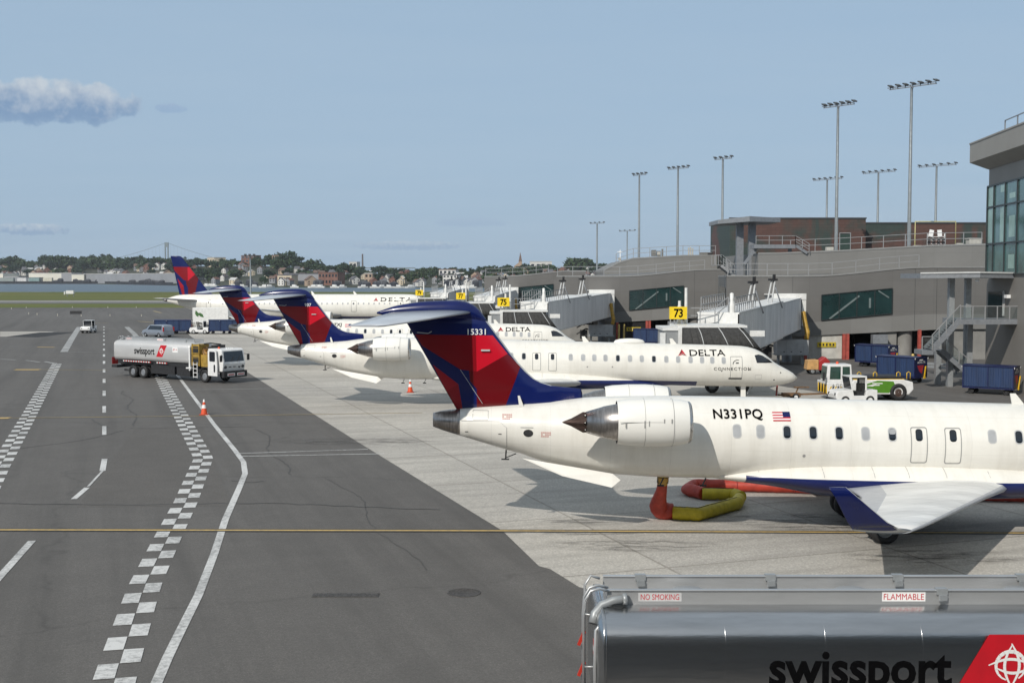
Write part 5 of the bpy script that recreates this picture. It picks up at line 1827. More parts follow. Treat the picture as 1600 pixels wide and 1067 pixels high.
def jet_bridge(num, label, loc, sign):
    """root rotunda against the terminal at the origin; the cab reaches back to the aircraft door"""
    t = thing('jet_bridge', label, 'jet bridge', loc, 0, 'jet bridges')
    ox, oy = sign[0] - loc[0] + 10.95, sign[1] - loc[1] + 14.7
    a, b = Vector((-.2, -.8, 0)), Vector((-7.9 + ox, -13.0 + oy, 0))
    d = (b - a).normalized()
    n = Vector((-d.y, d.x, 0))
    ln = (b - a).length
    fl = lambda q: 3.52 - .62 * q
    for q0, q1, w, h in ((0.0, .40, 1.28, 2.7), (.38, 1.0, 1.42, 2.85)):
        m = MB()
        N = int((q1 - q0) * ln / .28)
        for s_ in (-1, 1):
            for k in range(N):
                p, q = q0 + (q1 - q0) * k / N, q0 + (q1 - q0) * (k + 1) / N
                oa, ob = w + (.09 if k % 3 else 0), w + (.09 if (k + 1) % 3 else 0)
                A, B = a + (b - a) * p + n * s_ * oa, a + (b - a) * q + n * s_ * ob
                m.add([(A.x, A.y, fl(p) - .1), (B.x, B.y, fl(q) - .1), (B.x, B.y, fl(q) + h), (A.x, A.y, fl(p) + h)], [(0, 1, 2, 3)])
        for z0, z1 in ((-.25, -.1), (h, h + .12)):
            vs = []
            for z in (z0, z1):
                for p in (q0, q1):
                    for s_ in (-1, 1):
                        A = a + (b - a) * p + n * s_ * (w + .09)
                        vs.append((A.x, A.y, fl(p) + z))
            m.add(vs, [(0, 1, 3, 2), (4, 6, 7, 5), (0, 2, 6, 4), (1, 5, 7, 3), (0, 4, 5, 1), (2, 3, 7, 6)], 1)
        for q in (q0, q1):
            A = a + (b - a) * q
            m.add([A + n * w + Vector((0, 0, fl(q) - .1)), A - n * w + Vector((0, 0, fl(q) - .1)), A - n * w + Vector((0, 0, fl(q) + h)), A + n * w + Vector((0, 0, fl(q) + h))], [(0, 1, 2, 3)], 1)
        m.build('tunnel', [RIB, BWHITE], t)
    # root frame and rotunda
    m = MB()
    m.bx(-1.6, 1.35, -1.3, 2.95, 3.1, 6.5, 1); m.bx(-1.75, 1.5, -1.5, -1.25, 6.15, 6.75, 0); m.bx(1.1, 1.5, -1.45, -1.2, 3.6, 6.4, 0); m.bx(-1.7, 1.4, -1.2, 2.9, 6.55, 6.7, 0)
    m.build('rotunda', [BWHITE, GALVD], t)
    m = MB()
    m.lathe((0, 0, 0), (0, 0, 1), [(0, .5), (3.0, .5)], 16)
    m.bx(-1.2, 1.2, -1.2, 1.2, 2.8, 3.05)
    m.build('column', GALVD, t)
    m = MB()
    m.bx(-1.9, 1.1, -4.2, -2.6, 1.0, 2.35); m.bx(-2.05, 1.25, -4.3, -2.5, .9, 1.0, 1); m.bx(-1.7, -1.5, -3.6, -3.2, 0, .9, 1); m.bx(.6, .8, -3.6, -3.2, 0, .9, 1)
    for x in (-1.0, 0, .6):
        m.bx(x - .02, x + .02, -4.215, -4.19, 1.05, 2.3, 1)
    for x in (-1.3, -.6, .3):
        m.bx(x, x + .14, -4.22, -4.2, 1.2, 1.28, 2)
    m.build('air_conditioner', [mat('grey_unit_housing', (.40, .41, .42), .45, var=.08), GALV, DARK], t)
    m = MB()
    pts = [(1.0, -2.4, 5.0), (1.05, -2.6, 4.4), (1.12, -2.9, 3.7), (1.25, -3.2, 3.0), (1.1, -3.3, 2.35)]
    rings = []
    sm = [Vector(pts[0]).lerp(Vector(pts[1]), k / 6) for k in range(6)] + [Vector(pts[1]).lerp(Vector(pts[2]), k / 6) for k in range(6)] + [Vector(pts[2]).lerp(Vector(pts[3]), k / 6) for k in range(6)] + [Vector(pts[3]).lerp(Vector(pts[4]), k / 6) for k in range(7)]
    m.tube(sm, [.26 if k % 2 else .20 for k in range(len(sm))], 12)
    m.build('air_hose', mat('ochre_hose', (.46, .27, .03), .55, var=.2), t)
    m = MB()
    for z in (1.2, 2.0, 2.8):
        m.tube([(-3.4, -3.6, z), (-2.2, -2.4, z + .6), (-1.2, -1.6, z + .3)], .09, 8)
    m.tube([(-2.6, -2.9, 3.6), (-2.3, -2.6, 2.5), (-1.4, -1.9, 2.2), (-1.0, -1.6, 3.5)], .12, 8)
    m.bx(-3.6, -2.4, -3.8, -2.6, 2.3, 3.3); m.bx(-2.9, -2.0, -2.4, -1.4, .5, 1.6)
    m.build('under_bridge_machinery', DARK, t)
    # drive column with wheels
    m = MB()
    cx, cy = b.x + 1.0, b.y + 1.6
    for s_ in (-1, 1):
        p = Vector((cx, cy, 0)) + n * s_ * 1.55
        m.bx(p.x - .18, p.x + .18, p.y - .18, p.y + .18, .9, 2.6, 0)
    m.bx(cx - 1.5, cx + 1.5, cy - .25, cy + .25, .7, 1.1, 1)
    lg = m.build('lift_column', [BWHITE, YEL], t)
    for s_ in (-1, 1):
        q = MB(); q.wheel((cx + s_ * 1.1, cy, .5), .5, .4); q.build('wheel', [RUBBER, GALV], lg)
    # cab
    cab_parts = []
    m = MB()
    m.bx(-12.2, -6.7, -16.6, -13.2, 2.5, 2.7); m.bx(-12.15, -11.25, -16.9, -13.2, 2.7, 4.75, 1); m.bx(-11.2, -6.9, -13.4, -13.2, 2.7, 4.9, 1); m.bx(-7.0, -6.8, -16.5, -13.3, 2.7, 4.9, 1)
    m.bx(-11.25, -11.0, -17.1, -16.7, 2.6, 4.95, 0)
    m.bx(-11.3, -6.6, -17.0, -13.0, 4.95, 5.1, 0); m.bx(-12.3, -11.2, -17.0, -13.1, 4.75, 4.95, 0)
    m.bx(-12.45, -12.1, -17.0, -16.6, 2.2, 4.6, 0); m.bx(-6.4, -5.4, -16.9, -16.8, 4.35, 4.75, 0)
    m.lathe((-8.2, -13.4, 2.5), (0, 0, 1), [(0, 1.7), (2.5, 1.7), (2.62, .1)], 24, 1)
    cab_parts.append(m.build('cab', [BWHITE, mat('grey_cab_panel', (.27, .28, .285), .5, var=.06)], t))
    m = MB()
    prof = [(-16.6, 4.93), (-17.1, 4.88), (-17.7, 4.62), (-18.05, 4.2), (-18.2, 3.7), (-17.9, 3.55), (-17.2, 3.6), (-16.6, 3.4)]
    xs = [-10.95, -9.8, -8.6, -7.4, -6.85, -6.6]
    sh = lambda x, z: x + (4.93 - z) * .75 * (x + 10.95) / 4.35
    m.loft([[(sh(x, z), y + (.35 if x > -6.9 else 0), z - (.35 if x > -6.7 else 0)) for y, z in prof] for x in xs], 0, True)
    for x in (-9.9, -8.55, -7.2):
        m.tube([(sh(x, z), y - .02, z + .02) for y, z in prof[:5]], .03, 6, 1)
    for k in range(1, 10):
        x = -10.95 + k * .4
        m.tube([(sh(x, z), y, z) for y, z in prof[:5]], .045, 5, 0)
    cab_parts.append(m.build('folding_canopy', [CANOPY, LGREY], t))
    # service walkway on the roof, aerial masts
    rl = lambda q, w: tuple(a + (b - a) * q + n * w + Vector((0, 0, fl(q) + 2.97)))
    railing('roof_walkway_railing', '', [rl(.75, -1.2), rl(1.0, -1.2)], 1.05, .9, .03, (.5,), parent=t)
    cab_parts.append(railing('roof_walkway_railing', '', [(-11.3, -13.4, 5.1), (-8.2, -13.6, 5.15), (-7.2, -13.2, 5.9)], 1.05, 1.0, .03, (.5,), parent=t))
    railing('roof_walkway_railing', '', [rl(1.0, 1.2), rl(.75, 1.2)], 1.05, .9, .03, (.5,), parent=t)
    for pr in ((-10.3, -14.0, [(4.9, .12), (7.6, .10)]), (-10.75, -14.0, [(4.9, .2), (6.2, .18), (6.4, .1), (6.7, .1)]), (-6.9, -12.9, [(5.2, .28), (6.4, .26), (6.7, .14), (7.2, .14), (7.25, .01)])):
        m = MB(); m.lathe((pr[0], pr[1], 0), (0, 0, 1), pr[2], 10)
        cab_parts.append(m.build('aerial_mast', BWHITE, t))
    for q in (.47, .76):
        c = a + (b - a) * q + n * .9
        z = fl(q) + 2.9
        m = MB()
        for dx in (0, .45):
            m.tube([(c.x - .55 + dx, c.y, z - 1.2), (c.x + .05 + dx * .6, c.y, z + 1.9)], .075, 6)
        m.tube([(c.x + .2, c.y + .1, z + 1.9), (c.x + 1.0, c.y + .1, z - .4)], .06, 6, 1)
        m.ob((c.x + .15, c.y, z + 2.0), (.75, .3, .18), .2, 2); m.ob((c.x + .25, c.y, z + 2.2), (.2, .2, .5), .2, 2)
        m.build('lifting_frame', [LGREY, GALVD, DARK], t)
    # gate number
    m = MB()
    m.bx(-11.55, -10.35, -14.9, -14.55, 5.45, 6.3, 0)
    for x in (-11.2, -10.7):
        m.bx(x - .05, x + .05, -14.8, -14.65, 4.9, 5.45, 2)
    vs, fs = text2d(num, .80, .95, .022, .62)
    m.add([(-11.26 + p, -14.912, 5.60 + q) for p, q in vs], fs, 1)
    cab_parts.append(m.build('gate_sign', [mat('yellow_sign_face', (.78, .55, .01), .4, var=.05), BLACK, GALVD], t, 'yellow gate sign reading ' + num))
    for o in cab_parts:
        o.location = (ox, oy, 0)
    return t



for num, root, sign in (('73', (27.2, 117.0), (11.5, 82.0)), ('75', (11.6, 153.0), (-.85, 118.0)), ('77', (-.5, 189.0), (-6.7, 155.0)), ('79', (-9.6, 224.0), (-14.7, 188.0))):
    jet_bridge(num, 'grey corrugated jet bridge with white roof and black canopy under the yellow sign ' + num, (root[0], root[1], 0), sign)
# ---------------------------------------------------------------- aircraft on the stands
px2x = lambda px: (px - 800) / 48.9 + 2.6
win1 = [(px2x(p), k) for p, k in zip((1154, 1191, 1232.5, 1273.5, 1314.5, 1356, 1398, 1555, 1597, 1638, 1679, 1720, 1761, 1802, 1843), 'bbdddbhbdbbdbbb')]
T1 = P(677, 657, 39.1)
crj('nearest white regional jet, numbered 15331 on its fin and N331PQ beside the engine', (T1.x, 39.1, 0), 0.0, win1, [px2x(1440), px2x(1493.5)], '15331', 'N331PQ', group='white regional jets with red and blue tails')
q2 = lambda px: (px - 800) / 24.5 + 14.54
win2 = [(q2(p), k) for p, k in zip((819.5, 893, 912.5, 930, 947.5, 967, 986, 1004.5, 1023.5, 1043, 1061.5, 1081, 1099, 1115, 1133), 'dbbbbdbbdbbbbbb')]
win2 += [(q2(819.5) - .8 * k, c) for k, c in ((1, 'b'), (2, 'b'), (3, 'd'), (4, 'b'), (5, 'b'), (6, 'd'))]
T2 = P(450, 553, 76.9)
j2 = crj('second white regional jet, at gate 73, with 937 on its fin', (T2.x, 76.9, 0), 0.0, win2, [q2(839.5), q2(864.5)], '937', 'N937XJ', wx=.55, group='white regional jets with red and blue tails')
T3 = P(358, 518, 111.0)
j3 = dup(j2, (T3.x, 111.0, 0), label='third white regional jet at gate 75, mostly hidden behind the second jet')
for c in list(kids(j3)):
    for g in list(kids(c)):
        if g.name.startswith('fin_number'):
            bpy.data.objects.remove(g)
T4 = P(262, 470, 197)
big_airliner('larger white airliner parked farthest away, beyond the three regional jets', (T4.x, 197, 0))

# ground hose under the nearest jet
def crinkle(pts, r):
    """resample a hose so that its fabric is gathered into small wrinkles"""
    P2, R2 = [], []
    for k in range(len(pts) - 1):
        n = max(1, int((pts[k + 1] - pts[k]).length / .11))
        for i in range(n):
            q = i / n
            P2.append(pts[k].lerp(pts[k + 1], q) + Vector((0, 0, rnd.uniform(-.008, .008))))
            R2.append((r[k] + (r[k + 1] - r[k]) * q) * rnd.uniform(.955, 1.03))
    return P2 + [pts[-1]], R2 + [r[-1]]


HY, HR = mat('yellow_air_duct', (.50, .40, .015), .55, var=.15, scale=4, bump=.3), mat('red_air_duct', (.44, .045, .025), .55, var=.18, scale=4, bump=.3)
m = MB()
zt = .24
g = lambda px, py, z=zt: Vector(G(px, py, z))
a = P(1036, 748, 39.4)
e = g(1041, 800)
neck = [Vector((a.x, 39.4, 1.85)), Vector((a.x, 39.42, 1.62)), Vector((a.x, 39.5, 1.42))]
t = thing('air_hose', 'red and yellow inflated air hose zigzagging on the ground under the nearest jet', 'hose')
m.tube(neck, [.17, .19, .17], 14)
for k in range(6):
    m.tube([(a.x, 39.4 + .02 * k, 1.72 - .05 * k), (a.x, 39.4 + .02 * k, 1.70 - .05 * k)], .20, 14, 1)
m.tube([(a.x, 39.4, 1.9), (a.x, 39.4, 1.68)], .21, 12, 2)
m.build('hose_neck', [mat('ochre_duct', (.62, .36, .06), .4, var=.2), DARK, HY], t)
m = MB()
hp = [neck[2] + Vector((0, 0, .05))] + [Vector((a.x + dx, 39.5 + (e.y - 39.5) * q, z)) for dx, q, z in ((0, .3, 1.1), (-.02, .6, .8), (-.03, .85, .52), (.06, .97, .33), (.24, 1.0, .28), (.5, 1.0, .27))]
m.tube(*crinkle([Vector(p) for p in hp], [.17, .19, .24, .30, .33, .31, .28]), 18)
m.build('hose_section', HR, t)
y0 = g(1052, 801); y1 = g(1090, 803); y2 = g(1151, 786); y3 = g(1157, 776); y4 = g(1146, 772); y5 = g(1097, 771)
m = MB()
m.tube(*crinkle([y0, y1, y1.lerp(y2, .5), y2, y2.lerp(y3, .7)], [.24, .235, .23, .235, .22]), 16)
m.tube(*crinkle([y3 + Vector((.05, 0, 0)), y3.lerp(y4, .5), y4, y4.lerp(y5, .5), y5], [.22, .235, .23, .22, .22]), 16)
for p, q in ((y0, y1), (y1, y2), (y4, y5)):
    m.tube([p + Vector((0, -.06, .232)), q + Vector((0, -.06, .232))], .012, 5, 1)
m.build('hose_section', [HY, DARK], t)
r0 = g(1100, 771); r1 = g(1072, 764); r2 = g(1085, 757); r3 = g(1240, 761); r4 = g(1420, 770); r5 = g(1700, 778)
m = MB()
m.tube(*crinkle([r0, r0.lerp(r1, .7), r1, r1.lerp(r2, .4), r2, r2.lerp(r3, .4), r3], [.23, .25, .20, .20, .23, .225, .225]), 16)
m.tube(*crinkle([r3, r4, r5], [.215, .215, .215]), 16)
for p in (r2.lerp(r3, .42), r3, r4, r4.lerp(r5, .4)):
    m.tube([p, p + Vector((.04, 0, 0))], .235, 14, 1)
m.build('hose_section', [HR, mat('dark_red_duct', (.26, .02, .02), .6)], t)

# fuel trucks
tanker('polished fuel truck in the foreground with NO SMOKING on its top rail', (1.42, 19.35, 0), 0.0, 2.58, 2.84, (5.42, 1.25, .23), group='fuel trucks')
w0, w1 = G(224.5, 590.8), G(323, 598)
ang = math.atan2(w1.y - w0.y, w1.x - w0.x)
c_, s_ = math.cos(ang), math.sin(ang)
lx, ly = 3.55, -1.1
tanker('silver fuel truck with white cab turned across the service road, its door open', (w0.x - (lx * c_ - ly * s_), w0.y - (lx * s_ + ly * c_), 0), ang, 2.6, 2.55, (5.35, .75, .20), group='fuel trucks', skin=TANKD)


def cone(px, py, label):
    p = G(px, py)
    m = MB()
    m.bx(-.21, .21, -.21, .21, 0, .04, 2)
    m.lathe((0, 0, .04), (0, 0, 1), [(0, .17), (.30, .118)], 16, 0)
    m.lathe((0, 0, .34), (0, 0, 1), [(0, .118), (.18, .085)], 16, 1)
    m.lathe((0, 0, .52), (0, 0, 1), [(0, .085), (.14, .058)], 16, 0)
    m.lathe((0, 0, .66), (0, 0, 1), [(0, .058), (.10, .042), (.13, .028), (.14, .005)], 16, 1)
    o = m.build('traffic_cone', [ORANGE, WTXT, mat('cone_base', (.45, .05, .02), .6)])
    o.location, o.scale = (p.x, p.y, 0.006), (1.18, 1.18, 1.18)
    tag(o, label, 'traffic cone', 'orange traffic cones')


cone(319, 648, 'orange traffic cone with white top standing on the curved white road line')
cone(641, 613, 'orange traffic cone standing on the concrete behind the nearest tail fin')

# ---------------------------------------------------------------- small vehicles
NAVC = mat('navy_cart_paint', (.008, .014, .075), .4, var=.2, scale=2)
CUR = mat('blue_cart_curtain', (.013, .036, .105), .6, var=.2, scale=1.5, stretch=(3, 3, .4))
CART = []


def cart(label, loc, rz):
    if CART:
        return dup(CART[0], loc, rz, label)
    t = thing('baggage_cart', label, 'baggage cart', loc, rz, 'navy blue baggage carts')
    m = MB()
    m.bx(-1.75, 1.75, -.85, .85, .42, .52); m.bx(-1.75, -1.68, -.85, .85, .52, 2.0); m.bx(1.68, 1.75, -.85, .85, .52, 2.0)
    m.prism([(-.9, 2.0), (.9, 2.0), (.9, 2.05), (0, 2.12), (-.9, 2.05)], lambda a, b, x: (x, a, b), -1.8, 1.8)
    for x in (-1.7, 0, 1.7):
        m.bx(x - .03, x + .03, -.88, -.82, .52, 2.0); m.bx(x - .03, x + .03, .82, .88, .52, 2.0)
    b = m.build('body', NAVC, t)
    m = MB()
    for s in (-1, 1):
        m = MB()
        pts = [(-1.68 + k * .084, s * (.83 + (.018 if k % 2 else 0))) for k in range(41)]
        for p, q in zip(pts, pts[1:]):
            m.add([(p[0], p[1], .55), (q[0], q[1], .55), (q[0], q[1], 1.98), (p[0], p[1], 1.98)], [(0, 1, 2, 3)])
        m.build('curtain', CUR, t)
    m = MB()
    vs, fs = text2d('DELTA', .26, 1.15, .004, .85)
    m.add([(1.756, -.30 + p, 1.58 + q) for p, q in vs], fs, 0)
    m.add([(1.756, -.52, 1.58), (1.756, -.34, 1.58), (1.756, -.43, 1.76)], [(0, 1, 2)], 0)
    m.bx(1.752, 1.757, -.22, .22, 1.80, 1.88, 0)
    m.add([(1.757, -.55, 1.42), (1.757, .35, 1.42), (1.757, .1, .75), (1.757, -.25, .95)], [(0, 1, 2, 3)], 1)
    m.build('emblem', [WTXT, mat('cart_red', (.42, .02, .04), .5)], t)
    m = MB()
    m.beam((1.78, .42, .4), (1.9, .42, 1.35), .10, .08); m.bx(1.76, 1.84, .3, .55, .35, .5)
    m.build('tow_bar', YEL, t)
    m = MB()
    for x in (-1.8, 1.78):
        for y in (-.88, .86):
            m.bx(x, x + .03, y - .03, y + .05, 1.9, 2.02)
    m.build('reflector', WTXT, t)
    for x in (-1.2, 1.2):
        for y in (-.62, .62):
            q = MB(); q.wheel((x, y, .21), .21, .14); q.build('wheel', [RUBBER, DARK], t)
    m = MB()
    for x in (-1.2, 1.2):
        m.bx(x - .08, x + .08, -.6, .6, .18, .42)
    m.build('axle', DARK, t)
    CART.append(t)
    return t


def at(px, py):
    p = G(px, py)
    return (p.x, p.y, 0)


p = G(1553, 616.5); cart('navy baggage cart nearest the right edge, parked under the outside stair', (p.x, p.y + .6, 0), R(-36))
p = G(1411, 597); cart('navy baggage cart standing just behind the white and green pushback tractor', (p.x, p.y + .4, 0), R(-52))
p = G(1369, 573); cart('navy baggage cart in shade at the dark terminal doorway', (p.x, p.y, 0), R(-48))
p = G(1014, 540); cart('navy baggage cart beyond the second jet, below the grey terminal overhang', (p.x, p.y, 0), R(-30))
for k, (px, lab) in enumerate(((262, 'blue baggage cart at the left end of the distant cart train'), (281, 'blue baggage cart coupled behind the white distant tug'), (346, 'blue baggage cart standing right of the distant white tug'), (363, 'blue baggage cart beside the third jet tail cone'))):
    p = G(px, 521.5)
    cart(lab, (p.x, p.y, 0), R(4 + 3 * k))


def wheels(t, xs, y, r, w):
    for x in xs:
        for s in (-1, 1):
            q = MB(); q.wheel((x, s * y, r), r, w); q.build('wheel', [RUBBER, GALV], t)


def tug(label, loc, rz):
    t = thing('baggage_tug', label, 'baggage tug', loc, rz, 'white baggage tugs')
    m = MB()
    m.prism([(-1.35, .30), (1.45, .30), (1.5, .70), (1.35, .95), (.35, 1.02), (.25, .62), (-.55, .62), (-.60, .98), (-1.35, .98)], lambda a, b, y: (a, y, b), -.7, .7)
    m.prism([(-.62, 1.80), (.52, 1.80), (.60, 1.88), (-.62, 1.9)], lambda a, b, y: (a, y, b), -.68, .68)
    for y in (-.66, .60):
        m.beam((.36, y + .03, 1.0), (.54, y + .03, 1.82), .07, .08); m.bx(-.64, -.52, y, y + .06, .95, 1.85)
    m.build('body', WPAINT, t, bevel=.03)
    m = MB()
    m.add([(.40, -.6, 1.03), (.40, .6, 1.03), (.55, .6, 1.80), (.55, -.6, 1.80)], [(0, 1, 2, 3)])
    m.build('windscreen', GLASSD, t)
    m = MB()
    m.add([(-.6, -.6, 1.0), (-.6, .6, 1.0), (-.6, .6, 1.80), (-.6, -.6, 1.80)], [(0, 1, 2, 3)])
    m.build('windscreen', GLASSD, t)
    m = MB()
    m.bx(-.5, -.05, -.5, .5, .6, .85); m.bx(-.55, -.4, -.5, .5, .8, 1.35); m.lathe((.18, -.2, 1.05), (-.5, 0, 1), [(0, .17), (.03, .17)], 12)
    m.bx(-.55, .3, -.6, .6, .56, .63)
    m.build('seat', DARK, t)
    for y in (-.5, .5):
        m = MB(); m.lathe((1.46, y, .72), (1, 0, 0), [(0, .09), (.05, .09), (.06, .01)], 10); m.build('headlight', GLASSD, t)
    m = MB(); m.bx(-1.6, -1.35, -.06, .06, .35, .45); m.bx(1.45, 1.56, -.7, .7, .3, .45)
    m.build('bumper', DARK, t)
    wheels(t, (-.85, .85), .62, .31, .22)
    return t


p = G(1338, 633); tug('white open-sided baggage tug in front of the pushback tractor near the second jet', (p.x, p.y + .7, 0), R(180 + 8))
p = G(312, 522); tug('distant white baggage tug between the blue carts beyond the fuel truck', (p.x, p.y + .6, 0), R(175))
p = G(134.5, 520.5); o = tug('lone distant white tug driving toward the camera on the service road', (p.x, p.y + 1.2, 0), R(-92))


# pushback tractor
def pushback(loc, rz):
    t = thing('pushback_tractor', 'white pushback tractor with green glass cab and bright green side panel', 'tractor', loc, rz)
    m = MB()
    f = lambda a, b, y: (a, y, b)
    m.prism([(-2.9, .45), (2.7, .40), (3.0, .75), (2.95, 1.25), (2.3, 1.42), (-1.1, 1.40), (-1.15, 1.25), (-2.95, 1.25)], f, -1.15, 1.15)
    body = m.build('body', WPAINT, t, bevel=.05)
    m = MB()
    m.prism([(-2.9, 1.25), (-2.95, 1.3), (-2.85, 2.35), (-2.7, 2.45), (-1.25, 2.45), (-1.15, 1.25)], f, -1.0, .35)
    cabo = m.build('cab', WPAINT, t, bevel=.05)
    m = MB()
    m.prism([(-2.72, 1.45), (-1.98, 1.45), (-1.98, 2.3), (-2.68, 2.3)], f, -1.02, -1.003); m.prism([(-1.85, 1.45), (-1.32, 1.45), (-1.36, 2.3), (-1.85, 2.3)], f, -1.02, -1.003)
    m.add([(-2.95, -.9, 1.42), (-2.95, .25, 1.42), (-2.89, .25, 2.3), (-2.89, -.9, 2.3)], [(0, 1, 2, 3)])
    m.build('cab_window', mat('green_cab_glass', (.02, .06, .045), .08, var=.2, spec=.8), cabo)
    m = MB()
    m.prism([(-.2, .55), (1.3, .52), (1.75, 1.0), (1.6, 1.3), (.5, 1.36), (-.5, 1.05)], f, -1.165, -1.152)
    vs, fs = text2d('DELTA', .28, 1.2, .003, 1.0)
    m.add([(-2.3 + a, -1.162, .95 + b) for a, b in vs], fs, 1)
    m.add([(-2.62, -1.162, .95), (-2.4, -1.162, .95), (-2.51, -1.162, 1.15)], [(0, 1, 2)], 1)
    m.prism([(-.35, 1.0), (.45, 1.13), (.2, .97)], f, -1.172, -1.167, 2)
    for k in range(2):
        m.bx(.15, .85 - .2 * k, -1.175, -1.167, 1.14 - .12 * k, 1.2 - .12 * k, 2)
    m.build('side_panel', [mat('bright_green_panel', (.085, .24, .018), .4, var=.08), LINE, WTXT], body)
    m = MB()
    for k in range(7):
        m.bx(-2.97, -2.93, -1.1 + k * .31, -.95 + k * .31, .5, 1.1, k % 2)
    for k in range(5):
        m.ob((-2.75 + k * .17, -1.156, .75), (.085, .01, .5), 0, k % 2, 0, .45)
    m.build('hazard_stripe', [YEL, BLACK], body)
    m = MB()
    m.bx(-1.0, 2.3, -.95, 1.0, 1.42, 1.62, 0); m.bx(-1.05, 2.4, -1.0, 1.05, 1.38, 1.45, 1)
    m.build('engine_cover', [DARK, YEL], t)
    for x in (-.8, .3, 1.9, 2.6):
        m = MB(); m.tube([(x, -.9, 1.45), (x, -.9, 1.85), (x + .12, -.9, 1.93), (x + .24, -.9, 1.85), (x + .24, -.9, 1.45)], .03, 6); m.build('grab_rail', YEL, t)
    m = MB()
    m.lathe((-2.0, -.3, 2.45), (0, 0, 1), [(0, .1), (.14, .08), (.15, .01)], 10)
    m.build('beacon', ORANGE, cabo)
    for x, r in ((-1.9, .46), (1.95, .58)):
        for s in (-1, 1):
            q = MB(); q.wheel((x, s * 1.05, r), r, .4); q.build('wheel', [RUBBER, mat('brown_rim', (.08, .05, .04), .6)], t)
    m = MB(); m.beam((-3.0, -1.15, 1.7), (-3.25, -1.35, 1.7), .03, .03); m.bx(-3.3, -3.2, -1.5, -1.3, 1.4, 1.95)
    m.build('wing_mirror', DARK, cabo)
    return t


p = G(1355, 626); pushback((p.x + .15, p.y + 1.2, 0), R(2))

# tow bar by the second jet's nose, small red and yellow unit, minivan, catering truck, sign panel
p = G(1238, 626)
t = thing('tow_bar', 'rusty brown tow bar with two small wheels at the nose of the second jet', 'tow bar', (p.x, p.y + .4, 0))
m = MB()
m.beam((-.9, 0, .35), (3.6, 0, .5), .12, .12); m.bx(-.6, .6, -.3, .3, .25, .5); m.bx(.2, 1.2, -.15, .15, .85, .92); m.beam((.3, 0, .4), (.5, 0, .9), .08, .08)
m.build('bar', mat('rusty_brown_steel', (.20, .11, .05), .6, var=.3, scale=6), t)
for s in (-1, 1):
    q = MB(); q.wheel((.25, s * .35, .24), .24, .14); q.build('wheel', [RUBBER, WTXT], t)
m = MB(); m.beam((-1.0, 0, .3), (-.9, -.1, 2.0), .12, .10); m.ob((-.8, -.1, 1.55), (.35, .2, .5), 0, 0, 0, .5)
m.build('head_flag', mat('faded_red_flag', (.34, .07, .06), .7, var=.3), t)
p = G(1278, 584)
t = thing('ground_power_cart', 'small red and orange ground cart standing beyond the nose of the second jet', 'ground cart', (p.x, p.y, 0))
m = MB(); m.prism([(-1.1, .4), (-1.0, 1.2), (-.1, 1.25), (-.1, .4)], lambda a, b, y: (a, y, b), -.6, .6, 0); m.prism([(-.08, .35), (-.08, 1.1), (.5, 1.5), (.9, 1.1), (.9, .35)], lambda a, b, y: (a, y, b), -.55, .55, 1)
m.build('body', [mat('pale_orange_paint', (.62, .36, .14), .5, var=.15), mat('cart_body_red', (.40, .03, .03), .45, var=.15)], t, bevel=.04)
wheels(t, (-.6, .5), .5, .28, .18)

p = G(243, 527)
t = thing('minivan', 'silver grey minivan seen from its rear corner on the service road', 'van', (p.x, p.y + 1, 0), R(143))
m = MB()
SIL = mat('silver_car_paint', (.30, .33, .38), .3, .5, var=.05, coat=.4)
m.loft([[(x, s * w * k, z) for s, k, z in ((-1, .98, .30), (-1, 1.0, .62), (-1, .97, min(1.05, h * .55 + .35)), (-1, .80, h), (1, .80, h), (1, .97, min(1.05, h * .55 + .35)), (1, 1.0, .62), (1, .98, .30))] for x, w, h in ((-2.5, .86, 1.0), (-2.42, .93, 1.50), (-2.2, .95, 1.70), (-1.0, .96, 1.76), (.4, .96, 1.72), (.9, .96, 1.62), (1.55, .95, 1.10), (2.2, .92, .95), (2.48, .84, .72))], 0, False)
body = m.build('body', SIL, t, bevel=.06)
m = MB()
for s in (-1, 1):
    m.add([(x, s * y, z) for x, y, z in ((-2.1, .942, 1.08), (1.0, .945, 1.08), (.55, .825, 1.60), (-2.0, .815, 1.60))], [(0, 1, 2, 3)])
m.add([(-2.47, -.78, 1.08), (-2.47, .78, 1.08), (-2.36, .70, 1.56), (-2.36, -.70, 1.56)], [(0, 1, 2, 3)])
m.add([(1.62, -.78, 1.10), (1.62, .78, 1.10), (.97, .72, 1.62), (.97, -.72, 1.62)], [(0, 1, 2, 3)])
m.build('window', GLASSD, body)
for s in (-1, 1):
    m = MB(); m.bx(-2.53, -2.40, s * .86 - .07, s * .86 + .07, .85, 1.45); m.build('tail_light', mat('tail_light_red', (.45, .02, .02), .2), body)
m = MB(); m.bx(-2.58, -2.45, -.85, .85, .35, .62); m.build('bumper', SIL, body)
wheels(t, (-1.5, 1.5), .86, .34, .22)

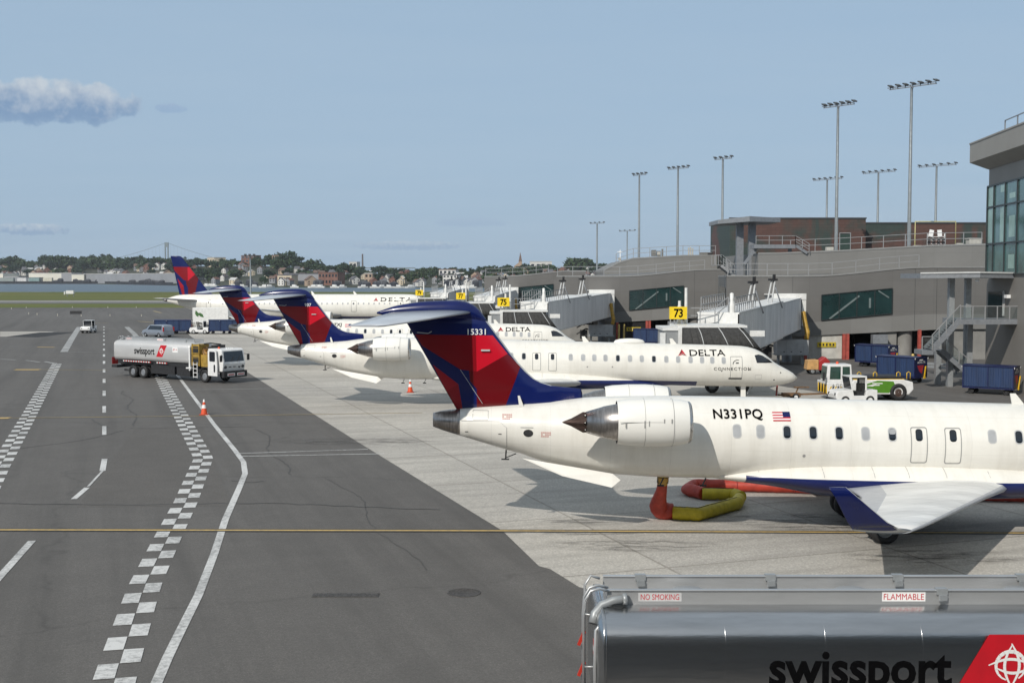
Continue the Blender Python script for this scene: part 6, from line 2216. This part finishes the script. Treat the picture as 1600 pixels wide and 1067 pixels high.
p = G(300, 520)
t = thing('catering_truck', 'white high-loader truck with a green leaf on its raised box, behind the distant carts', 'truck', (p.x + .6, p.y + 9, -.75))
m = MB(); m.bx(-2.6, 3.0, -1.2, 1.2, 2.0, 4.3)
bx_ = m.build('cargo_box', BWHITE, t, bevel=.05)
m = MB()
for cx, cz, a0, l_ in ((-1.9, 3.4, 1.9, 1.1), (-1.25, 3.15, -.7, 1.1)):
    pts = [(-.5, 0), (-.25, .2), (.1, .24), (.5, 0), (.1, -.2), (-.25, -.2)]
    m.prism([(cx + l_ * (x * math.cos(a0) - z * math.sin(a0)), cz + l_ * (x * math.sin(a0) + z * math.cos(a0))) for x, z in pts], lambda a, b, y: (a, y, b), -1.225, -1.205)
m.build('leaf_emblem', mat('leaf_green', (.045, .13, .03), .5), bx_)
m = MB(); m.bx(-2.8, 5.0, -1.0, 1.0, .6, .95); m.beam((-2, -.9, .9), (2.2, -.9, 2.0), .15, .15); m.beam((2.2, -.9, .9), (-2, -.9, 2.0), .15, .15)
m.build('scissor_lift', DARK, t)
m = MB(); m.prism([(3.2, .6), (5.2, .6), (5.2, 1.5), (4.7, 2.5), (3.2, 2.5)], lambda a, b, y: (a, y, b), -1.1, 1.1); m.prism([(3.0, 2.9), (4.8, 2.1), (4.8, 2.2), (3.0, 3.05)], lambda a, b, y: (a, y, b), -1.0, 1.0)
cb = m.build('cab', BWHITE, t, bevel=.05)
m = MB(); m.prism([(3.7, 1.5), (5.0, 1.5), (4.65, 2.3), (3.7, 2.3)], lambda a, b, y: (a, y, b), -1.12, -1.105); m.build('window', GLASSD, cb)
wheels(t, (-1.6, 4.0), .9, .45, .3)
p = G(118.5, 491.7)
t = thing('taxiway_sign', 'black back of a low wide taxiway sign on the far apron', 'sign', (p.x, p.y, 0), R(4))
m = MB(); m.bx(-1.25, 1.25, -.12, .12, .15, .82); m.build('panel', DARK, t, bevel=.02)
for x in (-.9, .9):
    m = MB(); m.bx(x - .05, x + .05, -.05, .05, 0, .15); m.build('leg', GALVD, t)
lp = None
for px, py in ((41, 481.5), (168.5, 481.2), (113, 480.9), (45, 491), (58, 492), (90, 493.5), (172, 493.8), (127, 494), (213, 481), (221, 494.2), (18, 483)):
    p = G(px, py)
    if lp is None:
        m = MB(); m.lathe((0, 0, 0), (0, 0, 1), [(0, .12), (.1, .06), (.32, .06), (.34, .11), (.45, .1), (.5, .02)], 10)
        lp = m.build('taxiway_light', mat('pale_light_fitting', (.66, .62, .50), .4)); o = lp
        tag(lp, 'small pale taxiway edge light on the far apron', 'taxiway light', 'taxiway edge lights')
    else:
        o = lp.copy(); COL.objects.link(o)
    o.location, o.scale = (p.x, p.y, 0), (.8, .8, .8)
p = G(110, 463.5)
t = thing('glide_slope_hut', 'small white equipment cabinet on posts in the far grass', 'cabinet', (p.x, p.y, 0))
m = MB(); m.bx(-1.6, 1.6, -.8, .8, 1.2, 2.6); m.bx(-2.6, -2.2, -.4, .4, .9, 2.2); m.build('housing', BWHITE, t)
for x in (-1.4, 1.4):
    m = MB(); m.bx(x - .1, x + .1, -.1, .1, 0, 1.2); m.build('leg', GALVD, t)


# ---------------------------------------------------------------- masts
def light_mast(label, px, ptop, Y, zbase, head, thick, nl=6, tilt=-.6):
    s = 1850.0 / Y
    top = P(px, ptop, Y)
    t = thing('light_mast', label, 'light mast', (top.x, Y, 0), 0, 'floodlight masts')
    m = MB()
    m.lathe((0, 0, zbase), (0, 0, 1), [(0, thick * 1.7), (.4, thick * 1.7), (.41, thick), ((top.z - zbase), thick * .62)], 12)
    m.build('pole', mat('weathered_mast_steel', (.21, .235, .25), .5, .3, var=.1), t)
    hw = head / 2 / s
    m = MB()
    z = top.z + .1
    for dy, dz in ((-.35, 0), (.35, .28)):
        m.beam((-hw, dy - tilt * hw * 2, z + dz), (hw, dy + tilt * hw * 2, z + dz), .10, .10)
    m.beam((0, -.4, z - .15), (0, .4, z + .15), .14, .14)
    for q in (-.8, .8):
        m.beam((q * hw, -.35 + tilt * q * hw * 2, z), (q * hw, .35 + tilt * q * hw * 2, z + .28), .07, .07)
    hd = m.build('cross_arm', GALVD, t)
    for k in range(nl):
        q = -0.96 + 1.92 * k / (nl - 1)
        m = MB()
        m.ob((q * hw, -.35 + tilt * q * hw * 2 - .1, z + .38), (.52, .55, .14), .3, 0, R(24))
        m.beam((q * hw, -.35 + tilt * q * hw * 2, z), (q * hw, -.35 + tilt * q * hw * 2, z + .35), .07, .07)
        m.build('floodlight', mat('dark_floodlight', (.06, .065, .07), .5), hd)
    return t


for a in (('tallest floodlight mast on the right, rising above the terminal roof', 1424.5, 138, 136, 8, 52, .24, 7), ('second tallest floodlight mast left of the tallest one, above the roof', 1309.5, 168, 146, 8, 36, .24, 6),
          ('floodlight mast rising through the flat roof canopy', 1129.5, 250, 205, 8, 22, .26, 4), ('floodlight mast second to the left of the roof canopy', 1059.5, 265, 222, 8, 27, .26, 5), ('leftmost of the three tall masts over the terminal roof', 999, 275, 236, 8, 18, .26, 4),
          ('short slim distant mast above the far end of the terminal roof', 933, 350, 380, 6, 20, .34, 4), ('faint slim distant mast left of the three tall roof masts', 980, 362, 420, 6, 22, .30, 4),
          ('distant mast half hidden behind the second tallest mast', 1292.5, 282, 250, 8, 34, .28, 6), ('distant mast between the two tallest masts', 1372.5, 271, 236, 8, 37, .28, 6), ('rightmost distant mast beside the glazed tower block', 1463.5, 261, 222, 8, 41, .28, 6)):
    light_mast(*a)
t = light_mast('lone slim pole with a T head across the apron, left of the second jet fin', 391, 402, 240, 0, 14, .22, 3, 0)

# small things on the roof
def roofbox(name, label, cat, px, py0, py1, Y, parts, zb=None):
    s = 1850.0 / Y
    p = P(px, py1, Y)
    t = thing(name, label, cat, (p.x, Y, p.z if zb is None else zb))
    for nm, m_, bl in parts:
        q = MB()
        for x0, x1, z0, z1, d in bl:
            q.bx(x0, x1, -d / 2, d / 2, z0, z1)
        q.build(nm, m_, t, bevel=.03)
    return t


GB, PB = mat('grey_cabinet', (.17, .17, .165), .6, var=.1), mat('pale_cabinet', (.46, .45, .41), .6, var=.1)
roofbox('roof_cabinet', 'dark grey equipment cabinets on the far roof between two masts', 'cabinet', 1028, 389, 401, 180, (('housing', GB, [(-1.0, -.3, 0, .95, .7), (-.2, .4, 0, .8, .6), (.55, .8, 0, 1.1, .3)]), ('panel', PB, [(-.15, .35, .2, .7, .65)])), 11.5)
roofbox('roof_cabinet', 'pale vertical vent pipes on the far roof', 'vent', 1079, 388, 401, 180, (('pipe', PB, [(-.4, -.2, 0, 1.3, .2), (-.1, .1, 0, 1.4, .2), (.2, .4, 0, 1.2, .2)]),), 11.5)
roofbox('roof_cabinet', 'wide low grey roof unit left of the canopy column', 'vent', 1104, 393, 401, 180, (('housing', GB, [(-1.0, .9, 0, .6, .8)]), ('panel', DARK, [(.1, .8, .15, .5, .9)])), 11.5)
roofbox('roof_cabinet', 'round pale cooling unit on the roof beside the glazed tower block', 'vent', 1521, 365, 384, 139, (('housing', PB, [(-.7, .7, 0, .9, 1.2), (-.8, .8, .9, 1.05, 1.3)]),), 11.85)
roofbox('roof_cabinet', 'small pale unit beside the dish rack on the roof', 'vent', 1499, 375, 384, 139, (('housing', PB, [(-.35, .35, 0, .5, .7)]),), 11.8)
roofbox('roof_cabinet', 'pale low unit at the foot of the tallest mast', 'vent', 1432, 378, 386, 137, (('housing', PB, [(-.4, .5, 0, .5, .7)]),), 11.5)
roofbox('roof_cabinet', 'pale low unit at the foot of the second tallest mast', 'vent', 1296, 380, 388, 137, (('housing', PB, [(-.4, .4, 0, .55, .7)]),), 11.25)
t = thing('floodlight_rack', 'white rack of small lamps and tilted panels right of the tallest mast', 'light rack', (P(1462, 385, 140).x, 140, 11.75))
m = MB()
for x in (-1.0, -.35, .35, 1.0):
    m.bx(x - .04, x + .04, -.04, .04, 0, 1.7)
for z in (.1, .5, .9, 1.3):
    m.bx(-1.05, 1.05, -.04, .04, z, z + .05)
m.build('frame', WTXT, t)
for x, a_ in ((-.6, .5), (.4, -.2)):
    m = MB(); m.ob((x, -.1, 1.75), (.5, .12, .8), 0, 0, 0, a_ * .5); m.build('panel', WTXT, t)
for k in range(12):
    m = MB(); m.ob((-.85 + (k % 4) * .56, -.14, .28 + (k // 4) * .4), (.34, .14, .22), 0, 0, .3); m.build('lamp', DARK, t)
t = thing('gantry', 'pale yellow pipe gantry framing the lamp rack on the roof', 'gantry', (P(1461, 385, 147).x, 147, 11.2))
m = MB()
m.tube([(-2.5, 0, 0), (-2.5, 0, 4.0), (2.5, 0, 4.0), (2.5, 0, 0)], .08, 8); m.build('frame', mat('pale_yellow_pipe', (.50, .46, .22), .5), t)
t = thing('weather_mast', 'white camera mast with a cluster of instruments at the far end of the terminal roof', 'mast', (P(969, 408, 182).x, 182, 8.6))
m = MB(); m.tube([(0, 0, 0), (0, 0, 3.9)], .06, 8); m.bx(-.45, .35, -.03, .03, 3.55, 3.65); m.build('pole', WTXT, t)
for x, z in ((-.3, 1.6), (.2, 2.0), (.4, 1.5), (-.1, 2.5), (.35, .9), (-.2, .9)):
    m = MB(); m.ob((x, 0, z), (.4, .3, .32), .4); m.build('instrument', PB, t)

# ---------------------------------------------------------------- unseen hall added behind the viewpoint, its shade and reflection darken the near tanker
t = thing('added_terminal_hall', 'added grey terminal hall with tall windows, unseen behind the viewpoint', 'terminal', (0, -1.6, 0))
m = MB(); m.bx(-46, 40, -30, 0, 0, 13.4); m.build('wall', FAC, t)
m = MB()
for k in range(28):
    m.bx(-45 + k * 3.0, -42.3 + k * 3.0, .0, .06, 6.6, 12.5)
m.build('window_band', TEAL, t)
HAZE = 5.0e-5
# ---------------------------------------------------------------- far shore
SHORE = [(-900, 2100), (-100, 2050), (0, 2000), (155, 1980), (275, 1600), (420, 1300), (760, 1250), (960, 1250), (1700, 1300)]
RIDGE = [(-900, 29), (0, 31), (160, 33), (330, 26), (420, 27), (520, 14), (640, 10), (760, 11), (960, 19), (1700, 19)]


def interp(tab, x):
    for (a, u), (b, v) in zip(tab, tab[1:]):
        if x <= b:
            return u + (v - u) * max(0, (x - a)) / (b - a)
    return tab[-1][1]


def shore_pt(px, q):
    """q = 0 at the water's edge, 1 on the ridge"""
    Y = interp(SHORE, px) + q * 520
    rz_ = interp(RIDGE, px)
    z = -2.2 + (rz_ + 2.2) * (max(q, 0) ** 1.25)
    return Vector(((px - 800) / F * Y, Y, z))


m = MB()
cols_ = list(range(-900, 1701, 50))
qs = [-.004, 0, .1, .25, .45, .7, 1.0, 1.3, 2.2]
vs = []
for c_ in cols_:
    for q in qs:
        p = shore_pt(c_, max(0, min(q, 1)))
        Y = interp(SHORE, c_) + q * 520
        z = -3.4 if q < 0 else (p.z if q <= 1 else p.z - 6 * (q - 1))
        vs.append(((c_ - 800) / F * Y, Y, z))
nq = len(qs)
m.add(vs, [(i * nq + j, (i + 1) * nq + j, (i + 1) * nq + j + 1, i * nq + j + 1) for i in range(len(cols_) - 1) for j in range(nq - 1)], 0, True)
struct(m.build('hills', surface('far_bank', (.035, .045, .025), .05, big=.01, col2=(.07, .065, .05))))

LEAF = []
for k, c in enumerate(((.024, .058, .022), (.038, .072, .022), (.018, .046, .022))):
    LEAF.append(mat('far_foliage_' + 'abc'[k], c, .8, var=.35, scale=.35))
BARK = mat('bark', (.06, .045, .035), .9)


def tree_meshes(seed, w, h, m_):
    """crown built from many small leaf clumps round a branching trunk, origin at its foot"""
    r_ = random.Random(seed)
    c = MB()
    lobes = [(r_.uniform(-.5, .5) * w, r_.uniform(-.5, .5) * w, h * r_.uniform(.36, .80), w * r_.uniform(.28, .44)) for _ in range(8)] + [(0, 0, h * .62, w * .42)]
    for lx_, ly_, lz_, lr in lobes:
        for _ in range(46):
            d = Vector((r_.gauss(0, 1), r_.gauss(0, 1), r_.gauss(0, 1))).normalized() * lr * (r_.random() ** .35)
            p = Vector((lx_, ly_, lz_)) + Vector((d.x, d.y, d.z * .75))
            if p.z < h * .08: continue
            s = w * r_.uniform(.06, .12)
            u = Vector((r_.gauss(0, 1), r_.gauss(0, 1), r_.gauss(0, 1))).normalized() * s
            v = Vector((r_.gauss(0, 1), r_.gauss(0, 1), r_.gauss(0, 1))).normalized() * s
            c.add([p - u - v, p + u - v * .6, p + u * .7 + v, p - u * .8 + v], [(0, 1, 2, 3)])
    t = MB()
    t.tube([(0, 0, -.5), (0, 0, h * .35), (w * .04, 0, h * .6)], [h * .035, h * .026, h * .012], 6)
    for k in range(4):
        a = k * 1.6 + seed
        t.tube([(0, 0, h * .33), (math.cos(a) * w * .2, math.sin(a) * w * .2, h * .55), (math.cos(a) * w * .34, math.sin(a) * w * .34, h * .68)], [h * .018, h * .01, h * .004], 5)
    return c, t


PROTO = []
for k in range(9):
    w, h = ((13, 15), (17, 14), (10, 17))[k % 3]
    c, t = tree_meshes(k + 3, w, h, None)
    root = thing('tree', 'dark green leafy tree among the houses on the far shore', 'tree', (0, 0, 0), 0, 'trees on the far shore')
    c.build('crown', LEAF[k % 3], root, recalc=False)
    t.build('trunk', BARK, root)
    PROTO.append([root, False])


def plant(px, q, sc):
    k = rnd.randrange(len(PROTO))
    root, used = PROTO[k]
    p = shore_pt(px, q)
    a = rnd.uniform(0, 6.28)
    if used:
        o = dup(root, tuple(p), a)
    else:
        o = root
        o.location, o.rotation_euler = p, (0, 0, a)
        PROTO[k][1] = True
    o.scale = (sc * rnd.uniform(.9, 1.2), sc * rnd.uniform(.9, 1.2), sc * rnd.uniform(.85, 1.1))


# ridge line of trees: (from px, to px, size)
for a, b, sz, n in ((-30, 8, 1.1, 4), (8, 48, 1.75, 6), (46, 68, 1.0, 4), (66, 112, 1.9, 9), (108, 142, 1.7, 6), (140, 162, 1.9, 4), (160, 184, 1.6, 4), (182, 205, 1.45, 4), (204, 250, 1.55, 7), (250, 275, 1.35, 4), (270, 320, 1.3, 8),
                    (318, 360, 1.1, 6), (355, 400, 1.0, 6), (395, 425, 1.2, 5), (425, 470, 1.75, 7), (468, 520, 1.2, 7), (515, 556, 1.25, 6), (552, 620, 1.05, 9), (615, 660, .95, 6), (655, 700, 1.1, 6), (690, 760, .95, 9), (750, 800, 1.15, 7), (790, 860, 1.2, 8), (855, 900, .95, 5), (892, 925, 1.65, 5), (920, 960, 1.2, 6)):
    for k in range(n):
        plant(a + (b - a) * (k + rnd.uniform(.1, .9)) / n, rnd.uniform(.80, 1.02), sz * rnd.uniform(.66, .92))
for k in range(128):
    px = rnd.uniform(-20, 965)
    q = rnd.uniform(.12, .85) if px > 275 else rnd.uniform(.35, .9)
    plant(px, q, rnd.uniform(.6, 1.05) * (1.3 if px < 330 else .85))

HC = [mat('house_white', (.62, .61, .58), .7, var=.1, scale=.2), mat('house_cream', (.56, .48, .36), .7, var=.1, scale=.2), mat('house_brick', (.20, .10, .075), .8, var=.15, scale=.2), mat('house_grey', (.27, .28, .30), .7, var=.1, scale=.2), mat('house_tan', (.40, .30, .22), .8, var=.12, scale=.2)]
RC = [mat('roof_slate', (.11, .11, .125), .8, var=.15), mat('roof_brown', (.15, .10, .08), .8, var=.15), mat('roof_tile', (.19, .10, .08), .8, var=.15), mat('roof_pale', (.50, .50, .49), .7, var=.1)]
HP = []
HN = ['white', 'cream', 'brick red', 'grey', 'tan']
for k in range(10):
    w, d, h = ((9, 11, 6.2), (12, 10, 7.0), (8, 12, 7.8))[k % 3]
    root = thing('house', HN[k % 5] + ' house with a pitched roof among trees on the far shore', 'house', (0, 0, 0), 0, HN[k % 5] + ' houses on the far shore')
    m = MB()
    m.bx(-w / 2, w / 2, -d / 2, d / 2, -2, h)
    if k % 2:
        m.add([(-w / 2, -d / 2, h), (-w / 2, d / 2, h), (-w / 2, 0, h + d * .32), (w / 2, -d / 2, h), (w / 2, d / 2, h), (w / 2, 0, h + d * .32)], [(0, 1, 2), (3, 4, 5)])
    else:
        m.add([(-w / 2, -d / 2, h), (w / 2, -d / 2, h), (0, -d / 2, h + w * .38), (-w / 2, d / 2, h), (w / 2, d / 2, h), (0, d / 2, h + w * .38)], [(0, 1, 2), (3, 4, 5)])
    wl = m.build('wall', HC[k % 5], root)
    m = MB()
    if k % 2:
        for s in (-1, 1):
            m.prism([(s * d * .55, h - .3), (0, h + d * .32 + .15), (0, h + d * .32 + .5), (s * d * .55, h + .1)], lambda a, b, x: (x, a, b), -w / 2 - .4, w / 2 + .4)
    else:
        for s in (-1, 1):
            m.prism([(s * w * .56, h - .3), (0, h + w * .38 + .15), (0, h + w * .38 + .5), (s * w * .56, h + .1)], lambda a, b, y: (a, y, b), -d / 2 - .4, d / 2 + .4)
    rf = m.build('roof', RC[(k * 3 + k // 4) % 4], root)
    for wx in (-.28, .28):
        for z in (1.4, 4.2):
            m = MB(); m.bx(w * wx - .65, w * wx + .65, -d / 2 - .06, -d / 2 + .02, z, z + 1.5); m.build('window', GLASSD, root)
    m = MB(); m.bx(w * .2 - .5, w * .2 + .5, -.5, .5, h, h + 4.2); m.build('chimney', HC[2], rf)
    HP.append([root, False])


def house(px, q, sc=1.0, kind=None):
    k = rnd.randrange(10) if kind is None else kind
    root, used = HP[k]
    p = shore_pt(px, q)
    a = rnd.uniform(-.6, .6)
    if used:
        o = dup(root, tuple(p), a)
    else:
        o = root
        o.location, o.rotation_euler = p, (0, 0, a)
        HP[k][1] = True
    o.scale = (sc, sc, sc)


for k in range(70):
    house(rnd.uniform(-15, 290), rnd.uniform(.30, .86), rnd.uniform(.8, 1.2), rnd.choice((0, 0, 1, 3, 4, 5, 5, 6, 8, 2)))
for k in range(150):
    house(rnd.uniform(285, 965), rnd.uniform(.03, .85), rnd.uniform(.65, 1.0), rnd.choice((0, 0, 1, 3, 3, 4, 5, 5, 6, 8, 8, 9, 2)))


for root, used in HP + PROTO:
    if not used:                                   # a kind the photo did not need
        for c in kids(root):
            for d in kids(c):
                bpy.data.objects.remove(d)
            bpy.data.objects.remove(c)
        bpy.data.objects.remove(root)


def block(name, label, cat, px0, px1, q, h, m_, roofm=None, dep=40, dz=0, windows=0, floors=1):
    a, b = shore_pt(px0, q), shore_pt(px1, q)
    t = thing(name, label, cat, tuple((a + b) / 2), math.atan2(b.y - a.y, b.x - a.x))
    w = (b - a).length / 2
    m = MB(); m.bx(-w, w, 0, dep, -4 + dz, h); m.build('wall', m_, t)
    m = MB(); m.bx(-w - .4, w + .4, -.4, dep + .4, h, h + .9); m.build('roof', roofm or RC[3], t)
    for f_ in range(floors):
        for k in range(windows):
            x = -w + (k + .5) * 2 * w / windows
            z = h * (f_ + .35) / floors
            m = MB(); m.bx(x - w / windows * .55, x + w / windows * .55, -.08, .02, z, z + h / floors * .45); m.build('window', GLASSD, t)
    return t


WW, WG = mat('warehouse_cream', (.66, .64, .56), .7, var=.06, scale=.05), mat('warehouse_grey', (.27, .28, .30), .6, var=.08, scale=.05)
block('warehouse', 'long cream warehouse wall on the far left shore', 'warehouse', 46, 97, .10, 15, WW)
block('warehouse', 'short grey warehouse between the two cream ones on the far shore', 'warehouse', 97, 113, .10, 15, WG)
block('warehouse', 'small square cream warehouse on the far shore', 'warehouse', 113, 132, .09, 13, WW)
block('warehouse', 'long grey warehouse on the far shore left of the distant airliner fin', 'warehouse', 132, 280, .12, 13, WG)
block('warehouse', 'low grey shed with white roof at the far left edge', 'warehouse', 8, 30, .10, 9, WG)
block('warehouse', 'low white shed on the shore at the far left edge', 'warehouse', -20, 6, .12, 14, WW)
block('warehouse', 'dark grey shed in front of the cream warehouse on the far shore', 'warehouse', 28, 62, .07, 8, WG, RC[0])
block('apartment_block', 'cream block with dark windows on the ridge right of the distant fin', 'building', 325, 336, .95, 16, HC[1], None, 20, 0, 3, 1)
block('apartment_block', 'tall red brick block on the ridge behind the slim pole', 'building', 378, 390, .95, 17, HC[2], RC[0], 20, 0, 2, 3)
block('apartment_block', 'pink brick block on the ridge among trees', 'building', 426, 440, .95, 17, HC[4], RC[2], 18, 0, 3, 2)
block('apartment_block', 'white block beside the thin chimney on the ridge', 'building', 546, 558, .98, 18, HC[0], None, 18, 0, 2, 2)
block('apartment_block', 'wide red brown waterfront building with rows of windows', 'building', 498, 528, .12, 14, HC[2], RC[2], 25, 0, 6, 2)
block('apartment_block', 'wide grey waterfront warehouse left of the red brown building', 'building', 452, 498, .16, 12, WG, RC[0], 25)
block('apartment_block', 'cream square waterfront building with a dark doorway', 'building', 434, 456, .10, 11, HC[1], RC[0], 20, 0, 2, 1)
block('apartment_block', 'long orange roofed building on the slope behind the second jet', 'building', 686, 712, .55, 14, HC[0], RC[2], 18, 0, 4, 2)
block('apartment_block', 'white three storey building by the water left of the gate 77 sign', 'building', 692, 714, .12, 12, HC[0], RC[0], 18, 0, 4, 3)
block('apartment_block', 'peach coloured building on the slope above the waterfront', 'building', 860 - 290, 582, .25, 12, HC[4], RC[3], 16, 0, 2, 2)
block('apartment_block', 'white rooftops block on the ridge at the far right of the shore', 'building', 828, 862, .98, 17, HC[0], None, 18, 0, 4, 1)
# trailers, containers and boats along the water
for k, (a, b, nm, c, lab) in enumerate(((0, 22, 'barge', (.26, .30, .29), 'long pale grey barge at the far left shore'), (28, 42, 'container', (.62, .62, .62), 'white container on the far left waterfront'), (46, 62, 'container', (.20, .30, .30), 'grey green container on the far left waterfront'), (68, 82, 'container', (.58, .56, .46), 'cream container on the waterfront below the warehouse'),
                                        (156, 165, 'container', (.36, .07, .08), 'red container on the far waterfront'), (166, 176, 'container', (.44, .22, .20), 'pink red container next to the red one'), (178, 188, 'container', (.36, .30, .26), 'brown container right of the red ones'))):
    p, q = shore_pt(a, .012), shore_pt(b, .012)
    m = MB()
    w = (q - p).length / 2
    m.bx(-w, w, 0, 5, -.6, 9.2); m.bx(-w + .3, w - .3, -.1, 0, -.2, 8.8, 0); m.bx(-w, w, 5.0, 5.1, -.6, 9.3, 1)
    o = m.build(nm, [mat('container_' + str('abcdefg'[k]), c, .6, var=.15, scale=.3), GALVD])
    o.location, o.rotation_euler = (p + q) / 2, (0, 0, math.atan2(q.y - p.y, q.x - p.x))
    tag(o, lab, nm)
CL = None
for k in range(34):
    px = rnd.uniform(82, 155) if k < 10 else rnd.uniform(188, 272) if k < 20 else rnd.uniform(285, 760)
    if CL is None:
        root = thing('shore_shed', 'dark low shed or stack on the far waterfront', 'shed', (0, 0, 0), 0, 'dark sheds on the far waterfront')
        m = MB(); m.bx(-5, 5, -3, 3, -1, 4.2); m.build('wall', mat('dark_shed', (.035, .04, .055), .8, var=.3, scale=.2), root)
        m = MB(); m.prism([(-5.3, 4.2), (5.3, 4.2), (2, 6.0), (-3, 5.6)], lambda a, b, y: (a, y, b), -3.2, 3.2); m.build('roof', mat('grey_shed_roof', (.09, .095, .11), .7, var=.3), root)
        CL = root; o = root
    else:
        o = dup(CL)
    o.location = shore_pt(px, .01)
    o.rotation_euler = (0, 0, rnd.uniform(-.3, .3))
    o.scale = (rnd.uniform(.6, 1.3), 1, rnd.uniform(.7, 1.5))
m = MB()
p, q = shore_pt(-40, 0), shore_pt(272, 0)
for k in range(32):
    a, b = shore_pt(-40 + k * 9.75, -.004), shore_pt(-40 + (k + 1) * 9.75, -.004)
    m.add([(a.x, a.y - 2, -3.3), (b.x, b.y - 2, -3.3), (b.x, b.y - 2, 1.2), (a.x, a.y - 2, 1.2), (a.x, a.y + 4, 1.2), (b.x, b.y + 4, 1.2)], [(0, 1, 2, 3), (3, 2, 5, 4)])
tag(m.build('sea_wall', mat('dark_sea_wall', (.018, .02, .026), .8)), 'long black sea wall along the far left waterfront', 'wall')
BP = None
for k in range(26):
    px = rnd.uniform(400, 760) if k > 6 else rnd.uniform(270, 420)
    if BP is None:
        root = thing('boat', 'small white boat moored along the far shore', 'boat', (0, 0, 0), 0, 'moored white boats')
        m = MB(); m.loft([[(x, s * w, z) for s, z in ((-1, 1.6), (-.7, 0), (.7, 0), (1, 1.6))] for x, w in ((-5, 1.4), (-2, 1.7), (2, 1.5), (5, .15))], 0, False); m.build('hull', BWHITE, root)
        m = MB(); m.prism([(-2.5, 1.6), (1.8, 1.6), (1.0, 3.0), (-2.5, 3.2)], lambda a, b, y: (a, y, b), -1.1, 1.1); m.build('cabin', BWHITE, root)
        m = MB(); m.tube([(0, 0, 3), (0, 0, 6.5)], .08, 5); m.build('mast', GALV, root)
        BP = root; o = root
    else:
        o = dup(BP)
    p = shore_pt(px, 0)
    o.location = (p.x * .985, p.y * .985 - rnd.uniform(2, 22), -3.05)
    o.rotation_euler = (0, 0, rnd.uniform(-.7, .7) + (3.14 if k % 2 else 0))
    o.scale = (1.1, 1.1, 1.1)
# church, chimney, suspension bridge
p = shore_pt(813, .95)
t = thing('church', 'tan church with a tall pointed spire on the far ridge', 'church', tuple(p))
m = MB(); m.bx(-9, 6, 0, 14, 0, 12); m.prism([(-9.5, 12), (6.5, 12), (-1.5, 18)], lambda a, b, y: (a, y, b), -.5, 14.5); m.build('nave', HC[4], t)
m = MB(); m.bx(-2.5, 2.5, -2.9, 2.4, 0, 19); m.build('tower', HC[4], t)
m = MB(); m.add([(-2.6, -3.0, 19), (2.6, -3.0, 19), (2.6, 2.5, 19), (-2.6, 2.5, 19), (0, -.3, 33)], [(0, 1, 2, 3), (0, 1, 4), (1, 2, 4), (2, 3, 4), (3, 0, 4)]); m.build('spire', RC[1], t)
p = shore_pt(567, .98)
m = MB(); m.lathe((0, 0, 0), (0, 0, 1), [(0, 1.6), (31, 1.1), (31.01, .8), (30, .7)], 12)
o = m.build('chimney_stack', mat('dark_chimney', (.10, .09, .09), .8)); o.location = p
tag(o, 'thin dark chimney stack on the far ridge beside the white block', 'chimney')
YB = 4300.0
BRG = mat('bridge_grey_green_steel', (.16, .20, .21), .6, var=.05)
s = 1850 / YB
c0 = P(260.3, 379, YB)
t = thing('suspension_bridge', 'distant suspension bridge tower with drooping cables above the far trees', 'bridge', (c0.x, YB, -3))
zt_ = c0.z + 3
m = MB()
for x in (-5.2, 4.6):
    m.bx(x - 1.7, x + 1.7, -3, 3, 0, zt_)
m.bx(-6.9, 6.3, -2.5, 2.5, zt_ - 17, zt_ - 1); m.bx(-6.9, 6.3, -2.5, 2.5, 38, 46)
m.build('tower', BRG, t)
m = MB()
for sgn in (-1, 1):
    pts = []
    for k in range(25):
        q = k / 24
        pts.append((sgn * q * 300, 60 * q * sgn, zt_ - (zt_ - 60) * (1 - (1 - q) ** 1.6)))
    m.tube(pts, .75, 6)
    for k in range(1, 25):
        x, y, z = pts[k]
        m.beam((x, y, 45), (x, y, z), .25, .25)
m.build('cable', BRG, t)
m = MB(); m.bx(-900, 900, -6, 6, 42, 46); m.build('deck', BRG, t)

# ---------------------------------------------------------------- the air: a thin even haze round everything
HZ = bpy.data.materials.new('thin_haze')
HZ.use_nodes = True
t_ = HZ.node_tree
t_.nodes.clear()
pv = nd(t_, 'ShaderNodeVolumePrincipled', i_Density=HAZE, i_Anisotropy=0.0)
pv.inputs['Color'].default_value = (.86, .92, 1.0, 1)
t_.links.new(pv.outputs[0], nd(t_, 'ShaderNodeOutputMaterial').inputs['Volume'])
m = MB(); m.bx(-5800, 5800, -140, 5900, -5.2, 150)
struct(m.build('haze', HZ), 'stuff')
